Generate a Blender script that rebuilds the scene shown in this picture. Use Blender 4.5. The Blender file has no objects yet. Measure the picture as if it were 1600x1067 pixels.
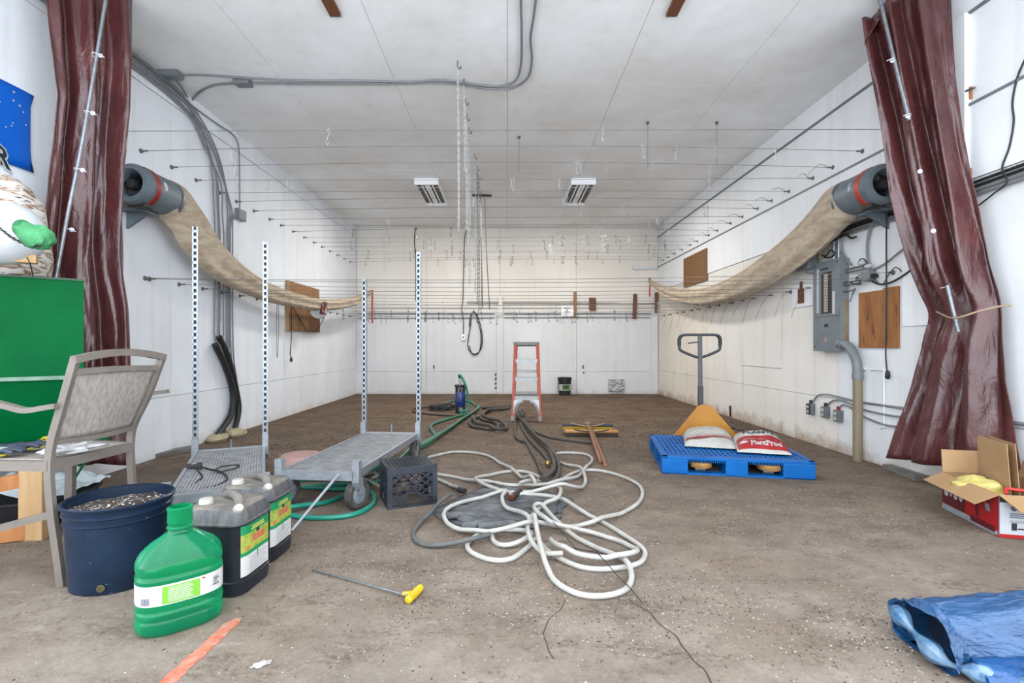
import bpy, bmesh, math, random
import numpy as np
from mathutils import Vector, Matrix, noise
random.seed(7)
rng = np.random.default_rng(7)
S = bpy.context.scene
col = S.collection
# ------------------------------------------------------------------ camera
F, CX, CY, CAMZ = 780.0, 792.5, 540.0, 1.05
W, H = 1600.0, 1067.0
cam = bpy.data.cameras.new('camera')
cam_o = bpy.data.objects.new('camera', cam)
col.objects.link(cam_o)
cam.sensor_width = 36.0
cam.lens = F / W * 36.0
cam.shift_x = (W / 2 - CX) / W
cam.shift_y = (CY - H / 2) / W
cam.clip_start = 0.02
cam_o.location = (0, 0, CAMZ)
cam_o.rotation_euler = (math.radians(90), 0, 0)
S.camera = cam_o
# ------------------------------------------------------------------ world, light, exposure
S.view_settings.view_transform = 'Standard'
S.view_settings.look = 'None'
S.view_settings.gamma = 1.0
S.view_settings.use_curve_mapping = False
S.view_settings.exposure = 1.54
world = bpy.data.worlds.new('overcast_sky')
S.world = world
world.use_nodes = True
bg = world.node_tree.nodes['Background']
bg.inputs['Color'].default_value = (0.89, 0.945, 1.02, 1)
bg.inputs['Strength'].default_value = 1.9


def area_light(name, loc, sx, sy, energy, color, rot=(0, 0, 0)):
    l = bpy.data.lights.new(name, 'AREA')
    l.shape = 'RECTANGLE'
    l.size, l.size_y = sx, sy
    l.energy = energy
    l.color = color
    o = bpy.data.objects.new(name, l)
    o.location = loc
    o.rotation_euler = rot
    col.objects.link(o)
    return o


# the bay opens towards a bright glasshouse behind the viewpoint: the overcast sky lights it from there

# ------------------------------------------------------------------ room sizes, and where a pixel of the survey photo lies on each surface
XL, XR, YB, ZC = -3.276, 3.276, 10.85, 3.62
YF = 1.7


def P(px, py, Y):
    return Vector(((px - CX) * Y / F, Y, CAMZ + (CY - py) * Y / F))


def G(px, py, z=0.0):
    Y = F * (CAMZ - z) / (py - CY)
    return Vector(((px - CX) * Y / F, Y, z))


def LW(px, py, off=0.0):
    X = XL + off
    Y = F * X / (px - CX)
    return Vector((X, Y, CAMZ + (CY - py) * Y / F))


def RW(px, py, off=0.0):
    X = XR - off
    Y = F * X / (px - CX)
    return Vector((X, Y, CAMZ + (CY - py) * Y / F))


def BW(px, py, off=0.0):
    return P(px, py, YB - off)


def CE(px, py, off=0.0):
    z = ZC - off
    Y = F * (z - CAMZ) / (CY - py)
    return Vector(((px - CX) * Y / F, Y, z))


# ------------------------------------------------------------------ materials
def lin(c):
    out = []
    for v in c[:3]:
        v = v / 255.0
        out.append(v / 12.92 if v <= 0.04045 else ((v + 0.055) / 1.055) ** 2.4)
    return tuple(out) + (1.0,)


MATS = {}
ALB = 0.56          # the photo's tones were read under a bright exposure; paints are darker than they look


def alb_scaled(c):
    c = lin(c)
    return tuple(v * ALB for v in c[:3]) + (1.0,)



def mat(name, c1, c2=None, rough=0.6, metal=0.0, scale=6.0, stretch=(1, 1, 1), bump=0.0, bscale=None, detail=4.0,
        lo=0.35, hi=0.65, trans=0.0, spec=0.5, coat=0.0, emit=0.0, alpha=None, c3=None, s3=40.0, t3=0.62, w3=0.04, raw=False):
    if name in MATS:
        return MATS[name]
    alb = lin if raw else alb_scaled
    m = bpy.data.materials.new(name)
    m.use_nodes = True
    nt = m.node_tree
    N, L = nt.nodes, nt.links
    b = N['Principled BSDF']
    b.inputs['Base Color'].default_value = alb(c1)
    b.inputs['Roughness'].default_value = rough
    b.inputs['Metallic'].default_value = metal
    b.inputs['Specular IOR Level'].default_value = spec
    b.inputs['Coat Weight'].default_value = coat
    b.inputs['Transmission Weight'].default_value = trans
    if emit:
        b.inputs['Emission Color'].default_value = alb(c1)
        b.inputs['Emission Strength'].default_value = emit
    if alpha is not None:
        b.inputs['Alpha'].default_value = alpha
    if c2 is not None or bump or c3 is not None:
        tc = N.new('ShaderNodeTexCoord')
        mp = N.new('ShaderNodeMapping')
        mp.inputs['Scale'].default_value = stretch
        L.new(tc.outputs['Object'], mp.inputs['Vector'])
    out = None
    if c2 is not None:
        no = N.new('ShaderNodeTexNoise')
        no.inputs['Scale'].default_value = scale
        no.inputs['Detail'].default_value = detail
        no.inputs['Roughness'].default_value = 0.6
        L.new(mp.outputs['Vector'], no.inputs['Vector'])
        cr = N.new('ShaderNodeValToRGB')
        cr.color_ramp.elements[0].position = lo
        cr.color_ramp.elements[0].color = alb(c1)
        cr.color_ramp.elements[1].position = hi
        cr.color_ramp.elements[1].color = alb(c2)
        L.new(no.outputs['Fac'], cr.inputs['Fac'])
        out = cr.outputs['Color']
    if c3 is not None:
        n3 = N.new('ShaderNodeTexNoise')
        n3.inputs['Scale'].default_value = s3
        n3.inputs['Detail'].default_value = 5.0
        L.new(mp.outputs['Vector'], n3.inputs['Vector'])
        r3 = N.new('ShaderNodeValToRGB')
        r3.color_ramp.elements[0].position = t3
        r3.color_ramp.elements[0].color = (0, 0, 0, 1)
        r3.color_ramp.elements[1].position = t3 + w3
        r3.color_ramp.elements[1].color = (1, 1, 1, 1)
        L.new(n3.outputs['Fac'], r3.inputs['Fac'])
        mx = N.new('ShaderNodeMix')
        mx.data_type = 'RGBA'
        mx.inputs[6].default_value = alb(c1)
        mx.inputs[7].default_value = alb(c3)
        if out is not None:
            L.new(out, mx.inputs[6])
        L.new(r3.outputs['Color'], mx.inputs[0])
        out = mx.outputs[2]
    if out is not None:
        L.new(out, b.inputs['Base Color'])
    if bump:
        nb = N.new('ShaderNodeTexNoise')
        nb.inputs['Scale'].default_value = bscale or scale * 4
        nb.inputs['Detail'].default_value = 6.0
        L.new(mp.outputs['Vector'], nb.inputs['Vector'])
        bp = N.new('ShaderNodeBump')
        bp.inputs['Strength'].default_value = bump
        bp.inputs['Distance'].default_value = 0.02
        L.new(nb.outputs['Fac'], bp.inputs['Height'])
        L.new(bp.outputs['Normal'], b.inputs['Normal'])
    MATS[name] = m
    return m


def node_mat(name):
    m = bpy.data.materials.new(name)
    m.use_nodes = True
    MATS[name] = m
    return m, m.node_tree.nodes, m.node_tree.links, m.node_tree.nodes['Principled BSDF']


def ramp(N, L, fac, stops):
    cr = N.new('ShaderNodeValToRGB')
    e = cr.color_ramp.elements
    while len(e) < len(stops):
        e.new(0.5)
    for k, (p, c) in enumerate(stops):
        e[k].position = p
        e[k].color = c if len(c) == 4 else lin(c)
    L.new(fac, cr.inputs['Fac'])
    return cr.outputs['Color']


def mixc(N, L, fac, a, b):
    mx = N.new('ShaderNodeMix')
    mx.data_type = 'RGBA'
    for sock, v in ((0, fac), (6, a), (7, b)):
        if isinstance(v, (int, float)):
            mx.inputs[sock].default_value = v
        elif isinstance(v, tuple):
            mx.inputs[sock].default_value = v if len(v) == 4 else lin(v)
        else:
            L.new(v, mx.inputs[sock])
    return mx.outputs[2]


def tex_noise(N, L, vec, scale, detail=5.0, rough=0.6):
    n = N.new('ShaderNodeTexNoise')
    n.inputs['Scale'].default_value = scale
    n.inputs['Detail'].default_value = detail
    n.inputs['Roughness'].default_value = rough
    L.new(vec, n.inputs['Vector'])
    return n.outputs['Fac']


def mth(N, L, op, a, b=0.0, clamp=False):
    n = N.new('ShaderNodeMath')
    n.operation = op
    n.use_clamp = clamp
    for i, v in enumerate((a, b)):
        if isinstance(v, (int, float)):
            n.inputs[i].default_value = v
        else:
            L.new(v, n.inputs[i])
    return n.outputs[0]


WHT, BLK = (1, 1, 1, 1), (0, 0, 0, 1)


def floor_material():
    m, N, L, b = node_mat('dirty_concrete')
    g = N.new('ShaderNodeNewGeometry')
    pos = g.outputs['Position']
    sx = N.new('ShaderNodeSeparateXYZ')
    L.new(pos, sx.inputs[0])
    y = sx.outputs['Y']
    big = tex_noise(N, L, pos, 0.7, 6.0)
    mid = tex_noise(N, L, pos, 3.0, 7.0, 0.7)
    fine = tex_noise(N, L, pos, 45.0, 6.0, 0.75)
    spk = tex_noise(N, L, pos, 140.0, 3.0, 0.6)
    # soil tracked in: swept thin by the door, thick at the back
    yy = mth(N, L, 'ADD', y, mth(N, L, 'MULTIPLY', mth(N, L, 'SUBTRACT', big, 0.5), 2.6))
    yy = mth(N, L, 'ADD', yy, mth(N, L, 'MULTIPLY', mth(N, L, 'SUBTRACT', mid, 0.5), 2.2))
    dirt = ramp(N, L, mth(N, L, 'DIVIDE', yy, 10.0), [(0.10, BLK), (0.26, (0.40, 0.40, 0.40, 1)), (0.48, (0.72, 0.72, 0.72, 1)), (0.74, WHT)])
    conc = ramp(N, L, mid, [(0.28, (94, 85, 76)), (0.50, (122, 114, 105)), (0.72, (146, 139, 131))])
    soil = ramp(N, L, mid, [(0.25, (58, 43, 31)), (0.5, (87, 68, 52)), (0.75, (118, 96, 76))])
    c = mixc(N, L, dirt, conc, soil)
    tan = ramp(N, L, tex_noise(N, L, pos, 1.3, 6.0, 0.7), [(0.46, BLK), (0.66, WHT)])
    c = mixc(N, L, mth(N, L, 'MULTIPLY', tan, 0.6), c, (110, 95, 80))
    mpx = N.new('ShaderNodeMapping')
    mpx.inputs['Scale'].default_value = (1.0, 2.6, 1.0)
    mpx.inputs['Rotation'].default_value = (0, 0, 0.35)
    L.new(pos, mpx.inputs['Vector'])
    sweep = ramp(N, L, tex_noise(N, L, mpx.outputs['Vector'], 2.6, 8.0, 0.78), [(0.50, BLK), (0.62, WHT)])
    grit = ramp(N, L, fine, [(0.40, BLK), (0.60, WHT)])
    c = mixc(N, L, mth(N, L, 'MULTIPLY', mth(N, L, 'MULTIPLY', grit, sweep), 0.75), c, (62, 49, 38))
    c = mixc(N, L, mth(N, L, 'MULTIPLY', grit, 0.25), c, (84, 70, 57))
    dark = ramp(N, L, tex_noise(N, L, pos, 7.0, 7.0, 0.8), [(0.60, BLK), (0.70, WHT)])
    c = mixc(N, L, mth(N, L, 'MULTIPLY', dark, 0.5), c, (62, 50, 40))
    lite = ramp(N, L, tex_noise(N, L, mpx.outputs['Vector'], 5.0, 6.0, 0.7), [(0.60, BLK), (0.72, WHT)])
    c = mixc(N, L, mth(N, L, 'MULTIPLY', lite, 0.35), c, (160, 152, 142))
    sp = ramp(N, L, spk, [(0.64, BLK), (0.68, WHT)])
    c = mixc(N, L, mth(N, L, 'MULTIPLY', sp, 0.5), c, (176, 170, 160))
    L.new(c, b.inputs['Base Color'])
    b.inputs['Roughness'].default_value = 0.85
    b.inputs['Specular IOR Level'].default_value = 0.3
    bp = N.new('ShaderNodeBump')
    bp.inputs['Strength'].default_value = 0.5
    bp.inputs['Distance'].default_value = 0.012
    h = mth(N, L, 'ADD', mth(N, L, 'MULTIPLY', fine, 0.7), mid)
    L.new(h, bp.inputs['Height'])
    L.new(bp.outputs['Normal'], b.inputs['Normal'])
    return m


def wall_material(name, base, tint, foot=0.5, spots=0.5, streak=0.4, footh=0.5):
    """old white paint: blotches, runs, specks, splash dirt at the foot"""
    m, N, L, b = node_mat(name)
    g = N.new('ShaderNodeNewGeometry')
    pos = g.outputs['Position']
    sx = N.new('ShaderNodeSeparateXYZ')
    L.new(pos, sx.inputs[0])
    z = sx.outputs['Z']
    big = tex_noise(N, L, pos, 0.9, 5.0)
    c = ramp(N, L, big, [(0.32, base), (0.68, tint)])
    mp = N.new('ShaderNodeMapping')
    mp.inputs['Scale'].default_value = (7, 7, 0.5)
    L.new(pos, mp.inputs['Vector'])
    st = ramp(N, L, tex_noise(N, L, mp.outputs['Vector'], 1.0, 5.0), [(0.52, BLK), (0.75, WHT)])
    c = mixc(N, L, mth(N, L, 'MULTIPLY', st, streak * 0.5), c, (176, 172, 166))
    sp = ramp(N, L, tex_noise(N, L, pos, 24.0, 4.0, 0.7), [(0.68, BLK), (0.74, WHT)])
    c = mixc(N, L, mth(N, L, 'MULTIPLY', sp, spots * 0.5), c, (140, 132, 122))
    zz = mth(N, L, 'ADD', mth(N, L, 'DIVIDE', z, footh), mth(N, L, 'MULTIPLY', tex_noise(N, L, pos, 5.0, 6.0, 0.75), 1.3))
    ft = ramp(N, L, zz, [(0.62, WHT), (1.0, BLK)])
    c = mixc(N, L, mth(N, L, 'MULTIPLY', ft, foot), c, (150, 126, 98))
    L.new(c, b.inputs['Base Color'])
    b.inputs['Roughness'].default_value = 0.8
    b.inputs['Specular IOR Level'].default_value = 0.2
    bp = N.new('ShaderNodeBump')
    bp.inputs['Strength'].default_value = 0.12
    bp.inputs['Distance'].default_value = 0.01
    L.new(tex_noise(N, L, pos, 30.0, 5.0), bp.inputs['Height'])
    L.new(bp.outputs['Normal'], b.inputs['Normal'])
    return m


# ------------------------------------------------------------------ mesh building
ORG = {}


def basis(d):
    d = Vector(d).normalized()
    up = Vector((0, 0, 1)) if abs(d.z) < 0.95 else Vector((1, 0, 0))
    u = d.cross(up).normalized()
    return u, u.cross(d).normalized()


def spline(pts, n=8, closed=False):
    """Catmull-Rom through the points"""
    pts = [Vector(p) for p in pts]
    out = []
    m = len(pts)
    rng_ = range(m if closed else m - 1)
    for i in rng_:
        if closed:
            p0, p1, p2, p3 = pts[i - 1], pts[i], pts[(i + 1) % m], pts[(i + 2) % m]
        else:
            p1, p2 = pts[i], pts[i + 1]
            p0 = pts[i - 1] if i > 0 else p1 + (p1 - p2)
            p3 = pts[i + 2] if i + 2 < m else p2 + (p2 - p1)
        for k in range(n):
            t = k / n
            out.append(0.5 * ((2 * p1) + (p2 - p0) * t + (2 * p0 - 5 * p1 + 4 * p2 - p3) * t * t + (3 * p1 - p0 - 3 * p2 + p3) * t ** 3))
    if not closed:
        out.append(pts[-1].copy())
    return out


class MB:
    def __init__(self):
        self.v, self.f = [], []

    def add(self, vs, fs):
        o = len(self.v)
        self.v += [Vector(p) for p in vs]
        self.f += [tuple(i + o for i in f) for f in fs]
        return self

    def box(self, c, s, R=None, bev=0.0):
        hx, hy, hz = s[0] / 2, s[1] / 2, s[2] / 2
        c = Vector(c)
        if bev <= 0:
            vs = [Vector((x, y, z)) for x in (-hx, hx) for y in (-hy, hy) for z in (-hz, hz)]
            fs = [(0, 1, 3, 2), (4, 6, 7, 5), (0, 4, 5, 1), (2, 3, 7, 6), (0, 2, 6, 4), (1, 5, 7, 3)]
        else:
            bm = bmesh.new()
            bmesh.ops.create_cube(bm, size=1.0)
            for v in bm.verts:
                v.co = Vector((v.co.x * s[0], v.co.y * s[1], v.co.z * s[2]))
            bmesh.ops.bevel(bm, geom=list(bm.edges), offset=min(bev, min(s) * 0.45), segments=2, affect='EDGES', profile=0.5)
            bm.verts.index_update()
            vs = [v.co.copy() for v in bm.verts]
            fs = [tuple(v.index for v in f.verts) for f in bm.faces]
            bm.free()
        if R is not None:
            vs = [R @ v for v in vs]
        return self.add([c + v for v in vs], fs)

    def boxab(self, a, b, bev=0.0):
        a, b = Vector(a), Vector(b)
        return self.box((a + b) / 2, [abs(x) for x in (b - a)], None, bev)

    def bar(self, a, b, w, h, up=None):
        """rectangular bar from a to b; w across, h along 'up'"""
        a, b = Vector(a), Vector(b)
        d = (b - a).normalized()
        if up is None:
            u, n = basis(d)
        else:
            u = d.cross(Vector(up)).normalized()
            n = u.cross(d).normalized()
        vs = []
        for p in (a, b):
            for s, t in ((-1, -1), (1, -1), (1, 1), (-1, 1)):
                vs.append(p + u * (s * w / 2) + n * (t * h / 2))
        return self.add(vs, [(0, 1, 2, 3), (7, 6, 5, 4), (0, 4, 5, 1), (1, 5, 6, 2), (2, 6, 7, 3), (3, 7, 4, 0)])

    def path_bar(self, pts, w, h, up):
        """rectangular section swept along pts; h along up-ish"""
        pts = [Vector(p) for p in pts]
        rings = []
        for i, p in enumerate(pts):
            d = (pts[min(i + 1, len(pts) - 1)] - pts[max(i - 1, 0)]).normalized()
            u = d.cross(Vector(up)).normalized()
            n = u.cross(d).normalized()
            rings.append([p + u * (s * w / 2) + n * (t * h / 2) for s, t in ((-1, -1), (1, -1), (1, 1), (-1, 1))])
        return self.loft(rings, True, True)

    def loft(self, rings, caps=True, closed=True):
        n = len(rings[0])
        vs = [p for r in rings for p in r]
        fs = []
        for i in range(len(rings) - 1):
            for j in range(n if closed else n - 1):
                k = (j + 1) % n
                fs.append((i * n + j, i * n + k, (i + 1) * n + k, (i + 1) * n + j))
        if caps and closed:
            fs.append(tuple(range(n - 1, -1, -1)))
            fs.append(tuple((len(rings) - 1) * n + j for j in range(n)))
        return self.add(vs, fs)

    def tube(self, pts, r, n=8, caps=True, closed=False):
        pts = [Vector(p) for p in pts]
        m = len(pts)
        rs = r if isinstance(r, (list, tuple)) else [r] * m
        rings, u = [], None
        for i, p in enumerate(pts):
            if closed:
                d = (pts[(i + 1) % m] - pts[i - 1])
            else:
                d = pts[min(i + 1, m - 1)] - pts[max(i - 1, 0)]
            if d.length < 1e-9:
                d = Vector((0, 0, 1))
            d.normalize()
            if u is None:
                u, _ = basis(d)
            u = (u - d * u.dot(d))
            if u.length < 1e-6:
                u, _ = basis(d)
            u.normalize()
            w = d.cross(u)
            rings.append([p + (u * math.cos(2 * math.pi * k / n) + w * math.sin(2 * math.pi * k / n)) * rs[i] for k in range(n)])
        if closed:
            rings.append(rings[0])
            return self.loft(rings, False, True)
        return self.loft(rings, caps, True)

    def cyl(self, a, b, r0, r1=None, n=16, caps=True):
        return self.tube([a, b], [r0, r0 if r1 is None else r1], n, caps)

    def lathe(self, c, prof, n=24, axis=(0, 0, 1), caps=True):
        """prof: (radius, along-axis)"""
        c = Vector(c)
        d = Vector(axis).normalized()
        u, w = basis(d)
        rings = [[c + d * h + (u * math.cos(2 * math.pi * k / n) + w * math.sin(2 * math.pi * k / n)) * max(r, 1e-4) for k in range(n)] for r, h in prof]
        return self.loft(rings, caps, True)

    def ball(self, c, r, n=12, m=8, R=None, wob=0.0, seed=0.0):
        c = Vector(c)
        rr = r if isinstance(r, (tuple, list)) else (r, r, r)
        rings = []
        for i in range(m + 1):
            t = math.pi * (0.02 + 0.96 * i / m)
            ring = []
            for k in range(n):
                a = 2 * math.pi * k / n
                v = Vector((math.sin(t) * math.cos(a), math.sin(t) * math.sin(a), -math.cos(t)))
                s = 1.0 + (wob * noise.noise(v * 2.2 + Vector((seed, seed, seed))) if wob else 0.0)
                v = Vector((v.x * rr[0], v.y * rr[1], v.z * rr[2])) * s
                ring.append(c + (R @ v if R is not None else v))
            rings.append(ring)
        return self.loft(rings, True, True)

    def grid(self, fn, nu, nv, closed_u=False):
        vs = [fn(i / nu, j / nv) for j in range(nv + 1) for i in range(nu + 1)]
        fs = [(j * (nu + 1) + i, j * (nu + 1) + i + 1, (j + 1) * (nu + 1) + i + 1, (j + 1) * (nu + 1) + i) for j in range(nv) for i in range(nu)]
        return self.add(vs, fs)

    def build(self, name, material, parent=None, smooth=False, local=False, angle=40, solid=0.0):
        me = bpy.data.meshes.new(name)
        vs = self.v
        if parent is None:
            xs, ys, zs = [v.x for v in vs], [v.y for v in vs], [v.z for v in vs]
            org = Vector(((min(xs) + max(xs)) / 2, (min(ys) + max(ys)) / 2, min(zs)))
        else:
            org = Vector((0, 0, 0)) if local else ORG[parent.name]
        me.from_pydata([tuple(v - org) for v in vs], [], self.f)
        bm = bmesh.new()
        bm.from_mesh(me)
        if not solid:
            bmesh.ops.recalc_face_normals(bm, faces=bm.faces)
        bm.to_mesh(me)
        bm.free()
        me.materials.append(material)
        if smooth:
            me.polygons.foreach_set('use_smooth', [True] * len(me.polygons))
            try:
                me.set_sharp_from_angle(angle=math.radians(angle))
            except Exception:
                pass
        me.update()
        o = bpy.data.objects.new(name, me)
        col.objects.link(o)
        if parent is None:
            o.location = org
            ORG[o.name] = org
        else:
            o.parent = parent
            ORG[o.name] = org
        if solid:
            md = o.modifiers.new('thickness', 'SOLIDIFY')
            md.thickness = solid
            md.offset = 0.0
        return o


def tag(o, label, cat, group=None, kind=None):
    o['label'] = label
    o['category'] = cat
    if group:
        o['group'] = group
    if kind:
        o['kind'] = kind
    return o


def thing(name, loc, label, cat, group=None, rz=0.0):
    o = bpy.data.objects.new(name, None)
    o.empty_display_size = 0.1
    col.objects.link(o)
    o.location = loc
    o.rotation_euler = (0, 0, rz)
    ORG[o.name] = Vector(loc)
    return tag(o, label, cat, group)


def struct(o):
    o['kind'] = 'structure'
    return o


def copy_tree(o, parent=None):
    c = o.copy()
    col.objects.link(c)
    c.parent = parent
    for ch in list(o.children):
        copy_tree(ch, c)
    return c


def rotz(a):
    return Matrix.Rotation(a, 3, 'Z')


def text_part(txt, size, fn, name, material, parent, local=False, extr=0.0, bold=0.0):
    """lettering: fn maps flat (x, y) of the text, centred, to a 3-D point"""
    cu = bpy.data.curves.new(name, 'FONT')
    cu.body = txt
    cu.size = size
    cu.align_x = 'CENTER'
    cu.align_y = 'CENTER'
    cu.resolution_u = 2
    cu.offset = bold
    t = bpy.data.objects.new(name, cu)
    col.objects.link(t)
    dg = bpy.context.evaluated_depsgraph_get()
    me0 = t.evaluated_get(dg).to_mesh()
    mb = MB()
    mb.v = [Vector(fn(v.co.x, v.co.y)) for v in me0.vertices]
    mb.f = [tuple(p.vertices) for p in me0.polygons]
    t.evaluated_get(dg).to_mesh_clear()
    bpy.data.objects.remove(t)
    bpy.data.curves.remove(cu)
    return mb.build(name, material, parent, local=local)

# ------------------------------------------------------------------ palette
M_floor = floor_material()
M_wallL = wall_material('old_white_paint', (226, 231, 237), (213, 217, 222), foot=0.25, spots=0.35, streak=0.45, footh=0.35)
M_wallL2 = wall_material('old_white_paint_patched', (222, 226, 231), (209, 212, 216), foot=0.25, spots=0.45, streak=0.55, footh=0.35)
M_wallR = wall_material('beige_white_paint', (226, 220, 210), (212, 204, 192), foot=0.75, spots=0.55, streak=0.6, footh=0.45)  # beige tone, strongest on the panels nearest the back corner
M_wallW = wall_material('fresh_white_paint', (232, 235, 238), (219, 221, 223), foot=0.0, spots=0.45, streak=0.45)
M_wallWf = wall_material('white_paint_splashed_foot', (224, 227, 230), (211, 213, 214), foot=0.65, spots=0.45, streak=0.5, footh=0.4)
M_wallR2 = wall_material('pale_beige_paint', (226, 224, 219), (213, 209, 202), foot=0.75, spots=0.55, streak=0.6, footh=0.45)
M_wallB = wall_material('back_white_paint', (226, 222, 215), (216, 211, 203), foot=0.15, spots=0.3, streak=0.35)
M_wallB2 = wall_material('back_grey_white_paint', (214, 216, 218), (202, 203, 204), foot=0.3, spots=0.4, streak=0.5, footh=0.25)
M_ceil = wall_material('ceiling_white_paint', (240, 243, 246), (222, 221, 217), foot=0.0, spots=0.45, streak=0.25)
M_joint = mat('dark_joint', (186, 182, 176), rough=0.9)
M_steel = mat('galvanised_steel', (176, 182, 188), (150, 156, 162), rough=0.42, metal=0.75, scale=30)
M_steel_l = mat('bright_galvanised', (205, 212, 220), (182, 190, 198), rough=0.38, metal=0.55, scale=25)
M_wire = mat('dull_wire', (132, 130, 126), rough=0.7, spec=0.15)
M_conduit = mat('grey_armoured_cable', (168, 171, 176), (146, 149, 154), rough=0.5, metal=0.15, scale=60)
M_black = mat('black_rubber', (30, 31, 34), (44, 45, 48), rough=0.55, scale=14)
M_cord = mat('black_cord', (38, 38, 40), rough=0.6)
M_greybox = mat('grey_box_paint', (150, 158, 162), (138, 146, 150), rough=0.5, scale=8)
M_white = mat('white_plastic', (236, 236, 234), (222, 222, 220), rough=0.45, scale=10)
M_print = mat('black_print', (40, 42, 46), rough=0.7)
M_ply = mat('plywood', (190, 142, 92), (160, 114, 70), rough=0.7, scale=5, stretch=(3, 3, 0.6), lo=0.3, hi=0.7)
M_wood = mat('pale_softwood', (224, 186, 138), (206, 164, 112), rough=0.7, scale=3, stretch=(9, 9, 1), c3=(140, 92, 52), s3=7, t3=0.72, w3=0.06)
M_wood_o = mat('orange_softwood', (218, 150, 88), (196, 124, 64), rough=0.7, scale=4, stretch=(6, 6, 1))
M_wood_d = mat('dark_brown_wood', (142, 88, 52), (112, 66, 36), rough=0.7, scale=5, stretch=(8, 8, 1))

# ------------------------------------------------------------------ the setting
def slab(name, a, b, m):
    return struct(MB().boxab(a, b).build(name, m))


floor = slab('floor', (XL - 0.6, -0.8, -0.15), (XR + 0.6, YB + 0.2, 0.0), M_floor)
ceiling = slab('ceiling', (XL - 0.2, YF, ZC + 0.012), (XR + 0.2, YB + 0.2, ZC + 0.15), M_joint)
wall_l = slab('wall_left', (XL - 0.15, YF, 0.0), (XL - 0.012, YB + 0.15, ZC + 0.012), M_joint)
wall_r = slab('wall_right', (XR + 0.012, YF, 0.0), (XR + 0.15, YB + 0.15, ZC + 0.012), M_joint)
wall_b = slab('wall_back', (XL - 0.012, YB + 0.012, 0.0), (XR + 0.012, YB + 0.15, ZC + 0.012), M_joint)


def sheet_panels(parent, axis, sign, at, ys, bands):
    """painted sheets nailed on a wall: axis 'x' side walls; bands (z0, z1, proud, materials)"""
    g = 0.0025
    for z0, z1, proud, ms in bands:
        for k in range(len(ys) - 1):
            d = proud + random.uniform(0, 0.003)
            a, b = ys[k] + g, ys[k + 1] - g
            if axis == 'x':
                p, q = (at - sign * 0.012, a, z0 + g), (at + sign * d, b, z1 - g)
            else:
                p, q = (a, at + 0.012, z0 + g), (b, at - d, z1 - g)
            MB().boxab(p, q).build('panel', ms[k % len(ms)], parent)


ysL = [YF, 2.42, 3.64, 4.86, 6.08, 7.3, 8.52, 9.74, YB - 0.004]
sheet_panels(wall_l, 'x', 1, XL, ysL, [(0.0, 0.56, 0.004, [M_wallL, M_wallL2]), (0.56, 3.40, 0.0, [M_wallL, M_wallL, M_wallL2]),
                                      (3.40, ZC, 0.010, [M_wallL])])
ysR = [YF, 2.42, 3.66, 4.93, 6.93, 8.15, 9.4, YB - 0.004]
sheet_panels(wall_r, 'x', -1, XR, ysR, [(0.0, 0.52, 0.004, [M_wallWf] * 3 + [M_wallR2] * 2 + [M_wallR] * 3), (0.52, 2.22, 0.0, [M_wallWf] * 3 + [M_wallR2] * 2 + [M_wallR] * 3),
                                       (2.22, 2.75, 0.012, [M_wallW]), (2.75, 3.40, 0.002, [M_wallW]), (3.40, ZC, 0.014, [M_wallW])])
xsB = [XL + 0.006, -1.75, -0.155, 1.5, XR - 0.006]
sheet_panels(wall_b, 'y', -1, YB, xsB, [(0.0, 0.49, 0.020, [M_wallB2]), (0.49, 1.79, 0.022, [M_wallB2]), (1.79, ZC, 0.0, [M_wallB])])
for (x0, x1, z1) in ((-0.225, -0.09, 1.9), (3.12, 3.262, 1.79)):
    MB().boxab((x0, YB - 0.02, 0.0), (x1, YB - 0.055, z1), 0.004).build('batten', M_wallB2, wall_b)
MB().boxab((-0.19, YB - 0.02, 1.70), (-0.10, YB - 0.075, 2.12), 0.004).build('batten', M_wallB, wall_b)
MB().boxab((2.72, YB - 0.002, 2.70), (3.25, YB - 0.05, 2.77), 0.004).build('ledge', M_wallB2, wall_b)
# ceiling sheets
xsC = [XL + 0.004, -2.18, -1.09, 0.0, 1.09, 2.18, XR - 0.004]
ysC = [YF, 3.1, 4.92, 7.3, 9.74, YB - 0.004]
for i in range(6):
    for j in range(5):
        off = random.uniform(0, 0.003)
        MB().boxab((xsC[i] + 0.002, ysC[j] + 0.002, ZC + 0.012), (xsC[i + 1] - 0.002, ysC[j + 1] - 0.002, ZC - off)).build('panel', M_ceil, ceiling)
# strips along the side walls
for z, side in ((3.40, -1), (2.75, -1)):
    t = MB().boxab((XR - 0.002, YF + 0.02, z - 0.012), (XR - 0.024, YB - 0.03, z + 0.006)).build('trim_1' if z > 3 else 'trim_2', M_greybox)
    struct(t)
t = MB().boxab((XR - 0.004, 3.52, 2.2), (XR - 0.05, 3.62, 3.40), 0.004).build('trim_3', M_wallW)
struct(t)
# brown guide rails on the ceiling
for k, x in enumerate((-1.325, 1.268)):
    o = MB().boxab((x - 0.042, YF, ZC - 0.004), (x + 0.042, 3.855, ZC - 0.034), 0.003).build('ceiling_batten', M_wood_d)
    tag(o, ['brown wooden batten on the ceiling above the galvanised carts', 'brown wooden batten on the ceiling nearer the electrical panel'][k], 'batten')
# hatch outline board on the right wall
o = MB().boxab((XR - 0.003, RW(1157, 0).y, 0.78), (XR - 0.012, RW(1221.5, 0).y, 1.72)).build('panel', M_wallR2, wall_r)
o = MB().boxab((XR - 0.003, 4.12, 1.21), (XR - 0.014, 3.6, 1.75)).build('panel', M_wallW, wall_r)
# rot hole at the foot of the right wall
o = MB().boxab((XR - 0.002, 7.29, 0.01), (XR - 0.0085, 7.345, 0.17)).build('rot_hole', M_cord, wall_r)
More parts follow.
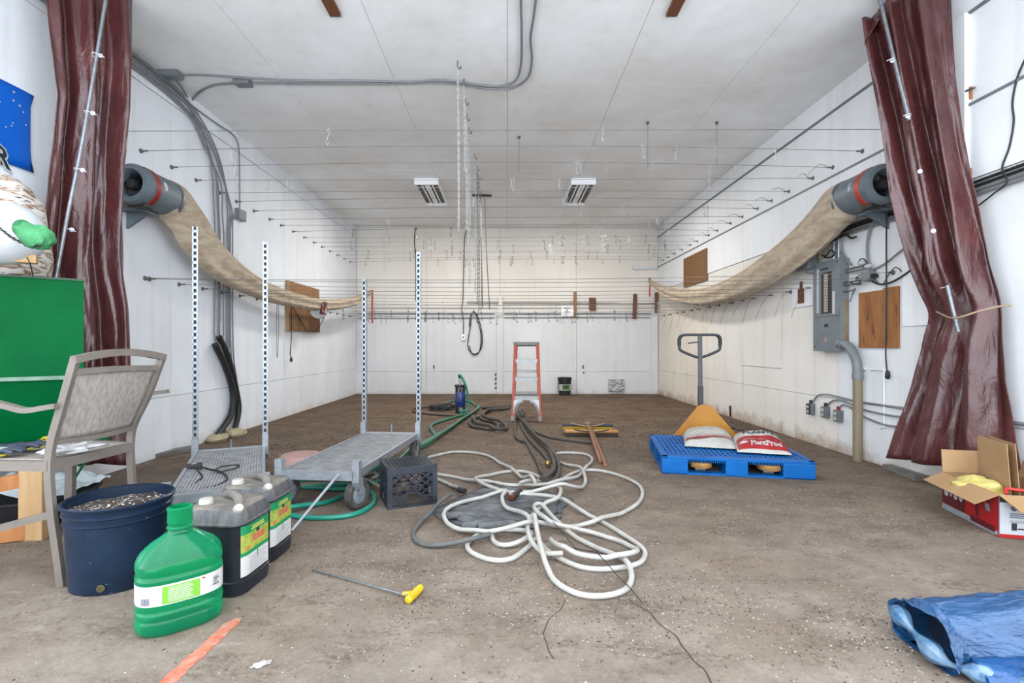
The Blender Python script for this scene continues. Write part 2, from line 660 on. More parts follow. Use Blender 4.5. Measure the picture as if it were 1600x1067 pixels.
# painted orange stripe and the long crack in the concrete
mb = MB()
pts = [G(372, 966), G(345, 990), G(318, 1015), G(290, 1040), G(258, 1070), G(235, 1095)]
pts = spline(pts, 14)
L_, R_ = [], []
for i, p in enumerate(pts):
    d = (pts[min(i + 1, len(pts) - 1)] - pts[max(i - 1, 0)]).normalized()
    n_ = Vector((-d.y, d.x, 0))
    w0 = 0.026 * min(1, 0.3 + i / 8)
    L_.append(p + n_ * (w0 + 0.010 * noise.noise(p * 40)) + Vector((0, 0, 0.0015)))
    R_.append(p - n_ * (w0 + 0.010 * noise.noise(p * 40 + Vector((9, 0, 0)))) + Vector((0, 0, 0.0015)))
mb.loft([[a, b] for a, b in zip(L_, R_)], False, False)
mb.build('paint_stripe', mat('orange_marking_paint', (212, 106, 74), (190, 164, 146), rough=0.8, scale=26, lo=0.40, hi=0.72), floor)
def crack(pxs, w):
    pts = []
    base = spline([G(*p) for p in pxs], 12)
    for p in base:
        pts.append(p + Vector((noise.noise(p * 11) * 0.02, noise.noise(p * 11 + Vector((5, 5, 0))) * 0.02, 0.0012)))
    m_ = MB()
    m_.loft([[p + Vector((w, 0, 0)), p - Vector((w, 0, 0))] for p in pts], False, False)
    m_.build('crack', mat('crack_shadow_soil', (70, 58, 48), rough=1.0), floor)  # flat dark strip, no cut; the crack's inner shade is put into its colour
crack([(985, 935), (1020, 965), (1058, 1000), (1100, 1050), (1118, 1080)], 0.0025)
crack([(882, 935), (875, 955), (850, 975), (846, 1000), (870, 1030)], 0.0018)

# ------------------------------------------------------------------ fluorescent fittings
M_tube = mat('fluorescent_tube', (238, 241, 243), rough=0.3, raw=True)
M_fit = mat('fitting_white_enamel', (240, 242, 244), rough=0.4, raw=True)
M_louver = mat('dark_louver_gap', (84, 88, 88), rough=0.5, metal=0.3)
def fitting(x0, x1, y0, y1, label):
    t = thing('fluorescent_light', ((x0 + x1) / 2, (y0 + y1) / 2, ZC - 0.1), label, 'light')
    MB().boxab((x0, y0 + 0.03, ZC - 0.004), (x1, y1 - 0.03, ZC - 0.05)).build('housing', M_fit, t)
    MB().boxab((x0 + 0.01, y0 + 0.03, ZC - 0.051), (x1 - 0.01, y1 - 0.03, ZC - 0.056)).build('reflector', M_louver, t)
    for yy in (y0, y1 - 0.03):
        MB().boxab((x0 - 0.006, yy, ZC - 0.004), (x1 + 0.006, yy + 0.03, ZC - 0.10), 0.003).build('end_cap', M_fit, t)
    for xx in (x0, x1 - 0.008):
        MB().boxab((xx, y0 + 0.03, ZC - 0.05), (xx + 0.008, y1 - 0.03, ZC - 0.094)).build('side_rail', M_fit, t)
    w = x1 - x0
    for fx in (0.27, 0.42, 0.58, 0.73):
        MB().cyl((x0 + w * fx, y0 + 0.03, ZC - 0.078), (x0 + w * fx, y1 - 0.03, ZC - 0.078), 0.013, n=10).build('tube', M_tube, t, smooth=True)
    MB().boxab((x0 + w * 0.46, y0 + 0.03, ZC - 0.056), (x0 + w * 0.54, y1 - 0.03, ZC - 0.074)).build('ballast_cover', M_fit, t)
    MB().boxab((x0, y0 + 0.16, ZC - 0.09), (x1, y0 + 0.168, ZC - 0.096)).build('guard_wire', M_fit, t)
    area_light('bay_fill_light', ((x0 + x1) / 2, (y0 + y1) / 2, ZC - 0.105), w, y1 - y0 - 0.08, 29, (1.0, 0.96, 0.90))  # added fill light to brighten the back of the bay; the tubes look unlit
    return t
fitting(-1.42, -1.065, 7.65, 8.8, 'white fluorescent ceiling fitting on the side of the sagging-duct wall with the plywood board')
fitting(0.99, 1.355, 7.65, 8.8, 'white fluorescent ceiling fitting on the side of the electrical panel wall')

# ------------------------------------------------------------------ curtains
def tarp_material():
    m, N, L, b = node_mat('maroon_tarpaulin')
    tc = N.new('ShaderNodeTexCoord')
    n1 = tex_noise(N, L, tc.outputs['Object'], 3.0, 5.0)
    c = ramp(N, L, n1, [(0.3, (62, 30, 31)), (0.55, (75, 38, 38)), (0.75, (90, 48, 47))])
    L.new(c, b.inputs['Base Color'])
    L.new(ramp(N, L, tex_noise(N, L, tc.outputs['Object'], 5.0, 4.0), [(0.3, (0.20, 0.20, 0.20, 1)), (0.7, (0.38, 0.38, 0.38, 1))]), b.inputs['Roughness'])
    mp = N.new('ShaderNodeMapping')
    mp.inputs['Scale'].default_value = (1.6, 1.6, 0.55)
    L.new(tc.outputs['Object'], mp.inputs['Vector'])
    bp = N.new('ShaderNodeBump')
    bp.inputs['Strength'].default_value = 0.55
    bp.inputs['Distance'].default_value = 0.035
    nn = N.new('ShaderNodeTexNoise')
    nn.inputs['Scale'].default_value = 6.0
    nn.inputs['Detail'].default_value = 6.0
    nn.inputs['Distortion'].default_value = 0.6
    L.new(mp.outputs['Vector'], nn.inputs['Vector'])
    L.new(nn.outputs['Fac'], bp.inputs['Height'])
    L.new(bp.outputs['Normal'], b.inputs['Normal'])
    b.inputs['Specular IOR Level'].default_value = 0.6
    return m
M_tarp = tarp_material()

def interp(tbl, y):
    ys = [t[0] for t in tbl]
    return float(np.interp(y, ys, [t[1] for t in tbl]))

def curtain_sheet(Lt, Rt, ylo, yhi, YL, YR, folds, amp, seed, nu=120, nv=90, pinch=None):
    """Lt/Rt: survey heights to edges; YL/YR distance tables"""
    def fn(u, v):
        yl = ylo[0] + (yhi[0] - ylo[0]) * v
        yr = ylo[1] + (yhi[1] - ylo[1]) * v
        a = P(interp(Lt, yl), yl, interp(YL, yl))
        b = P(interp(Rt, yr), yr, interp(YR, yr))
        d = (b - a)
        d.z = 0
        d.normalize()
        n_ = Vector((d.y, -d.x, 0))
        if n_.dot(Vector((0, 0, 0)) - a) < 0:
            n_ = -n_
        uu = u + 0.05 * math.sin(2.1 * v * 3 + seed) * math.sin(math.pi * u) + 0.03 * noise.noise(Vector((u * 3, v * 3, seed)))
        ph = folds * uu * 2 * math.pi + seed
        s = 0.5 + 0.5 * math.sin(ph) + 0.16 * math.sin(2.3 * ph + 1.3 * math.sin(4 * v + seed))
        k = 1.0
        if pinch is not None:
            yc = (yl + yr) / 2
            k = 1.0 - 0.45 * math.exp(-((yc - pinch) / 40.0) ** 2)
        p = a.lerp(b, u) + n_ * (amp * k * s)
        w = 0.02 * noise.noise(Vector((u * 7, v * 5, seed * 2))) + 0.010 * noise.noise(Vector((u * 16, v * 14, seed)))
        return p + n_ * w
    mb = MB()
    mb.grid(fn, nu, nv)
    return mb, fn

LtL = [(-60, 60), (0, 65), (150, 78), (250, 67), (330, 58), (430, 46), (560, 48), (722, 50)]
RtL = [(-60, 201), (0, 201), (100, 200), (260, 186), (400, 182), (480, 194), (560, 197), (722, 200)]
cl = thing('tarpaulin_curtain', (-3.0, 3.5, 0.15), 'maroon tarpaulin curtain bunched beside the green hopper', 'curtain')
mb, fnL = curtain_sheet(LtL, RtL, (-55, -25), (725, 724), [(-60, 3.30), (722, 3.30)], [(-60, 3.72), (722, 3.72)], 2.3, 0.10, 0.9)
mb.build('sheet', M_tarp, cl, smooth=True, angle=80, solid=0.004)
def free_edge(u, v):
    a = P(190 + 4 * u, 340 + 382 * v, 3.86)
    b = P(178 + 18 * v, 340 + 382 * v, 3.72)
    return a.lerp(b, u) + Vector((0.012 * math.sin(9 * v), 0, 0))
MB().grid(free_edge, 4, 30).build('back_hem', M_tarp, cl, smooth=True, solid=0.004)
rodp = [P(169, -25, 3.36), P(150, 95, 3.33), P(128, 225, 3.28), P(104, 345, 3.22), P(86, 440, 3.17)]
MB().tube(spline(rodp, 5), 0.0115, 10).build('pull_rod', M_steel, cl, smooth=True)
for px, py in ((150, 87), (138, 177), (122, 266), (105, 359)):
    q = P(px, py, 3.24)
    MB().lathe(q + Vector((0.03, 0, 0)), [(0.006, 0), (0.014, 0.001), (0.014, 0.005), (0.006, 0.006)], 12, (0.45, -0.9, 0)).build('grommet', M_steel_l, cl, smooth=True)
    MB().tube(spline([q + Vector((-0.012, 0, -0.01)), q + Vector((0.0, -0.03, 0.004)), q + Vector((0.03, -0.01, 0)), q + Vector((0.055, 0.0, -0.012))], 5), 0.003, 6).build('cord_tie', M_white, cl)

LtR = [(38, 1351), (60, 1354), (150, 1372), (200, 1382), (300, 1397), (400, 1427), (450, 1447), (485, 1461), (500, 1463), (550, 1456), (600, 1441), (660, 1416), (715, 1398)]
RtR = [(-60, 1474), (0, 1480), (100, 1490), (200, 1504), (300, 1525), (400, 1547), (470, 1568), (490, 1571), (600, 1580), (700, 1592), (748, 1598)]
cr_ = thing('tarpaulin_curtain', (3.0, 3.6, 0.15), 'maroon tarpaulin curtain tied at the waist beside the cardboard box', 'curtain')
mb, fnR = curtain_sheet(LtR, RtR, (38, -50), (715, 747), [(38, 3.80), (485, 3.72), (715, 3.98)], [(-60, 3.48), (200, 3.42), (490, 3.18), (748, 3.12)], 2.5, 0.11, 2.2, pinch=488)
mb.build('sheet', M_tarp, cr_, smooth=True, angle=80, solid=0.004)
def top_flop(u, v):
    a = P(1351 + 40 * u, 38 - 38 * u + 34 * v * (1 - u), 3.78 - 0.10 * v)
    return a + Vector((0, 0.02 * math.sin(6 * u), 0))
MB().grid(top_flop, 12, 6).build('folded_corner', M_tarp, cr_, smooth=True, solid=0.004)
MB().grid(lambda u, v: P(1468 + 20 * u + 6 * v, -40 + 270 * v, 3.56) + Vector((0, 0.02 * math.sin(8 * u + 3 * v), 0)), 10, 14).build('back_panel', M_tarp, cr_, smooth=True, solid=0.004)
MB().tube(spline([P(1373, -10, 3.62), P(1395, 85, 3.58), P(1421, 188, 3.52)], 6), 0.013, 10).build('pull_rod', M_steel, cr_, smooth=True)
MB().tube(spline([P(1480, 446, 3.30), P(1488, 480, 3.28), P(1497, 518, 3.27)], 6), 0.013, 10).build('pull_rod', M_steel, cr_, smooth=True)
MB().tube(spline([P(1463, 487, 3.56), P(1490, 497, 3.26), P(1530, 486, 3.14), P(1560, 479, 3.10), P(1580, 477, 3.08)], 6), 0.006, 6).build('tie_cord', mat('tan_cord', (190, 164, 136), rough=0.8), cr_)
for px, py in ((1394, 95), (1418, 182), (1437, 268), (1458, 361), (1436, 719)):
    q = P(px, py, 3.36 if py < 600 else 3.70)
    MB().lathe(q, [(0.006, 0), (0.015, 0.001), (0.015, 0.006), (0.006, 0.007)], 12, (-0.35, -0.93, 0)).build('grommet', M_steel_l, cr_, smooth=True)
for px, py in ((1390, 95), (1416, 181), (1474, 450)):
    q = P(px, py, 3.36)
    MB().tube(spline([q + Vector((-0.02, 0, 0)), q + Vector((0.01, -0.02, 0.006)), q + Vector((0.03, 0, 0))], 5), 0.003, 6).build('cord_tie', M_white, cr_)

# ------------------------------------------------------------------ duct fans and their limp sleeves
M_duct = mat('beige_mesh_sleeve', (236, 218, 192), (204, 182, 156), rough=0.85, scale=7, stretch=(1, 1, 3), bump=0.25, bscale=40)
M_fan = mat('grey_blue_fan_paint', (128, 142, 150), (108, 122, 130), rough=0.5, scale=9)
M_red = mat('red_band', (176, 44, 40), (150, 34, 32), rough=0.45, scale=8)
M_orange = mat('orange_red_band', (206, 66, 38), rough=0.45)
M_redstrap = mat('red_strap', (222, 58, 48), rough=0.6)
def duct_fan(x, y, z, side, label, band, bladed):
    t = thing('duct_fan', (x, y + 0.25, z - 0.17), label, 'fan')
    c = Vector((x, y, z))
    ax = (0, 1, 0)
    MB().lathe(c, [(0.100, 0.16), (0.105, 0.02), (0.118, 0.0), (0.152, 0.005), (0.165, 0.03), (0.165, 0.10)], 32, ax, False).build('intake_ring', M_fan, t, smooth=True)
    MB().lathe(c, [(0.166, 0.10), (0.171, 0.102), (0.171, 0.148), (0.166, 0.15)], 32, ax, False).build('band', band, t, smooth=True)
    MB().lathe(c, [(0.163, 0.10), (0.163, 0.40), (0.158, 0.46)], 32, ax, False).build('housing', M_fan, t, smooth=True)
    MB().lathe(c, [(0.001, 0.02), (0.035, 0.025), (0.045, 0.05), (0.045, 0.2)], 16, ax).build('motor_hub', M_cord, t, smooth=True)
    m_ = MB()
    for k in range(6):
        a = k * math.pi / 3
        u = Vector((math.cos(a), 0, math.sin(a)))
        w = Vector((-math.sin(a), 0, math.cos(a)))
        p0, p1 = c + u * 0.04 + Vector((0, 0.07, 0)), c + u * 0.10 + Vector((0, 0.07, 0))
        m_.add([p0 - w * 0.02, p0 + w * 0.02 + Vector((0, 0.04, 0)), p1 + w * 0.045 + Vector((0, 0.05, 0)), p1 - w * 0.03], [(0, 1, 2, 3)])
    m_.build('blade', M_black, t)
    MB().lathe(c, [(0.150, 0.16), (0.148, 0.165), (0.0, 0.17)], 24, ax, False).build('backplate', M_cord, t)
    MB().lathe(c, [(0.166, 0.43), (0.170, 0.44), (0.170, 0.455), (0.166, 0.465)], 32, ax, False).build('clamp', M_steel, t, smooth=True)
    # oval badge
    s = -side
    bx = []
    for k in range(16):
        a = 2 * math.pi * k / 16
        ang = math.radians(12) + math.sin(a) * 0.25
        bx.append(c + Vector((s * 0.1645 * math.cos(ang), 0.215 + 0.024 * math.cos(a), 0.1645 * math.sin(ang))))
    MB().add(bx, [tuple(range(16))]).build('badge', M_white if side < 0 else M_steel_l, t)
    # bracket to the wall
    xw = XL + 0.004 if side < 0 else XR - 0.004
    MB().boxab((x, y + 0.14, z - 0.185), (xw, y + 0.36, z - 0.168)).build('bracket', M_fan, t)
    MB().add([(xw - (-side) * 0.0, y + 0.24, z - 0.185), (x, y + 0.24, z - 0.185), (xw, y + 0.24, z - 0.32), (xw, y + 0.26, z - 0.185), (x, y + 0.26, z - 0.185), (xw, y + 0.26, z - 0.32)],
             [(0, 1, 2), (3, 5, 4), (0, 3, 4, 1), (1, 4, 5, 2), (2, 5, 3, 0)]).build('bracket_web', M_fan, t)
    MB().box((x - side * 0.02, y + 0.12, z - 0.15), (0.13, 0.12, 0.06), None, 0.01).build('wiring_box', M_cord, t)
    return t
FXL, FYL, FZL = -3.075, 4.05, 2.375
FXR, FYR, FZR = 3.075, 4.04, 2.37
duct_fan(FXL, FYL, FZL, -1, 'grey duct fan with dark red band beside the plywood-board wall conduits', M_red, True)
duct_fan(FXR, FYR, FZR, 1, 'grey duct fan with orange band above the electrical panel', M_orange, True)

def sleeve(pts, label):
    """pts: (centre, half height, half thickness) along the sleeve"""
    cs = spline([p[0] for p in pts], 10)
    n = len(cs)
    ks = np.linspace(0, len(pts) - 1, n)
    hh = np.interp(ks, range(len(pts)), [p[1] for p in pts])
    tt = np.interp(ks, range(len(pts)), [p[2] for p in pts])
    rings = []
    for i, c in enumerate(cs):
        d = (cs[min(i + 1, n - 1)] - cs[max(i - 1, 0)]).normalized()
        u = d.cross(Vector((0, 0, 1))).normalized()
        w = u.cross(d).normalized()
        ring = []
        for k in range(28):
            a = 2 * math.pi * k / 28
            wr = 1 + 0.10 * noise.noise(Vector((math.cos(a) * 1.5, math.sin(a) * 1.5, i * 0.06)))
            fold = 0.016 * math.sin(6 * a + 0.8 * math.sin(i * 0.07)) * min(1, i / 10)
            ring.append(c + w * (math.sin(a) * hh[i] * wr) + u * (math.cos(a) * tt[i] * wr + fold))
        rings.append(ring)
    t = thing('duct_sleeve', cs[n // 2] - Vector((0, 0, 0.3)), label, 'duct')
    MB().loft(rings, True, True).build('sleeve', M_duct, t, smooth=True, angle=70)
    e = cs[-1]
    MB().tube(spline([e + Vector((0, 0, 0.02)), e + Vector((0.02, -0.02, 0.045)), e + Vector((0.03, -0.01, 0.0)), e + Vector((0.02, 0, -0.25)), e + Vector((0.024, 0, -0.62 if e.x < 0 else -0.33))], 6), 0.016, 8).build('red_strap', M_redstrap, t, smooth=True)
    return t
sleeve([(Vector((FXL, 4.49, FZL)), 0.172, 0.168), (Vector((FXL + 0.01, 4.62, FZL - 0.05)), 0.20, 0.12), (Vector((-3.06, 4.85, 2.17)), 0.235, 0.085),
        (Vector((-3.06, 5.3, 1.93)), 0.19, 0.09), (Vector((-3.04, 6.0, 1.76)), 0.125, 0.09), (Vector((-2.99, 6.9, 1.69)), 0.10, 0.08), (Vector((-2.93, 8.0, 1.70)), 0.095, 0.075),
        (Vector((-2.85, 9.3, 1.88)), 0.085, 0.06), (Vector((-2.78, 10.2, 2.13)), 0.05, 0.04)],
       'limp beige mesh duct sleeve sagging past the plywood board')
sleeve([(Vector((FXR, 4.48, FZR)), 0.172, 0.168), (Vector((3.06, 4.66, FZR - 0.06)), 0.21, 0.12), (Vector((3.05, 5.0, 2.16)), 0.21, 0.085),
        (Vector((3.05, 5.6, 1.98)), 0.19, 0.085), (Vector((3.04, 6.5, 1.83)), 0.16, 0.085), (Vector((3.02, 7.6, 1.80)), 0.135, 0.075), (Vector((2.99, 8.7, 1.92)), 0.11, 0.06),
        (Vector((2.94, 9.6, 2.14)), 0.08, 0.045), (Vector((2.89, 10.2, 2.38)), 0.03, 0.02)],
       'limp beige mesh duct sleeve sagging above the electrical panel')

# ------------------------------------------------------------------ cables on the side walls and ceiling
def cable(name, pts, r, m, label, cat='cable', group=None, n=6, sub=8):
    o = MB().tube(spline(pts, sub), r, n).build(name, m, smooth=True)
    return tag(o, label, cat, group)

def lwp(Y, z, off=0.02):
    return Vector((XL + off, Y, z))

def rwp(Y, z, off=0.02):
    return Vector((XR - off, Y, z))

for k in range(4):
    zk = 3.575 - 0.04 * k
    Yk = 5.52 + 0.05 * k
    off = 0.028 + 0.012 * (k % 2)
    cable('armoured_cable', [lwp(3.3, zk, off), lwp(4.2, zk, off), lwp(4.8, zk - 0.01, off), lwp(5.14, zk - 0.09, off), lwp(5.36, zk - 0.28, off), lwp(Yk - 0.03, zk - 0.58, off), lwp(Yk, zk - 0.9, off), lwp(Yk + 0.03, 2.2, off),
                             lwp(Yk + 0.02, 1.4, off), lwp(Yk + 0.02, 1.16, off), lwp(5.64, 1.04, 0.04)], 0.0085, M_conduit,
          'grey armoured cable bending from the ceiling edge down into the black pipes', 'cable', 'armoured cables feeding the black pipes')
for k in range(3):
    zk = 3.56 - 0.05 * k
    Yk = 5.80 + 0.05 * k
    cable('armoured_cable', [lwp(3.3, zk, 0.05), lwp(4.4, zk, 0.05), lwp(5.05, zk - 0.03, 0.04), lwp(5.45, zk - 0.22, 0.035), lwp(5.68, zk - 0.48, 0.03), lwp(Yk - 0.02, zk - 0.8, 0.03), lwp(Yk, zk - 1.1, 0.03), lwp(Yk, 2.2, 0.03), lwp(Yk, 1.5, 0.03), lwp(Yk + 0.02, 0.95, 0.03), lwp(Yk + 0.10, 0.55, 0.03), lwp(Yk + 0.06, 0.18, 0.03)], 0.0085,
          M_conduit, 'grey armoured cable running down the wall behind the black pipes', 'cable', 'armoured cables behind the black pipes')
cable('black_conduit', [LW(336, 538, 0.06), LW(352, 572, 0.06), LW(364, 612, 0.06), LW(362, 645, 0.06), LW(349, 668, 0.07), LW(337, 683, 0.09)], 0.034, M_black,
      'thick black pipe curving down the wall, the one lower on its left foam plug', 'pipe', None, 12)
cable('black_conduit', [LW(342, 526, 0.05), LW(356, 556, 0.05), LW(367, 600, 0.04), LW(373, 638, 0.05), LW(367, 671, 0.07)], 0.032, M_black,
      'thick black pipe curving down the wall, crossing behind the longer one', 'pipe', None, 12)
M_foam = mat('cream_foam', (226, 214, 180), (206, 190, 150), rough=0.9, scale=20, bump=0.6, bscale=30)
for px, py, lab in ((340, 684, 'cream foam plug around the foot of the longer black pipe'), (367, 674, 'cream foam plug around the foot of the shorter black pipe')):
    p = LW(px, py, 0.09)
    o = MB().ball((p.x, p.y, 0.03), (0.10, 0.15, 0.055), 16, 8, None, 0.35, px).build('foam_plug', M_foam, smooth=True)
    tag(o, lab, 'foam')
def junction_box(c, s, R, label, m=M_greybox, name='junction_box'):
    t = thing(name, c, label, 'electrical box')
    MB().box(c, s, R, 0.004).build('body', m, t)
    lid = Vector(s)
    k = list(s).index(min(s))
    n_ = Vector((0, 0, 0))
    n_[k] = s[k] / 2 + 0.002
    ls = [v * 0.94 for v in s]
    ls[k] = 0.004
    MB().box(Vector(c) + (R @ n_ if R else n_), ls, R).build('cover', m, t)
    MB().box(Vector(c) - (R @ n_ if R else n_), ls, R).build('cover', m, t)
    return t
p = LW(376, 336, 0.03)
junction_box(p, (0.05, 0.17, 0.13), None, 'grey junction box on the wall between the vertical cables and the plywood board')
cable('armoured_cable', [lwp(3.3, 3.585, 0.034), lwp(4.8, 3.585, 0.034), LW(297, 162, 0.034), LW(340, 194, 0.034), LW(364, 210, 0.034), LW(373, 230, 0.034), LW(374.5, 280, 0.034), LW(374.5, 325, 0.034)], 0.008, M_conduit,
      'thin grey cable dropping into the top of the wall junction box')
for k in range(2):
    cable('armoured_cable', [LW(370, 334 + 3 * k, 0.03), LW(363, 342 + 2 * k, 0.03), LW(358 + 1.5 * k, 360, 0.03), LW(356 + 3 * k, 400, 0.03), LW(355 + 4 * k, 470, 0.03), LW(355 + 4 * k, 545, 0.03)], 0.011, M_conduit,
          'grey cable leaving the side of the wall junction box', 'cable', 'cables from the wall junction box')
p1, p2 = CE(267, 117, 0.03), CE(380, 129, 0.03)
junction_box(p1, (0.19, 0.10, 0.05), None, 'grey ceiling junction box at the cable bundle corner')
junction_box(p2, (0.15, 0.10, 0.05), None, 'grey ceiling junction box out on the open ceiling')
cable('ceiling_cable', [CE(283, 117, 0.02), CE(330, 118, 0.02), CE(400, 123, 0.02), CE(480, 126, 0.02), CE(560, 126, 0.02), CE(640, 128, 0.02), CE(690, 125, 0.02), CE(750, 133, 0.02), CE(785, 134, 0.02), CE(806, 125, 0.02), CE(814, 100, 0.02), CE(815, 50, 0.02), CE(814, -20, 0.02), Vector((0.098, 2.7, ZC - 0.02)), Vector((0.098, 1.75, ZC - 0.02))], 0.0095, M_conduit,
      'grey ceiling cable from the corner box, the inner one at the bend')
cable('ceiling_cable', [CE(398, 130, 0.02), CE(480, 131, 0.02), CE(600, 131, 0.02), CE(700, 130, 0.02), CE(760, 138, 0.02), CE(800, 137, 0.02), CE(824, 122, 0.02), CE(831, 95, 0.02), CE(829, 60, 0.02), CE(834, 25, 0.02), CE(839, -20, 0.02), Vector((0.215, 2.7, ZC - 0.02)), Vector((0.215, 1.75, ZC - 0.02))], 0.0105, M_conduit,
      'grey ceiling cable from the outer box, swinging wide at the bend')
cable('ceiling_cable', [CE(366, 130, 0.02), CE(335, 133, 0.02), CE(313, 143, 0.02), CE(301, 156, 0.02), CE(297, 170, 0.03)], 0.0105, M_conduit, 'grey cable arching from the cable bundle to the outer ceiling box')
cable('ceiling_cable', [CE(275, 125, 0.03), CE(284, 137, 0.03), CE(293, 152, 0.03), CE(299, 166, 0.04)], 0.009, M_conduit, 'short grey cable dropping from the corner ceiling box')

# right wall cables
for k, z in enumerate((2.19, 2.165, 2.14, 2.115)):
    cable('wall_cable', [rwp(1.75, z, 0.025), rwp(2.5, z, 0.025), rwp(3.2, z - 0.005 * k, 0.025), rwp(3.9, z - 0.01, 0.025), rwp(4.5, z, 0.025), rwp(5.0, z - 0.01, 0.025), rwp(5.4, z - 0.02 * k, 0.025)], 0.011, M_cord if k < 2 else M_conduit,
          'dark cable of the bundle running along the electrical panel wall' if k < 2 else 'grey cable of the bundle running along the electrical panel wall', 'cable', 'cable bundle on the panel wall')
cable('loose_cable', [Vector((XR - 0.02, 3.02, 3.38)), RW(1612, 60, 0.02), RW(1605, 85, 0.02), RW(1590, 120, 0.02), RW(1582, 160, 0.02), RW(1584, 190, 0.02), RW(1577, 230, 0.02), RW(1566, 262, 0.03), RW(1573, 285, 0.04), RW(1552, 303, 0.04), RW(1528, 322, 0.04), RW(1508, 340, 0.03)], 0.006, M_cord, 'thin black cable wandering down past the tied curtain')
# conduits from the bundle to the meter cluster
cable('grey_conduit', [RW(1373, 342, 0.03), RW(1362, 352, 0.03), RW(1356, 372, 0.03), RW(1355, 395, 0.03), RW(1358, 416, 0.03)], 0.013, M_conduit, 'grey conduit curving down to the round meter box')
cable('grey_conduit', [RW(1420, 382, 0.02), RW(1400, 398, 0.02), RW(1384, 411, 0.02), RW(1366, 421, 0.02)], 0.008, M_conduit, 'grey cable slanting from behind the curtain to the meter box')
cable('grey_conduit', [RW(1436, 410, 0.02), RW(1415, 428, 0.02), RW(1392, 441, 0.02), RW(1375, 444, 0.02), RW(1362, 439, 0.02)], 0.008, M_cord, 'dark cable sagging below the round meter box')
cable('power_lead', [RW(1385, 334, 0.06), RW(1385, 400, 0.05), RW(1385, 480, 0.05), RW(1384, 550, 0.05), RW(1386, 581, 0.05)], 0.006, M_cord, 'black power cord hanging straight across the knotty wood panel')
o = MB().lathe(RW(1387, 582, 0.05), [(0.006, 0.02), (0.018, 0.0), (0.02, -0.04), (0.012, -0.055)], 10).build('cord_plug', M_cord, smooth=True)
tag(o, 'black plug at the end of the hanging power cord', 'plug')

# ------------------------------------------------------------------ electrical panel and its neighbours
yN, yFr, xF = 4.78, 5.18, 3.18
t = thing('electrical_panel', (XR - 0.05, 4.98, 1.0), 'tall grey electrical breaker panel with open breaker slot', 'electrical panel')
MB().boxab((xF + 0.008, yN, 1.0), (XR - 0.002, yFr, 1.89)).build('enclosure', M_greybox, t)
M_panel = mat('panel_face_paint', (142, 152, 158), (130, 140, 146), rough=0.45, scale=6)
MB().boxab((xF - 0.002, yN - 0.006, 1.34), (xF + 0.008, yFr + 0.006, 1.895), 0.002).build('upper_cover', M_panel, t)
MB().boxab((xF - 0.002, yN - 0.006, 0.995), (xF + 0.008, yFr + 0.006, 1.335), 0.002).build('lower_cover', M_panel, t)
MB().boxab((xF - 0.004, 4.89, 1.37), (xF - 0.001, 5.05, 1.78)).build('breaker_slot', M_cord, t)
for k in range(14):
    z = 1.385 + k * 0.0275
    for y0, y1 in ((4.945, 4.97), (4.975, 5.0)):
        MB().boxab((xF - 0.010, y0, z), (xF - 0.004, y1, z + 0.022)).build('breaker', mat('ivory_breaker', (214, 200, 184), rough=0.5), t)
MB().boxab((xF - 0.006, 5.09, 1.38), (xF - 0.001, 5.12, 1.83)).build('index_card', M_white, t)
MB().boxab((xF - 0.006, 4.84, 1.36), (xF - 0.001, 4.875, 1.58)).build('index_card', M_white, t)
MB().boxab((xF - 0.005, 4.94, 1.81), (xF - 0.001, 5.06, 1.825)).build('nameplate', M_print, t)
MB().boxab((xF - 0.006, 4.89, 1.20), (xF - 0.001, 5.04, 1.335)).build('main_breaker_plate', M_greybox, t)
MB().boxab((xF - 0.014, 4.94, 1.235), (xF - 0.006, 4.985, 1.265)).build('main_switch', M_cord, t)
MB().boxab((xF - 0.004, 4.965, 1.09), (xF - 0.001, 4.995, 1.135)).build('sticker', mat('salmon_sticker', (220, 170, 150), rough=0.6), t)
for y, z in ((4.81, 1.04), (5.15, 1.04), (4.81, 1.86), (5.15, 1.86)):
    MB().cyl((xF - 0.002, y, z), (xF - 0.006, y, z), 0.008, n=8).build('screw', M_cord, t)
MB().boxab((xF + 0.03, yN - 0.002, 1.0), (XR - 0.01, yN + 0.001, 1.5)).build('rust_patch', mat('rusty_panel_side', (158, 152, 136), (140, 106, 70), rough=0.7, scale=14, stretch=(1, 1, 0.5), lo=0.45, hi=0.7), t)
# riser pipe
t = thing('service_pipe', (XR - 0.05, 4.56, 0.0), 'thick pipe from the electrical panel down to the floor, beige below and grey above', 'pipe')
MB().tube(spline([Vector((XR - 0.07, yN + 0.04, 1.062)), Vector((XR - 0.07, yN - 0.05, 1.06)), Vector((XR - 0.085, 4.63, 1.01)), Vector((XR - 0.085, 4.56, 0.90)), Vector((XR - 0.085, 4.545, 0.76))], 8), 0.040, 16).build('elbow', M_greybox, t, smooth=True)
MB().lathe((XR - 0.085, 4.545, 0.74), [(0.046, 0), (0.046, 0.06), (0.042, 0.065)], 16).build('coupling', M_greybox, t, smooth=True)
MB().cyl((XR - 0.085, 4.545, 0.0), (XR - 0.085, 4.545, 0.76), 0.039, n=18).build('riser', mat('beige_pipe_paint', (172, 156, 128), (152, 136, 110), rough=0.6, scale=4, stretch=(1, 1, 0.4)), t, smooth=True)
MB().lathe((XR - 0.07, yN - 0.004, 1.062), [(0.05, 0), (0.05, 0.012)], 16, (0, 1, 0)).build('locknut', M_steel, t)
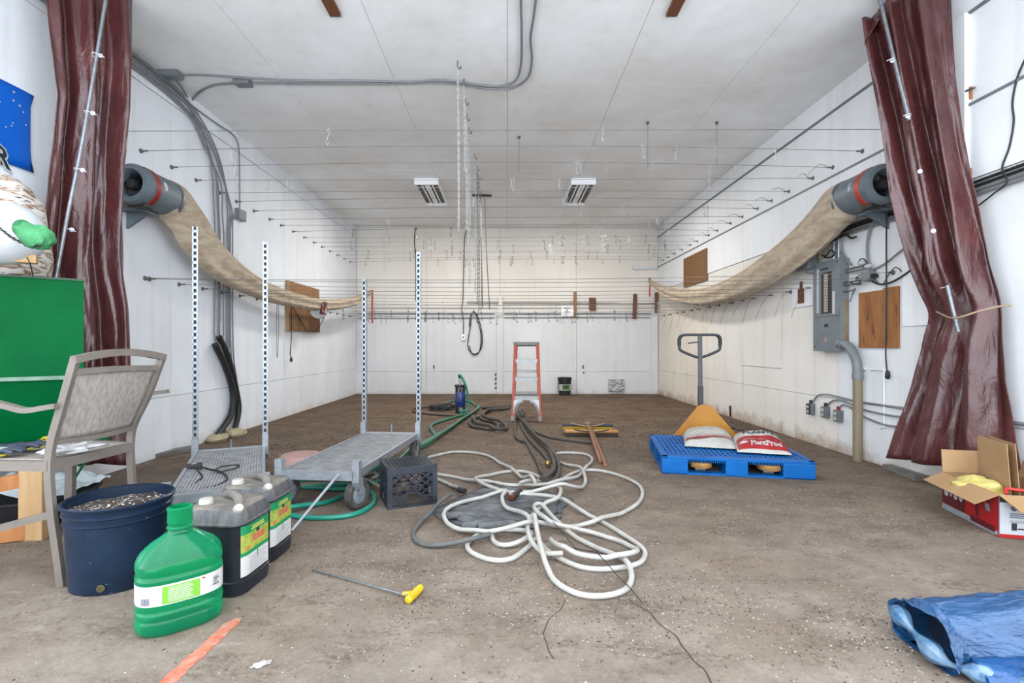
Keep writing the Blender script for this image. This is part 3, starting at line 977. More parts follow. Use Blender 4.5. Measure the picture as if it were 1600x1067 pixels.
# conduit drop loop behind the pipe
t = thing('conduit_loop', (XR - 0.02, 4.55, 0.3), 'thin white-painted conduit rectangle behind the thick service pipe', 'conduit')
MB().tube([RW(1352, 576, 0.015), RW(1341, 577, 0.015), RW(1340, 666, 0.015)], 0.010, 8).build('conduit', M_wallW, t)
MB().tube([RW(1360, 577, 0.015), RW(1381, 578, 0.015), RW(1381.5, 600, 0.015), RW(1381.5, 668, 0.015), RW(1376, 669, 0.015)], 0.008, 8).build('conduit', M_wallW, t)
# metal stubs and wiring above and beside the panel
for px, y0, y1, lab in ((1303, 408, 377, 'short white conduit stub above the electrical panel'), (1310.5, 410, 358, 'taller white conduit above the electrical panel')):
    a, b = RW(px, y0, 0.05), RW(px, y1, 0.05)
    o = MB().cyl(a, b, 0.014, n=10).build('conduit_stub', M_steel_l, smooth=True)
    tag(o, lab, 'conduit')
cable('conduit_bend', [RW(1312, 372, 0.04), RW(1315, 392, 0.04), RW(1322, 404, 0.04), RW(1330, 414, 0.04)], 0.010, M_steel_l, 'pale flexible conduit bending from above the panel to its side')
cable('loose_wires', [RW(1312, 369, 0.05), RW(1322, 367, 0.06), RW(1330, 372, 0.07), RW(1338, 370, 0.06)], 0.010, mat('dark_brown_wire', (70, 50, 48), rough=0.7), 'bunch of dark wires sticking out above the panel', 'wire')
cable('loose_wires', [RW(1296, 380, 0.05), RW(1306, 374, 0.06), RW(1318, 368, 0.06)], 0.009, M_cord, 'dark wires lying across the conduit stubs', 'wire')
a = RW(1262, 402, 0.0)
t = thing('wedge_housing', a, 'grey wedge-shaped metal housing above the electrical panel', 'housing')  # sloped metal cover, holds no lamp
y0_, y1_, zt, zb = RW(1281, 0).y, RW(1246, 0).y, 2.03, 1.86
MB().add([(XR - 0.005, y0_, zt), (XR - 0.005, y1_, zt - 0.10), (XR - 0.005, y0_, zb), (XR - 0.005, y1_, zb + 0.02), (XR - 0.13, y0_, zt - 0.02), (XR - 0.13, y1_, zt - 0.13), (XR - 0.13, y0_, zb), (XR - 0.13, y1_, zb + 0.02)],
         [(0, 1, 3, 2), (4, 6, 7, 5), (0, 4, 5, 1), (2, 3, 7, 6), (0, 2, 6, 4), (1, 5, 7, 3)]).build('housing', M_greybox, t)
MB().tube(spline([Vector((XR - 0.08, y0_, zt - 0.02)), Vector((XR - 0.09, y0_ - 0.06, zt + 0.04)), Vector((XR - 0.07, y0_ - 0.12, zt)), Vector((XR - 0.06, y0_ - 0.1, zt - 0.08))], 6), 0.018, 8).build('spout', mat('tan_fitting', (196, 168, 120), rough=0.6), t, smooth=True)
MB().tube(spline([RW(1256, 413, 0.08), RW(1256, 420, 0.08), RW(1262, 426, 0.06), RW(1271, 427, 0.06)], 6), 0.008, 6).build('cable', M_conduit, t)
cable('coil_wire', [RW(1282, 397, 0.06), RW(1290, 400, 0.08), RW(1298, 391, 0.08), RW(1304, 396, 0.07), RW(1298, 402, 0.07), RW(1288, 402, 0.07)], 0.007, M_cord, 'loop of dark wire between the wedge housing and the conduit stubs', 'wire')
# meter cluster
c = RW(1357, 430, 0.04)
t = thing('round_meter_box', c, 'round grey conduit box with wires beside the electrical panel', 'electrical box')
MB().lathe(c + Vector((0.03, 0, 0)), [(0.058, 0), (0.058, 0.06), (0.05, 0.068), (0.02, 0.07)], 20, (-1, 0, 0)).build('body', M_greybox, t, smooth=True)
MB().lathe(RW(1370, 431, 0.02), [(0.02, 0), (0.02, 0.05)], 12, (-1, 0, 0)).build('plug', M_cord, t)
for q, (a_, b_) in enumerate((((1323, 421), (1352, 414)), ((1322, 425), (1350, 420)), ((1313, 443), (1348, 436)), ((1314, 446), (1344, 441)), ((1316, 456), (1336, 452)))):
    MB().cyl(RW(a_[0], a_[1], 0.05), RW(b_[0], b_[1], 0.05), 0.011, n=8).build('connector', M_steel, t, smooth=True)
for q, (px, py, rx) in enumerate(((1346, 411, 0.045), (1356, 416, 0.045), (1333, 436, 0.035))):
    MB().ball(RW(px, py, 0.06), (0.02, rx, 0.022), 10, 6).build('insulator', M_white, t, smooth=True)
MB().tube(spline([RW(1340, 412, 0.06), RW(1346, 404, 0.07), RW(1354, 410, 0.07), RW(1350, 425, 0.07), RW(1340, 432, 0.06), RW(1330, 442, 0.06), RW(1345, 444, 0.06)], 6), 0.005, 6).build('wire', M_cord, t)
MB().tube(spline([RW(1366, 436, 0.05), RW(1378, 445, 0.06), RW(1388, 430, 0.05), RW(1398, 418, 0.05), RW(1406, 421, 0.04), RW(1408, 425, 0.03)], 6), 0.004, 6).build('wire', M_cord, t)
MB().tube(spline([RW(1336, 450, 0.05), RW(1332, 460, 0.05), RW(1328, 472, 0.04)], 6), 0.004, 6).build('wire', M_cord, t)
# knotty wood panel
a, b = RW(1345, 0).y, RW(1407, 0).y
t = thing('knotty_wood_panel', (XR - 0.02, (a + b) / 2, 1.03), 'knotty brown wood panel on the wall beside the electrical panel', 'board')
M_knot = mat('knotty_pine', (196, 134, 74), (164, 102, 52), rough=0.65, scale=2.5, stretch=(5, 5, 0.8), c3=(104, 62, 32), s3=6, t3=0.60, w3=0.08)
mid = b + (a - b) * 0.36
for y0_, y1_ in ((b, mid - 0.001), (mid + 0.001, a)):
    zt0 = 1.548 if y0_ == b else 1.535
    MB().boxab((XR - 0.003, y0_, 1.03), (XR - 0.022, y1_, zt0), 0.003).build('board', M_knot, t)
# plywood square
a, b = RW(1071, 0).y, RW(1107, 0).y
o = MB().boxab((XR - 0.018, b, 2.12), (XR - 0.038, a, 2.64), 0.002).build('plywood_square', mat('brown_plywood', (162, 116, 68), (142, 98, 54), rough=0.7, scale=4, stretch=(2, 2, 6)))
tag(o, 'brown plywood square on the white band of the panel wall', 'board')
# white card with a bit of brown wood
t = thing('white_backboard', RW(1256, 465, 0.02), 'small white board with a brown wood scrap left of the electrical panel', 'board')
MB().boxab(RW(1240, 447, 0.003), Vector((XR - 0.018, RW(1272, 0).y, RW(1240, 481).z)), 0.002).build('board', M_wallW, t)
y_ = RW(1255, 0).y
MB().boxab((XR - 0.018, y_ - 0.05, 1.52), (XR - 0.034, y_ + 0.05, 1.68), 0.004).build('wood_scrap', M_wood_d, t)
MB().boxab((XR - 0.018, y_ - 0.02, 1.68), (XR - 0.03, y_ + 0.02, 1.76), 0.003).build('wood_scrap', M_wood_d, t)
# outlets
M_outlet = mat('grey_outlet_box', (136, 142, 146), (120, 126, 130), rough=0.5, scale=14)
ends = [((1418, 638), (1380, 633), (1340, 627), (1310, 620), (1291, 616), (1278, 618), (1270, 628)), ((1418, 652), (1385, 648), (1350, 640), (1322, 628), (1306, 625), (1297, 629), (1292, 635)), ((1418, 667), (1385, 664), (1352, 652), (1334, 640), (1322, 633), (1314, 634), (1311, 640))]
labs = ['grey wall outlet box farthest from the thick pipe, dark front', 'grey wall outlet box in the middle of the three', 'grey wall outlet box with a red connector nearest the thick pipe']
for k, (px, py) in enumerate(((1267, 639), (1290, 644), (1310, 650))):
    c = RW(px, py, 0.03)
    t = thing('outlet_box', c, labs[k], 'outlet')
    MB().box(c, (0.055, 0.075, 0.115), None, 0.004).build('body', M_outlet, t)
    MB().box(c - Vector((0.029, 0, 0)), (0.004, 0.07, 0.11)).build('cover', M_cord if k == 0 else M_outlet, t)
    for dz in (-0.025, 0.025):
        MB().box(c + Vector((-0.032, 0.005, dz)), (0.004, 0.034, 0.032), None, 0.001).build('receptacle', M_white, t)
    MB().cyl(c + Vector((0, 0, 0.055)), c + Vector((0, 0, 0.095)), 0.016, n=10).build('connector', M_red if k == 2 else M_cord, t)
    cable('outlet_cable', [RW(q[0], q[1], 0.022) for q in ends[k]], 0.0085, M_conduit, 'grey cable feeding the ' + ['farthest', 'middle', 'nearest'][k] + ' wall outlet box from behind the curtain')
# right of the curtain
cable('wall_pipe', [RW(1580, 660, 0.03), RW(1600, 663, 0.03), RW(1640, 668, 0.03), Vector((XR - 0.03, 1.75, 0.57))], 0.014, M_conduit, 'grey pipe emerging behind the tied curtain', 'pipe')
for px, py, lab in ((1513, 147, 'rusty orange bracket patch high beside the tied curtain'), (1514, 274, 'yellowed wooden peg by the cable bundle beside the curtain')):
    o = MB().box(RW(px, py, 0.012), (0.02, 0.05, 0.09), None, 0.006).build('wall_peg', M_wood_o)
    tag(o, lab, 'peg')
cable('wall_rod', [RW(1492, 152, 0.02), RW(1508, 143, 0.04), RW(1523, 137, 0.05)], 0.008, M_wire, 'thin rod poking out beside the rusty bracket patch', 'rod')

# ------------------------------------------------------------------ left wall: plywood board, round reflector, cords, poster
a, b = LW(446, 0).y, LW(494, 0).y
t = thing('plywood_board', (XL + 0.03, (a + b) / 2, 1.27), 'large plywood board mounted on the wall under the sagging sleeve', 'board')
MB().boxab((XL + 0.008, a, 1.275), (XL + 0.055, b, 2.01), 0.002).build('sheet', M_ply, t)
MB().boxab((XL + 0.056, b - 0.42, 1.275), (XL + 0.066, b, 1.50), 0.002).build('patch', mat('darker_ply', (158, 106, 60), (140, 92, 50), rough=0.7, scale=5), t)
MB().boxab((XL + 0.008, a - 0.012, 1.275), (XL + 0.055, a, 2.015)).build('edge_strip', M_wood, t)
c = P(496, 484, 7.75)
t = thing('round_reflector', c, 'round white reflector with a red patch hanging on the plywood board', 'lamp')
ax = Vector((0.62, -0.78, 0.05)).normalized()
MB().lathe(c, [(0.02, -0.06), (0.10, -0.03), (0.135, 0.02), (0.14, 0.03), (0.13, 0.035), (0.06, 0.05), (0.01, 0.055)], 24, ax, True).build('dish', M_white, t, smooth=True)
u_, w_ = basis(ax)
MB().box(c + ax * 0.05 + Vector((0.07, 0.02, 0.02)), (0.06, 0.05, 0.20), Matrix.Rotation(0.3, 3, 'Y'), 0.006).build('red_patch', M_red, t)
MB().lathe(c, [(0.140, 0.015), (0.146, 0.02), (0.146, 0.032), (0.140, 0.036)], 24, ax, False).build('rim', M_cord, t)
MB().tube(spline([c + ax * 0.06 + Vector((-0.12, 0, 0.1)), c + ax * 0.08 + Vector((0.0, 0, 0.02)), c + ax * 0.07 + Vector((0.1, 0.02, -0.08))], 5), 0.008, 6).build('strap', M_cord, t)
cable('reflector_cord', [LW(457, 478, 0.07), LW(466, 494, 0.07), LW(478, 514, 0.075), LW(490, 518, 0.075), LW(500, 508, 0.09), LW(508, 491, 0.2), P(506, 480, 7.8)], 0.006, M_cord, 'thin dark cord looping below the round reflector', 'cord')
cable('power_lead', [LW(455, 477, 0.075), LW(455.5, 500, 0.08), LW(455, 530, 0.08), LW(453.5, 551, 0.08), LW(455, 559, 0.08)], 0.0065, M_cord, 'dark cord with a plug hanging in front of the plywood board', 'cord')
o = MB().lathe(LW(455, 560, 0.08), [(0.006, 0.02), (0.02, 0.0), (0.022, -0.04), (0.012, -0.05)], 8).build('cord_plug', M_cord, smooth=True)
tag(o, 'black plug hanging below the plywood board', 'plug')
cable('hanging_string', [LW(433, 474, 0.05), LW(432, 510, 0.05), LW(432.5, 553, 0.05), LW(434, 553, 0.05), LW(435.5, 510, 0.05), LW(435, 474, 0.05)], 0.004, mat('mauve_string', (150, 140, 156), rough=0.7), 'doubled thin string hanging from a hook beside the plywood board', 'string')
# poster
a, b = LW(50, 0).y, LW(-90, 0).y
t = thing('blue_banner', (XL + 0.01, (a + b) / 2, 2.24), 'blue banner with white dots on the wall above the speckled bale', 'banner')
def poster(u, v):
    y = b + (a - b) * u
    z = 2.24 + (2.77 - 2.24) * v
    if u > 0.95:
        y -= 0.05 * math.sin(math.pi * v)
    return Vector((XL + 0.012 + 0.004 * math.sin(9 * u), y, z))
MB().grid(poster, 20, 8).build('sheet', mat('banner_blue', (14, 104, 222), (22, 122, 240), rough=0.5, scale=2, spec=0.15), t, smooth=True, solid=0.002)
m_ = MB()
for k in range(26):
    y, z = random.uniform(b + 0.03, a - 0.06), random.uniform(2.38, 2.73)
    r = random.uniform(0.004, 0.008)
    m_.add([(XL + 0.0195, y + r * math.cos(q * math.pi / 4), z + r * math.sin(q * math.pi / 4)) for q in range(8)], [tuple(range(8))])
m_.build('dots', M_white, t)
zr = LW(3, 247).z
yr = LW(-2, 0).y
fn_ = lambda s, off: (lambda x, y: Vector((XL + 0.0195 + off, yr + x * s, zr + y * s - x * 0.3)))
text_part('R', 0.17, fn_(1.0, 0.0), 'letter_outline', M_white, t, bold=0.014)
text_part('R', 0.17, fn_(1.0, 0.0015), 'letter', mat('dark_teal_print', (16, 52, 60), rough=0.6), t, bold=0.004)

# ------------------------------------------------------------------ back wall details
for k, (z, x0, x1, r, m) in enumerate(((1.745, XL + 0.05, -0.28, 0.012, M_conduit), (1.745, -0.06, 3.1, 0.012, M_conduit), (1.645, XL + 0.05, -0.28, 0.007, M_wire), (1.655, -0.06, 3.1, 0.007, M_wire),
                                       (1.955, -0.87, 3.2, 0.007, M_cord), (2.0, -0.87, 2.4, 0.006, M_wire), (1.86, XL + 0.05, 3.2, 0.004, M_wire))):
    o = MB().cyl((x0, YB - 0.045, z), (x1, YB - 0.045, z), r, n=8).build('wall_rail', m, smooth=True)
    tag(o, ['grey conduit along the back wall beside the plywood-board side', 'grey conduit along the back wall under the white notice', 'lower thin wire on the back wall behind the cart posts', 'lower thin wire on the back wall under the white notice',
            'black wire on the back wall running behind the brown wood strips', 'thin wire just above the black wire on the back wall', 'full width thin wire on the back wall above the grey conduits'][k], 'wire' if r < 0.01 else 'conduit')
for k, (px, y0, y1, w, lab) in enumerate(((898.5, 456, 495, 0.065, 'brown wood strip beside the white notice on the back wall'), (991.5, 459, 498, 0.075, 'brown wood strip on the back wall between the small block and corner'),
                                          (1027, 457, 489, 0.07, 'brown wood strip in the back wall corner under the red strap'), (925.5, 465, 485, 0.145, 'small reddish brown wood block on the back wall'))):
    a = BW(px, y0, 0.05)
    b = BW(px, y1, 0.05)
    o = MB().box((a + b) / 2 + Vector((-0.02 if k == 2 else 0, -0.015, 0)), (w, 0.035, a.z - b.z), Matrix.Rotation(0.03 if k == 1 else 0, 3, 'Y'), 0.003).build('wood_strip', M_wood_d if k else M_ply)
    tag(o, lab, 'wood strip' if k < 3 else 'wood block')
a, b = BW(877, 478, 0.05), BW(896, 494, 0.05)
t = thing('notice', (a + b) / 2, 'white notice with lines of black lettering on the back wall', 'sign')
MB().boxab((a.x, YB - 0.052, b.z), (b.x, YB - 0.06, a.z)).build('card', M_fit, t)
cc = (a + b) / 2
for dz, xs_ in ((0.065, (-0.07, -0.05, -0.035, -0.01, 0.005, 0.03, 0.055)), (0.02, (-0.03, 0.0)), (-0.02, (-0.06, -0.045, -0.02, 0.0, 0.02, 0.04)), (-0.075, (-0.05, -0.03))):
    m_ = MB()
    for xx in xs_:
        m_.box(Vector((cc.x + xx, YB - 0.0615, cc.z + dz)), (0.013, 0.003, 0.026 if dz < 0.06 else 0.034))
    m_.build('lettering', M_print, t)
# cords hanging on the back wall
cable('drop_lead', [BW(730, 357, 0.04), BW(726, 372, 0.04), BW(725, 400, 0.04), BW(724, 440, 0.04), BW(723, 470, 0.05), BW(721, 484, 0.07), BW(724, 500, 0.06), BW(724, 524, 0.05)], 0.009, M_cord, 'long black cord hanging down the back wall to a socket', 'cord')
c = BW(724, 527, 0.06)
t = thing('cord_socket', c, 'white socket at the end of the back wall cord', 'socket')
MB().box(c, (0.075, 0.04, 0.13), None, 0.008).build('body', M_fit, t)
MB().box(c - Vector((0, 0.022, 0)), (0.025, 0.006, 0.04)).build('slot', M_cord, t)
cable('drop_lead', [BW(651, 356, 0.03), BW(648, 364, 0.03), BW(648, 385, 0.03), BW(650, 402, 0.03), BW(650, 470, 0.03)], 0.011, M_cord, 'short black cord at the top of the back wall behind the cart post', 'cord')
pts = []
for k in range(2):
    dx, dy = (0, 2, -2)[k], (0, 2, 4)[k]
    pts += [BW(733 + dx, 510, 0.05 + 0.012 * k), BW(735 + dx, 495, 0.06 + 0.012 * k), BW(740, 487 - dy * 0.3, 0.07 + 0.01 * k), BW(747 - dx, 496, 0.06 + 0.012 * k), BW(753 - dx, 520, 0.05 + 0.012 * k), BW(753 - dx, 540, 0.05 + 0.012 * k), BW(747, 551 + dy * 0.6, 0.05 + 0.012 * k), BW(738, 552 + dy * 0.5, 0.05 + 0.012 * k), BW(731 + dx, 540, 0.05 + 0.012 * k)]
cable('hanging_hose_loop', pts, 0.0095, M_cord, 'black cable coiled in a long loop on a back wall hook', 'cable', None, 7)
o = MB().tube(spline([BW(740, 489, 0.02), BW(740, 487, 0.10), BW(740, 484, 0.12)], 4), 0.008, 6).build('wall_hook', M_wire)
tag(o, 'metal hook carrying the coiled cable on the back wall', 'hook')
for px, py, lab, m in ((678, 573, 'small dark outlet in the back wall behind the cart post', M_cord), (911, 573, 'small dark outlet in the back wall above the black bucket', M_cord), (912, 582, 'small red outlet below the dark one on the back wall', M_red)):
    c = BW(px, py, 0.026)
    t = thing('wall_outlet', c, lab, 'outlet')
    MB().box(c, (0.05, 0.012, 0.085 if m is M_cord else 0.05), None, 0.002).build('plate', M_wallB2, t)
    for dz in ((-0.02, 0.02) if m is M_cord else (0,)):
        MB().box(c + Vector((0, -0.008, dz)), (0.034, 0.008, 0.03), None, 0.002).build('receptacle', m, t)
for q in range(4):
    o = MB().box(BW(774.5, 585 + 7 * q, 0.03), (0.03, 0.012, 0.05), Matrix.Rotation(0.5, 3, 'Y')).build('hinge_strap', M_cord)
    tag(o, 'small rusty black strap stub on the back wall batten joint', 'strap', 'strap stubs on the back wall')

# ------------------------------------------------------------------ drying wires, hooks and chains
hook_meshes = {}
def hook_at(p, rz, s, label, group, dark=False):
    hook_mesh = hook_meshes.get(dark)
    if hook_mesh is None:
        pts = []
        for k in range(7):
            a = math.pi * (1.25 - 1.25 * k / 6)
            pts.append(Vector((0.014 * math.cos(a), 0, -0.002 + 0.014 * math.sin(a))))
        pts += [Vector((0.012, 0, -0.03)), Vector((-0.004, 0, -0.07))]
        for k in range(6):
            a = math.pi + math.pi * 1.2 * k / 5
            pts.append(Vector((0.010 + 0.015 * math.cos(a), 0.0, -0.085 + 0.015 * math.sin(a))))
        mb_ = MB()
        mb_.tube(pts, 0.0042, 4)
        o = mb_.build('wire_hook', mat('silhouette_dark_hook', (84, 80, 78), rough=0.6) if dark else mat('bright_zinc_hook', (214, 216, 218), rough=0.4, metal=0.3))  # same hook in two tones; the dark one has its silhouette put into colour
        hook_mesh = hook_meshes[dark] = o.data
        for v in hook_mesh.vertices:
            v.co += ORG[o.name]
        bpy.data.objects.remove(o)
    o = bpy.data.objects.new('wire_hook', hook_mesh)
    col.objects.link(o)
    o.location = p
    o.rotation_euler = (0, random.uniform(-0.15, 0.15), rz)
    o.scale = (s * 0.62, s * 0.62, s)
    tag(o, label, 'hook', group)

def dry_wire(yl, yr, zl, zr, label, group, up, tails):
    mid = random.uniform(-0.02, 0.05) if up else random.uniform(-0.06, -0.02)
    pts = []
    for k in range(13):
        f = k / 12
        pts.append(Vector((XL + 0.05 + (XR - XL - 0.10) * f, yl + (yr - yl) * f, zl + (zr - zl) * f + mid * 4 * f * (1 - f))))
    t = thing('drying_wire', (0, (yl + yr) / 2, (zl + zr) / 2 - 0.05), label, 'wire', group)
    MB().tube(pts, 0.0025, 5).build('line', M_wire, t)
    for q, sx in ((pts[0], -1), (pts[-1], 1)):
        MB().lathe(q + Vector((sx * 0.05, 0, 0)), [(0.022, 0), (0.022, 0.008), (0.008, 0.012), (0.007, 0.055), (0.010, 0.06)], 8, (-sx, 0, 0)).build('anchor', M_wire, t)
    if tails:
        e = pts[-1]
        a = random.uniform(0.12, 0.3)
        sgn = 1 if up else -1
        MB().tube(spline([e, e + Vector((-0.02, a * 0.4, sgn * 0.07)), e + Vector((-0.03, a, sgn * random.uniform(-0.02, 0.12) - (0 if up else 0.2)))], 5), 0.0028, 4).build('tail', M_wire, t)
    return pts

WU, WLo = [], []
for k in range(17):
    y0 = 4.05 + 0.395 * k
    WU.append(dry_wire(y0 + 0.06 * random.random(), y0 + 0.08 + 0.1 * random.random(), 2.79, 2.84, 'thin steel drying wire of the upper row, strung from wall to wall', 'upper drying wires', True, k > 1))
for k in range(17):
    y0 = 4.16 + 0.385 * k
    WLo.append(dry_wire(y0 + (0.35 if k == 0 else 0.06 * random.random()), y0 + 0.1 * random.random(), 1.66, 1.67, 'thin steel drying wire of the lower row, strung from wall to wall', 'lower drying wires', False, k > 1))
def on_wire(pts, f):
    x = f * 12
    i = min(int(x), 11)
    return pts[i].lerp(pts[i + 1], x - i)
for k in range(72):
    w = WU[min(16, int(abs(random.gauss(0.55, 0.3)) * 17) % 17)]
    f = random.choice([random.uniform(0.05, 0.95), random.uniform(0.55, 0.93)])
    p = on_wire(w, f)
    n_ = random.choice([1, 1, 1, 2, 3])
    for q in range(n_):
        hook_at(p + Vector((0.028 * q, 0, 0)), random.uniform(-0.7, 0.7), random.uniform(0.85, 1.25), 'small bent steel hook hanging on an upper drying wire', 'hooks on the upper wires')
for k in range(45):
    w = WLo[min(16, int(random.uniform(6, 17)))]
    p = on_wire(w, random.uniform(0.05, 0.95))
    hook_at(p, random.uniform(-0.7, 0.7), random.uniform(0.85, 1.25), 'small bent steel hook hanging on a lower drying wire', 'hooks on the lower wires')

for k in range(62):
    p = on_wire(WU[random.randint(9, 16)], random.uniform(0.06, 0.94))
    hook_at(p, random.uniform(-0.7, 0.7), random.uniform(0.9, 1.5), 'small steel hook coloured silhouette-dark hanging on an upper drying wire near the back wall', 'silhouette-dark hooks near the back wall', True)
for k in range(52):
    p = on_wire(WLo[random.randint(11, 16)], random.uniform(0.04, 0.9))
    hook_at(p, random.uniform(-0.7, 0.7), random.uniform(0.9, 1.6), 'small steel hook coloured silhouette-dark hanging on a lower drying wire near the back wall', 'silhouette-dark hooks near the back wall', True)

# chains from the row of ceiling hooks
def chain(top, length, label, group, m):
    t = thing('hanging_chain', top - Vector((0, 0, length)), label, 'chain', group)
    MB().tube(spline([top + Vector((0, 0, 0.02)), top + Vector((0, 0, -0.03)), top + Vector((0.02, 0, -0.055)), top + Vector((0.03, 0, -0.03))], 4), 0.006, 6).build('ceiling_hook', M_wire, t)
    mb_ = MB()
    pitch = 0.034
    n_ = int(length / pitch)
    for i in range(n_):
        c = top + Vector((0.01 * math.sin(i * 0.05), 0, -0.05 - pitch * (i + 0.5)))
        ring = []
        for q in range(8):
            a = 2 * math.pi * q / 8
            x, z = 0.0085 * math.cos(a), 0.024 * math.sin(a)
            ring.append(c + (Vector((x, 0, z)) if i % 2 else Vector((0, x, z))))
        mb_.tube(ring, 0.0034, 4, closed=True)
    mb_.build('links', m, t)
M_chain = mat('pale_zinc_chain', (250, 252, 250), (226, 228, 226), rough=0.45, metal=0.2, scale=60)
for k, (px, py, yend, m) in enumerate(((715, 95, 350, M_chain), (725, 123, 260, M_chain), (727.5, 153, 352, M_chain), (730, 178, 400, M_chain), (733, 199, 440, M_chain), (742, 240, 452, M_chain), (745.5, 258, 470, M_steel),
                                       (748, 273, 478, M_steel), (751.5, 298, 486, M_steel))):
    top = CE(px, py, 0.0)
    length = top.z - (CAMZ + (CY - yend) * top.y / F)
    chain(top - Vector((0, 0, 0.02)), length, 'thin pale chain hanging from a ceiling hook in the middle of the bay', 'chains hanging from the ceiling', m)
o = MB().cyl(CE(738, 305, 0.02), CE(768, 306, 0.02), 0.018, n=8).build('ceiling_bar', M_cord, smooth=True)
tag(o, 'short dark bar on the ceiling behind the chains', 'bar')
cable('ceiling_line', [P(751, 304, 8.3), P(752, 380, 8.3), P(754, 480, 8.35)], 0.009, M_wire, 'straight dark line hanging from the short ceiling bar', 'line')
cable('ceiling_line', [P(757, 306, 8.35), P(760, 390, 8.4), P(765, 484, 8.5)], 0.009, M_wire, 'slanting dark line hanging from the short ceiling bar', 'line')
for px, y0, y1 in ((1012, 190, 262), (1120, 190, 258), (811, 213, 270)):
    a = CE(px, y0, 0.0)
    b = Vector((a.x, a.y, CAMZ + (CY - y1) * a.y / F))
    t = thing('ceiling_drop_wire', b, 'straight thin wire dropping from a ceiling eye over the upper wires', 'wire', 'drop wires from the ceiling')
    MB().cyl(a - Vector((0, 0, 0.03)), b, 0.003, n=5).build('wire', M_wire, t)
    MB().lathe(a - Vector((0, 0, 0.03)), [(0.012, 0), (0.02, 0.01), (0.02, 0.03)], 8).build('eye', M_wire, t)

# ------------------------------------------------------------------ green hopper on its stand
M_green = mat('green_enamel', (0, 112, 58), (2, 98, 52), rough=0.42, scale=3, c3=(40, 130, 90), s3=26, t3=0.74, w3=0.05, spec=0.05)
M_green_d = mat('green_steel_frame', (2, 92, 52), (4, 80, 48), rough=0.4, scale=5, spec=0.1)
H0 = Vector((-2.545, 3.0, 0))
hu = Vector((-0.76, -0.65, 0)).normalized()      # along the front, away from the curtain
hd = Vector((-0.65, 0.76, 0)).normalized()       # to the back
def HP(a, d, z):
    return H0 + hu * a + hd * d + Vector((0, 0, z))
t = thing('steel_hopper', HP(0.3, 0.15, 0.0), 'green steel hopper on a stand behind the patio chair', 'hopper')
zt, zs, zb = 1.442, 0.862, 0.40
WH, DH = 0.66, 0.27
def ring_h(z, in_f, in_s, th=0.0):
    return [HP(in_s + th, in_f + th, z), HP(WH - in_s - th, in_f + th, z), HP(WH - in_s - th, DH - th, z), HP(in_s + th, DH - th, z)]
MB().loft([ring_h(zs, 0, 0), ring_h(zt, 0, 0), ring_h(zt, 0, 0, 0.006), ring_h(zs, 0, 0, 0.006)], False).build('bin', M_green, t)
MB().loft([ring_h(zb, 0.14, 0.12), ring_h(0.62, 0.045, 0.03), ring_h(zs - 0.006, 0.003, 0.0)], True).build('sloped_bottom', M_green, t, smooth=True, angle=20)
MB().bar(HP(-0.006, -0.004, zs), HP(WH, -0.004, zs), 0.014, 0.022, (0, 0, 1)).build('seam_flange', mat('pale_seam', (150, 178, 158), (110, 150, 128), rough=0.6, scale=12), t)
MB().bar(HP(-0.006, -0.002, zt), HP(WH, -0.002, zt), 0.016, 0.012, (0, 0, 1)).build('rim', mat('worn_green_rim', (70, 84, 70), (40, 96, 66), rough=0.6, scale=12), t)
MB().bar(HP(-0.12, 0.05, 0.46), HP(WH, 0.05, 0.46), 0.05, 0.075, (0, 0, 1)).build('stand_rail', M_green_d, t)
for a_ in (0.05, WH - 0.05):
    MB().bar(HP(a_, 0.20, 0.0), HP(a_, 0.20, 0.5), 0.05, 0.05).build('stand_leg', M_green_d, t)
MB().bar(HP(-0.06, 0.03, 0.44), HP(0.18, 0.03, 0.0), 0.012, 0.05, (0.6, -0.8, 0)).build('brace', M_green_d, t)
# speckled bale
def bale_material():
    m, N, L, b = node_mat('bark_speckled_bale')
    tc = N.new('ShaderNodeTexCoord')
    mp = N.new('ShaderNodeMapping')
    mp.inputs['Scale'].default_value = (1, 1, 3)
    mp.inputs['Rotation'].default_value = (0.4, 0.5, 0)
    L.new(tc.outputs['Object'], mp.inputs['Vector'])
    n = N.new('ShaderNodeTexNoise')
    n.inputs['Scale'].default_value = 9
    n.inputs['Detail'].default_value = 8
    n.inputs['Distortion'].default_value = 1.6
    L.new(mp.outputs['Vector'], n.inputs['Vector'])
    c = ramp(N, L, n.outputs['Fac'], [(0.30, (92, 60, 42)), (0.42, (130, 104, 86)), (0.50, (180, 174, 166)), (0.64, (188, 186, 182)), (0.72, (70, 62, 56))])
    L.new(c, b.inputs['Base Color'])
    b.inputs['Roughness'].default_value = 0.9
    bp = N.new('ShaderNodeBump')
    bp.inputs['Strength'].default_value = 0.6
    L.new(n.outputs['Fac'], bp.inputs['Height'])
    L.new(bp.outputs['Normal'], b.inputs['Normal'])
    return m
o = MB().ball((-3.0, 3.0, 1.66), (0.20, 0.20, 0.40), 32, 20, None, 0.12, 3.0).build('speckled_bale', bale_material(), smooth=True)
tag(o, 'white and brown speckled bale piled in the green hopper', 'bale')
c = Vector((-2.70, 2.69, 1.655))
ax = Vector((0.55, -0.82, 0.08)).normalized()
t = thing('white_tank', c - Vector((0, 0, 0.17)), 'round white tank with a green wrapped valve on the green hopper', 'tank')
MB().lathe(c, [(0.10, -0.10), (0.155, -0.06), (0.172, 0.0), (0.165, 0.04), (0.135, 0.085), (0.08, 0.108), (0.01, 0.115)], 32, ax).build('shell', mat('white_tank_paint', (232, 236, 238), (204, 208, 210), rough=0.45, scale=4), t, smooth=True)
gv = P(54, 369, 2.52)
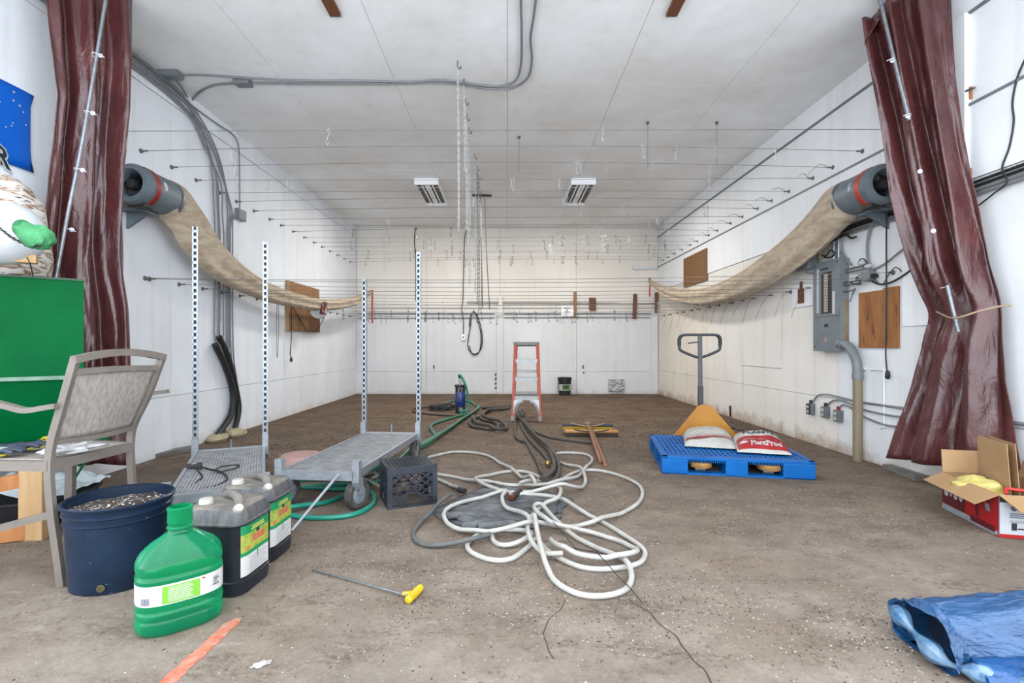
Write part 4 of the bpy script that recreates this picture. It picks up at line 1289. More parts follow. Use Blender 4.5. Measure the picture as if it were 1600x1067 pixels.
MB().ball(gv, (0.09, 0.06, 0.062), 22, 14, Matrix.Rotation(0.35, 3, 'Y'), 0.25, 5.0).build('cloth_wrap', mat('green_cloth', (88, 180, 118), (54, 146, 88), rough=0.8, scale=9, bump=0.5), t, smooth=True)
MB().ball(P(35, 357, 2.53), (0.04, 0.04, 0.045), 12, 8).build('valve_collar', mat('dark_green_cloth', (20, 120, 66), rough=0.7), t, smooth=True)
mb = MB()
cp = spline([P(-25, 342, 2.56), P(0, 357, 2.53), P(20, 372, 2.51), P(45, 383, 2.50), P(62, 384, 2.47)], 6)
for i in range(len(cp) - 1):
    a_, b_ = cp[i], cp[i + 1]
    d = (b_ - a_).normalized()
    u_, w_ = basis(d)
    cc, sd = (a_ + b_) / 2, (u_ if i % 2 else w_)
    mb.tube([cc + d * (0.013 * math.sin(q * math.pi / 4)) + sd * (0.006 * math.cos(q * math.pi / 4)) for q in range(8)], 0.0025, 4, closed=True)
mb.build('chain', M_cord, t)
o = MB().box(P(31, 404, 2.70), (0.14, 0.06, 0.045), Matrix.Rotation(0.6, 3, 'Z'), 0.004).build('wood_block', M_wood)
tag(o, 'small yellow wood block wedged under the white tank', 'wood block')
cable('thin_wire', [P(42, 402, 2.66), P(47, 412, 2.66), P(50, 424, 2.72), P(52, 432, 2.8)], 0.003, M_cord, 'thin dark wire drooping from the yellow wood block', 'wire')

# ------------------------------------------------------------------ timber trestle, black tub and plastic sheets
t = thing('timber_trestle', (-2.6, 2.7, 0.0), 'pale softwood post with side rails under the green hopper', 'timber frame')
MB().boxab((-2.632, 2.685, 0.0), (-2.503, 2.725, 0.40), 0.003).build('post', M_wood, t)
MB().bar((-2.55, 2.745, 0.335), (-3.0, 2.52, 0.26), 0.04, 0.075, (0, 0, 1)).build('rail', M_wood_o, t)
MB().bar((-2.52, 2.745, 0.05), (-3.0, 2.50, 0.05), 0.04, 0.09, (0, 0, 1)).build('rail', M_wood_o, t)
t = thing('black_tub', (-2.87, 3.06, 0.0), 'low round black plastic tub under the green hopper', 'tub')
MB().lathe((-2.87, 3.06, 0.0), [(0.001, 0.004), (0.25, 0.0), (0.29, 0.15), (0.305, 0.155), (0.305, 0.165), (0.285, 0.165), (0.245, 0.012), (0.001, 0.012)], 32, caps=False).build('shell', M_black, t, smooth=True)
def clear_plastic(name, tint, a):
    m, N, L, b = node_mat(name)
    b.inputs['Base Color'].default_value = lin(tint)
    b.inputs['Roughness'].default_value = 0.15
    tr = N.new('ShaderNodeBsdfTransparent')
    mx = N.new('ShaderNodeMixShader')
    mx.inputs[0].default_value = a
    L.new(tr.outputs[0], mx.inputs[1])
    L.new(b.outputs[0], mx.inputs[2])
    L.new(mx.outputs[0], N['Material Output'].inputs['Surface'])
    return m
M_clear = clear_plastic('clear_film', (206, 218, 224), 0.62)
M_gfilm = clear_plastic('green_film', (70, 170, 130), 0.7)
def crumple(c, sx, sy, h, rz, seed, freq=5.0, n=36):
    R = rotz(rz)
    def fn(u, v):
        x, y = (u - 0.5) * sx, (v - 0.5) * sy
        k = 1 + 0.18 * noise.noise(Vector((u * 3 + seed, v * 3, 0)))
        p = Vector((x * k, y * k, seed))
        r1 = abs(noise.noise(p * freq)) + 0.5 * abs(noise.noise(p * freq * 2.3))
        edge = max(0.0, 1 - max(abs(u - 0.5), abs(v - 0.5)) ** 4 * 14)
        z = h * (0.25 + 0.9 * r1) * (0.25 + 0.75 * edge) + 0.004
        return Vector(c) + R @ Vector((x * k, y * k, z))
    return MB().grid(fn, n, n)
o = crumple((-2.80, 2.99, 0.165), 0.5, 0.42, 0.16, 0.2, 1.7).build('plastic_film', M_clear, smooth=True, angle=180)
tag(o, 'crumpled clear plastic film heaped in the black tub', 'plastic film')
o = crumple((-2.36, 3.08, 0.0), 0.52, 0.26, 0.10, -0.25, 4.1).build('plastic_film', M_clear, smooth=True, angle=180)
tag(o, 'clear plastic film lying on the floor behind the patio chair', 'plastic film')
o = crumple((-2.42, 2.98, 0.0), 0.34, 0.2, 0.12, -0.25, 7.3).build('plastic_film', M_gfilm, smooth=True, angle=180)
tag(o, 'green tinted plastic film lying on the floor behind the patio chair', 'plastic film')
for a_, b_, lab in ((G(212, 718), G(300, 703), 'weathered grey plank lying along the wall behind the low cart'), (G(1402, 733), G(1455, 752), 'weathered grey plank lying at the foot of the tied curtain')):
    o = MB().bar(a_ + Vector((0.05 if a_.x < 0 else -0.05, 0, 0.022)), b_ + Vector((0.05 if a_.x < 0 else -0.05, 0, 0.022)), 0.14, 0.04, (0, 0, 1)).build('weathered_plank', mat('weathered_grey_wood', (150, 148, 142), (122, 116, 108), rough=0.85, scale=6, stretch=(2, 1, 6), bump=0.4))
    tag(o, lab, 'plank')
o = crumple((2.98, 6.6, 0.0), 0.3, 0.9, 0.05, 0.0, 9.0, 7.0, 24).build('dirt_heap', mat('dry_soil', (124, 102, 82), (98, 80, 64), rough=0.95, scale=20, bump=0.8, bscale=60), smooth=True, angle=180)
tag(o, 'low heap of dry soil at the foot of the panel wall', 'soil', None, 'stuff')

# ------------------------------------------------------------------ patio chair
M_chair = mat('taupe_metal', (142, 134, 126), (130, 122, 114), rough=0.45, scale=10, spec=0.2)
def sling_material():
    m, N, L, b = node_mat('woven_sling')
    tc = N.new('ShaderNodeTexCoord')
    mp = N.new('ShaderNodeMapping')
    mp.inputs['Scale'].default_value = (260, 260, 14)
    L.new(tc.outputs['Object'], mp.inputs['Vector'])
    c = ramp(N, L, tex_noise(N, L, mp.outputs['Vector'], 0.35, 4.0), [(0.35, (124, 117, 112)), (0.65, (150, 145, 140))])
    L.new(c, b.inputs['Base Color'])
    b.inputs['Roughness'].default_value = 0.8
    bp = N.new('ShaderNodeBump')
    bp.inputs['Strength'].default_value = 0.2
    bp.inputs['Distance'].default_value = 0.004
    L.new(tex_noise(N, L, mp.outputs['Vector'], 1.0, 2.0), bp.inputs['Height'])
    L.new(bp.outputs['Normal'], b.inputs['Normal'])
    return m
M_sling = sling_material()
near = [(0.995, -1.885, 2.18), (0.8, -1.94, 2.18), (0.64, -1.985, 2.18), (0.54, -2.0, 2.18), (0.44, -1.998, 2.18), (0.3, -1.985, 2.18), (0.12, -1.96, 2.18), (0.0, -1.945, 2.18)]
far = [(0.995, -1.795, 2.60), (0.8, -1.868, 2.60), (0.64, -1.945, 2.60), (0.54, -1.962, 2.60), (0.44, -1.960, 2.60), (0.3, -1.95, 2.60), (0.12, -1.933, 2.60), (0.0, -1.925, 2.60)]
nV = [Vector((x, y, z)) for z, x, y in near]
fV = [Vector((x, y, z)) for z, x, y in far]
def at_z(V, z):
    for i in range(len(V) - 1):
        if V[i].z >= z >= V[i + 1].z:
            return V[i].lerp(V[i + 1], (V[i].z - z) / (V[i].z - V[i + 1].z))
    return V[-1]
t = thing('patio_chair', (-2.15, 2.4, 0.0), 'taupe metal patio chair with woven sling back behind the dark blue pot', 'chair')
MB().path_bar(spline(nV, 5), 0.022, 0.031, (1, 0.0, 0)).build('leg', M_chair, t)
MB().path_bar(spline(fV, 5), 0.022, 0.031, (1, 0.0, 0)).build('leg', M_chair, t)
fr_n, fr_f = Vector((-2.43, 2.14, 0.0)), Vector((-2.335, 2.66, 0.0))
for q in (fr_n, fr_f):
    MB().path_bar([q + Vector((0, 0, 0)), q + Vector((0.01, 0, 0.4)), q + Vector((0.02, 0, 0.76))], 0.028, 0.04, (1, 0, 0)).build('leg', M_chair, t)
a_, b_ = nV[0], fV[0]
MB().path_bar(spline([a_ + Vector((0, -0.012, -0.006)), a_.lerp(b_, 0.25) + Vector((0.004, 0, 0.016)), a_.lerp(b_, 0.5) + Vector((0.006, 0, 0.024)), a_.lerp(b_, 0.75) + Vector((0.004, 0, 0.016)), b_ + Vector((0, 0.012, -0.006))], 6), 0.03, 0.032, (0, 0, 1)).build('top_rail', M_chair, t)
a_, b_ = at_z(nV, 0.935), at_z(fV, 0.935)
MB().path_bar(spline([a_, a_.lerp(b_, 0.5) + Vector((0.012, 0, 0.006)), b_], 8), 0.024, 0.026, (0, 0, 1)).build('back_rail', M_chair, t)
a2, b2 = at_z(nV, 0.625), at_z(fV, 0.625)
MB().path_bar(spline([a2, a2.lerp(b2, 0.5) + Vector((0.02, 0, -0.006)), b2], 8), 0.02, 0.022, (0, 0, 1)).build('back_rail', M_chair, t)
def sling(u, v):
    z = 0.632 + (0.925 - 0.632) * v
    p = at_z(nV, z).lerp(at_z(fV, z), 0.035 + 0.93 * u)
    return p + Vector((0.018 * math.sin(math.pi * u) * (1 - 0.5 * v), 0, 0))
MB().grid(sling, 16, 12).build('back_sling', M_sling, t, smooth=True, solid=0.004)
sa, sb = at_z(nV, 0.525), at_z(fV, 0.525)
MB().bar(sa, sb, 0.026, 0.044, (0, 0, 1)).build('seat_rail', M_chair, t)
sfn, sff = Vector((-2.425, 2.16, 0.535)), Vector((-2.33, 2.645, 0.535))
for p_, q_ in ((sa, sfn), (sb, sff), (sfn, sff)):
    MB().bar(p_, q_, 0.026, 0.044, (0, 0, 1)).build('seat_rail', M_chair, t)
MB().grid(lambda u, v: sa.lerp(sb, 0.03 + 0.94 * u).lerp(sfn.lerp(sff, 0.03 + 0.94 * u), v) + Vector((0, 0, 0.022 - 0.012 * math.sin(math.pi * u))), 14, 12).build('seat_sling', M_sling, t, smooth=True, solid=0.004)
an = at_z(nV, 0.79)
MB().path_bar(spline([an + Vector((-0.004, -0.018, 0)), P(70, 637, 2.165), P(40, 641, 2.16), P(10, 634, 2.155), P(-30, 627, 2.15), fr_n + Vector((0.0, 0, 0.775))], 6), 0.036, 0.022, (0, 0, 1)).build('arm', M_chair, t)
af = at_z(fV, 0.80)
MB().path_bar(spline([af + Vector((0.085, 0.02, 0.01)), af + Vector((0.0, 0.02, 0.0)), af + Vector((-0.2, 0.03, -0.02)), fr_f + Vector((0.0, 0.0, 0.77))], 6), 0.03, 0.02, (0, 0, 1)).build('arm', M_chair, t)
MB().bar(at_z(nV, 0.315), fr_n + Vector((0.0, 0, 0.20)), 0.022, 0.03, (0, 0, 1)).build('stretcher', M_chair, t)
MB().bar(at_z(fV, 0.315), fr_f + Vector((0.0, 0, 0.22)), 0.022, 0.03, (0, 0, 1)).build('stretcher', M_chair, t)
# things on the seat
def seat_z(x):
    return 0.545 + (0.56 - 0.545) * min(1, max(0, (-1.98 - x) / 0.44))
M_rag = mat('white_cotton', (232, 232, 232), (212, 212, 214), rough=0.9, scale=20, bump=0.4)
def lump(c, s, seed, name, m, label, cat, rz=0.0, wob=0.5, n=26):
    R = rotz(rz)
    mb_ = MB()
    rings = []
    for i in range(15):
        tt = math.pi * (0.02 + 0.96 * i / 14)
        ring = []
        for k in range(n):
            a = 2 * math.pi * k / n
            v = Vector((math.sin(tt) * math.cos(a), math.sin(tt) * math.sin(a), -math.cos(tt)))
            kk = 1 + wob * noise.noise(v * 1.6 + Vector((seed, 0, 0))) + 0.4 * wob * noise.noise(v * 4 + Vector((0, seed, 0)))
            q = Vector((v.x * s[0] * kk, v.y * s[1] * kk, v.z * s[2] * (kk if v.z > 0 else 1.0)))
            ring.append(Vector(c) + R @ q + Vector((0, 0, s[2])))
        rings.append(ring)
    mb_.loft(rings, True, True)
    o = mb_.build(name, m, smooth=True, angle=180)
    return tag(o, label, cat)
p = G(112, 706, 0.56)
lump((p.x, p.y, 0.552), (0.085, 0.05, 0.026), 2.0, 'white_rag', M_rag, 'crumpled white cotton glove lying on the chair seat', 'glove', 0.9, 0.9)
def glove(c, rz, palm, fing, label, seed):
    t = thing('work_glove', c, label, 'glove')
    R = rotz(rz)
    c = Vector(c)
    MB().ball(c + Vector((0, 0, 0.016)), (0.055, 0.045, 0.016), 16, 8, R, 0.2, seed).build('palm', palm, t, smooth=True)
    MB().ball(c + R @ Vector((-0.065, 0, 0.015)), (0.035, 0.038, 0.014), 14, 8, R, 0.2, seed + 3).build('cuff', palm, t, smooth=True)
    for k, (dy, ln, an) in enumerate(((-0.034, 0.06, -0.3), (-0.012, 0.075, -0.05), (0.010, 0.07, 0.08), (0.030, 0.055, 0.25), (-0.05, 0.05, -0.95))):
        b = R @ Vector((0.035 if k < 4 else 0.0, dy * 1.0, 0.016))
        d = R @ Vector((math.cos(an), math.sin(an), 0.0))
        MB().tube([c + b, c + b + d * ln * 0.4 + Vector((0, 0, 0.008)), c + b + d * ln * 0.8 + Vector((0, 0, 0.002)), c + b + d * ln + Vector((0, 0, -0.004))], [0.0105, 0.0115, 0.0105, 0.006], 8).build('finger', fing, t, smooth=True)
M_navy = mat('navy_rubber', (48, 60, 82), (62, 74, 96), rough=0.6, scale=14)
M_mint = mat('pale_mint_knit', (202, 220, 204), (186, 206, 190), rough=0.9, scale=40)
glove((-2.30, 2.36, 0.562), 0.35, M_navy, M_navy, 'navy rubber work glove on the chair seat beside the yellow cord', 1.0)
glove((-2.29, 2.235, 0.562), 0.25, M_mint, M_navy, 'pale mint work glove with navy fingers on the chair seat', 2.0)
M_ycord = mat('yellow_cord', (236, 214, 52), (216, 190, 30), rough=0.6, scale=20)
pts = []
for k in range(90):
    a = k * 0.62
    r = 0.045 + 0.02 * math.sin(k * 0.37) + 0.008 * math.sin(k * 1.3)
    pts.append(Vector((-2.215 + r * math.cos(a), 2.45 + 1.0 * r * math.sin(a) + 0.01 * math.sin(k * 0.2), 0.575 + 0.022 * (0.5 + 0.5 * math.sin(k * 0.83)) + 0.010 * math.sin(k * 0.11))))
pts += [Vector((-2.25, 2.30, 0.566)), Vector((-2.22, 2.2, 0.566)), Vector((-2.24, 2.16, 0.57)), Vector((-2.3, 2.13, 0.53)), Vector((-2.36, 2.12, 0.47))]
o = MB().tube(spline(pts, 3), 0.0042, 6).build('yellow_cord_coil', M_ycord, smooth=True)
tag(o, 'tangled bright yellow cord on the chair seat', 'cord')

# ------------------------------------------------------------------ blue nursery pot
PX, PY = -1.755, 2.262
t = thing('nursery_pot', (PX, PY, 0.0), 'large dark blue plastic nursery pot full of potting soil', 'pot')
M_pot = mat('navy_plastic', (38, 56, 80), (30, 44, 64), spec=0.18, rough=0.32, scale=5, c3=(120, 136, 152), s3=40, t3=0.69, w3=0.05, stretch=(1, 1, 1.8))
MB().lathe((PX, PY, 0.0), [(0.17, 0.0), (0.178, 0.004), (0.182, 0.03), (0.192, 0.285), (0.199, 0.29), (0.199, 0.297), (0.194, 0.300), (0.196, 0.318), (0.203, 0.322), (0.203, 0.332), (0.198, 0.336), (0.200, 0.352), (0.210, 0.356), (0.212, 0.366), (0.206, 0.371), (0.196, 0.366), (0.190, 0.30), (0.188, 0.25)], 48, caps=False).build('shell', M_pot, t, smooth=True, angle=50)
def soil_fn(u, v):
    r, a = 0.192 * v, 2 * math.pi * u
    x, y = PX + r * math.cos(a), PY + r * math.sin(a)
    return Vector((x, y, 0.345 + 0.016 * noise.noise(Vector((x * 14, y * 14, 0))) - 0.02 * v))
MB().grid(soil_fn, 40, 14).build('soil', mat('perlite_soil', (52, 42, 36), (82, 68, 58), rough=0.95, scale=40, c3=(240, 236, 230), s3=60, t3=0.57, w3=0.03, bump=0.9, bscale=80), t, smooth=True)
MB().lathe((PX + 0.055, PY - 0.172, 0.035), [(0.001, 0), (0.012, 0.002), (0.016, 0.006)], 12, (0.3, -0.95, 0)).build('drain_hole', mat('hole_rust', (120, 104, 60), (40, 38, 36), rough=0.8, scale=60), t)

# ------------------------------------------------------------------ green water jug
def jug_material():
    m, N, L, b = node_mat('green_pet')
    b.inputs['Base Color'].default_value = lin((20, 142, 100))
    b.inputs['Roughness'].default_value = 0.12
    b.inputs['Specular IOR Level'].default_value = 0.7
    tr = N.new('ShaderNodeBsdfTransparent')
    tr.inputs['Color'].default_value = lin((118, 234, 186))
    mx = N.new('ShaderNodeMixShader')
    fr = N.new('ShaderNodeLayerWeight')
    fr.inputs['Blend'].default_value = 0.3
    f = mth(N, L, 'ADD', mth(N, L, 'MULTIPLY', fr.outputs['Facing'], 0.5), 0.30, True)
    L.new(f, mx.inputs[0])
    L.new(tr.outputs[0], mx.inputs[1])
    L.new(b.outputs[0], mx.inputs[2])
    L.new(mx.outputs[0], N['Material Output'].inputs['Surface'])
    return m
M_jug = jug_material()
JC = Vector((-1.248, 1.905, 0.0))
JR = rotz(math.radians(40))
def jring(z, s, e, a=0.142, b=0.098, lobes=0.0, n=64):
    out = []
    for k in range(n):
        th = 2 * math.pi * k / n
        cx, sy = math.cos(th), math.sin(th)
        x = math.copysign(abs(cx) ** (2 / e), cx) * a * s
        y = math.copysign(abs(sy) ** (2 / e), sy) * b * s
        q = 1 + lobes * math.cos(10 * th)
        out.append(JC + JR @ Vector((x * q, y * q, z)))
    return out
t = thing('water_jug', JC, 'translucent green plastic water jug with a white wraparound label', 'jug')
prof = [(0.0, 0.86, 2.7, 0), (0.006, 0.93, 2.7, 0.01), (0.016, 0.98, 2.7, 0.012), (0.03, 1.0, 2.7, 0.006), (0.052, 1.0, 2.7, 0), (0.057, 0.975, 2.7, 0), (0.062, 0.975, 2.7, 0), (0.067, 0.995, 2.7, 0), (0.085, 0.995, 2.7, 0), (0.089, 0.965, 2.7, 0), (0.094, 0.965, 2.7, 0), (0.099, 0.99, 2.7, 0), (0.114, 0.985, 2.7, 0), (0.19, 0.985, 2.7, 0),
        (0.196, 0.995, 2.7, 0), (0.205, 0.995, 2.7, 0), (0.212, 0.955, 2.7, 0), (0.220, 0.95, 2.7, 0), (0.228, 0.985, 2.7, 0), (0.242, 0.99, 2.6, 0.004), (0.258, 0.97, 2.5, 0.014), (0.274, 0.925, 2.4, 0.026), (0.290, 0.85, 2.35, 0.034), (0.305, 0.74, 2.3, 0.034), (0.319, 0.61, 2.2, 0.026), (0.331, 0.48, 2.1, 0.012), (0.340, 0.39, 2.0, 0.0)]
rings = [jring(z, s, e, 0.142, 0.098, lo) for z, s, e, lo in prof]
MB().loft(rings, False).build('body', M_jug, t, smooth=True, angle=50)
MB().add(jring(0.0, 0.86, 2.7), [tuple(range(64))]).build('base', M_jug, t)
nr = lambda z, r: [JC + Vector((r * math.cos(2 * math.pi * k / 64 + math.radians(40)), r * math.sin(2 * math.pi * k / 64 + math.radians(40)), z)) for k in range(64)]
MB().loft([jring(0.340, 0.39, 2.0), nr(0.348, 0.041), nr(0.356, 0.038), nr(0.360, 0.044), nr(0.366, 0.044), nr(0.370, 0.039), nr(0.378, 0.039), nr(0.381, 0.042), nr(0.424, 0.041), nr(0.430, 0.043), nr(0.437, 0.043), nr(0.440, 0.036), nr(0.38, 0.034)], False).build('neck', M_jug, t, smooth=True, angle=30)
lab = thing_lab = MB().loft([jring(0.116, 0.992, 2.7), jring(0.189, 0.992, 2.7)], False).build('label', M_white, t, smooth=True)
def jug_patch(th0, th1, z0, z1, name, m, par=lab, off=0.004):
    def fn(u, v):
        th = th0 + (th1 - th0) * u
        cx, sy = math.cos(th), math.sin(th)
        s = 0.992 + off / 0.12
        return JC + JR @ Vector((math.copysign(abs(cx) ** (2 / 2.7), cx) * 0.142 * s, math.copysign(abs(sy) ** (2 / 2.7), sy) * 0.098 * s, z0 + (z1 - z0) * v))
    MB().grid(fn, 8, 2).build(name, m, par, smooth=True)
D = math.radians
M_lime = mat('lime_print', (134, 206, 60), rough=0.5)
jug_patch(D(250), D(284), 0.122, 0.183, 'green_print', M_lime)
for q in range(9):
    jug_patch(D(257 + 0.3 * (q % 2)), D(277 - 1.5 * (q % 3)), 0.128 + q * 0.006, 0.1305 + q * 0.006, 'print_line', M_white, lab, 0.0052)
for q in range(9):
    th = 214 + q * 1.9
    jug_patch(D(th), D(th + (1.2 if q % 3 else 0.7)), 0.124, 0.149, 'barcode_bar', mat('grey_print', (110, 112, 140), rough=0.6), lab)
for q in range(3):
    jug_patch(D(206), D(236 - 4 * q), 0.174 - q * 0.007, 0.1755 - q * 0.007, 'print_line', mat('pink_grey_print', (206, 190, 196), rough=0.6), lab)
for q in range(5):
    jug_patch(D(304 + 2 * (q % 2)), D(318 - 2 * (q % 3)), 0.140 + q * 0.007, 0.1435 + q * 0.007, 'print_line', M_print if q in (0, 3) else mat('mid_grey_print', (150, 152, 156), rough=0.6), lab)
jug_patch(D(287), D(291), 0.178, 0.183, 'red_mark', M_red, lab)

# ------------------------------------------------------------------ fertiliser drums
M_can = mat('black_hdpe', (46, 52, 62), (36, 40, 48), spec=0.3, rough=0.3, scale=5, c3=(120, 124, 128), s3=22, t3=0.72, w3=0.05)
M_dusty = mat('dusty_hdpe', (150, 142, 132), (98, 96, 94), rough=0.85, scale=9, lo=0.40, hi=0.66)
M_lgreen = mat('label_green', (12, 158, 96), rough=0.45)
M_lpic = mat('label_harvest_picture', (214, 206, 96), (112, 176, 62), rough=0.5, scale=34, c3=(222, 132, 84), s3=30, t3=0.60, w3=0.08)
M_capw = mat('grubby_white_cap', (206, 202, 194), (186, 180, 170), rough=0.6, scale=30)
def rsq(c, R, h, r, z, n=8):
    out = []
    for cx, cy, a0 in ((1, 1, 0), (-1, 1, 90), (-1, -1, 180), (1, -1, 270)):
        for k in range(n + 1):
            a = math.radians(a0 + 90 * k / n)
            out.append(c + R @ Vector((cx * (h - r) + r * math.cos(a), cy * (h - r) + r * math.sin(a), z)))
    return out
def drum(c, rz, label):
    c = Vector(c)
    R = rotz(rz)
    t = thing('fertiliser_drum', c, label, 'drum')
    prof = [(0.118, 0.0), (0.128, 0.006), (0.132, 0.05), (0.132, 0.060), (0.126, 0.064), (0.126, 0.295), (0.129, 0.300)]
    MB().loft([rsq(c, R, h, 0.062, z) for h, z in prof], True).build('body', M_can, t, smooth=True, angle=45)
    sh = [(0.136, 0.297), (0.139, 0.300), (0.139, 0.307), (0.134, 0.311), (0.131, 0.345), (0.122, 0.362)]
    MB().loft([rsq(c, R, h, 0.062, z) for h, z in sh], True).build('shoulder', mat('scuffed_hdpe', (78, 82, 88), (128, 124, 118), rough=0.6, scale=10, stretch=(3, 3, 0.6), lo=0.42, hi=0.75), t, smooth=True, angle=45)
    tp = [(0.122, 0.360), (0.114, 0.368), (0.10, 0.371)]
    MB().loft([rsq(c, R, h, 0.055, z) for h, z in tp], True).build('top', M_dusty, t, smooth=True, angle=45)
    Lc = lambda x, y, z: c + R @ Vector((x, y, z))
    MB().tube(spline([Lc(-0.06, 0.055, 0.355), Lc(-0.05, 0.05, 0.374), Lc(-0.02, 0.03, 0.386), Lc(0.03, 0.0, 0.386), Lc(0.065, -0.035, 0.376), Lc(0.085, -0.06, 0.352)], 6), [0.019] * 31, 10).build('handle', M_dusty, t, smooth=True)
    MB().lathe(Lc(-0.07, -0.055, 0.366), [(0.030, 0), (0.030, 0.004), (0.027, 0.022), (0.024, 0.026), (0.001, 0.027)], 16).build('cap', M_capw, t, smooth=True)
    MB().lathe(Lc(0.092, -0.088, 0.352), [(0.022, 0), (0.022, 0.02), (0.016, 0.034), (0.001, 0.036)], 14, R @ Vector((0.55, -0.55, 0.6))).build('vent_cap', M_capw, t, smooth=True)
    def face(y0, y1, z0, z1, x, name, m, par):
        MB().add([Lc(x, y0, z0), Lc(x, y1, z0), Lc(x, y1, z1), Lc(x, y0, z1), Lc(x - 0.0015, y0, z0), Lc(x - 0.0015, y1, z0), Lc(x - 0.0015, y1, z1), Lc(x - 0.0015, y0, z1)],
                 [(0, 1, 2, 3), (0, 4, 5, 1), (1, 5, 6, 2), (2, 6, 7, 3), (3, 7, 4, 0)]).build(name, m, par)
    # rounded wrap of the label towards the front corner
    lb_ = None
    def wrap(y0, z0, z1, off, name, m, par):
        h, r = 0.126 + off, 0.062
        path = []
        for k in range(5):
            a = math.radians(-38 + 38 * k / 4)
            path.append((h - r + r * math.cos(a), -(h - r) + r * math.sin(a)))
        path.append((h, 0.085))
        path = [q for q in path if True]
        vs = [Lc(x, y, z) for z in (z0, z1) for x, y in path]
        n_ = len(path)
        MB_ = MB()
        MB_.add(vs, [(i, i + 1, n_ + i + 1, n_ + i) for i in range(n_ - 1)])
        return MB_.build(name, m, par, smooth=True)
    lb_ = wrap(0, 0.075, 0.288, 0.0015, 'label', M_white, t)
    wrap(0, 0.250, 0.288, 0.0025, 'green_band', M_lgreen, lb_)
    wrap(0, 0.176, 0.250, 0.0025, 'picture', M_lpic, lb_)
    wrap(0, 0.160, 0.176, 0.0025, 'green_band', M_lgreen, lb_)
    X = 0.1292
    face(-0.045, 0.045, 0.268, 0.274, X, 'print_line', mat('yellow_print', (226, 220, 110), rough=0.5), lb_)
    face(-0.05, 0.05, 0.258, 0.264, X, 'print_line', mat('yellow_print', (226, 220, 110), rough=0.5), lb_)
    face(-0.012, 0.012, 0.238, 0.252, X + 0.0005, 'emblem', M_print, lb_)
    face(-0.04, 0.05, 0.205, 0.232, X, 'name_print', mat('orange_red_print', (216, 92, 60), (226, 150, 110), rough=0.5, scale=80), lb_)
    face(-0.004, 0.0, 0.13, 0.16, X, 'print_line', M_lgreen, lb_)
    for q in range(8):
        face(-0.06, 0.07 - 0.01 * (q % 3), 0.085 + q * 0.0085, 0.0868 + q * 0.0085, X, 'print_line', mat('pale_grey_print', (196, 196, 198), rough=0.6), lb_)
    return t
drum((-1.225, 2.205, 0.0), math.radians(-4), 'black fertiliser drum with a green and white label right behind the green jug')
drum((-1.255, 2.515, 0.0), math.radians(-2), 'black fertiliser drum with a green and white label beside the galvanised carts')

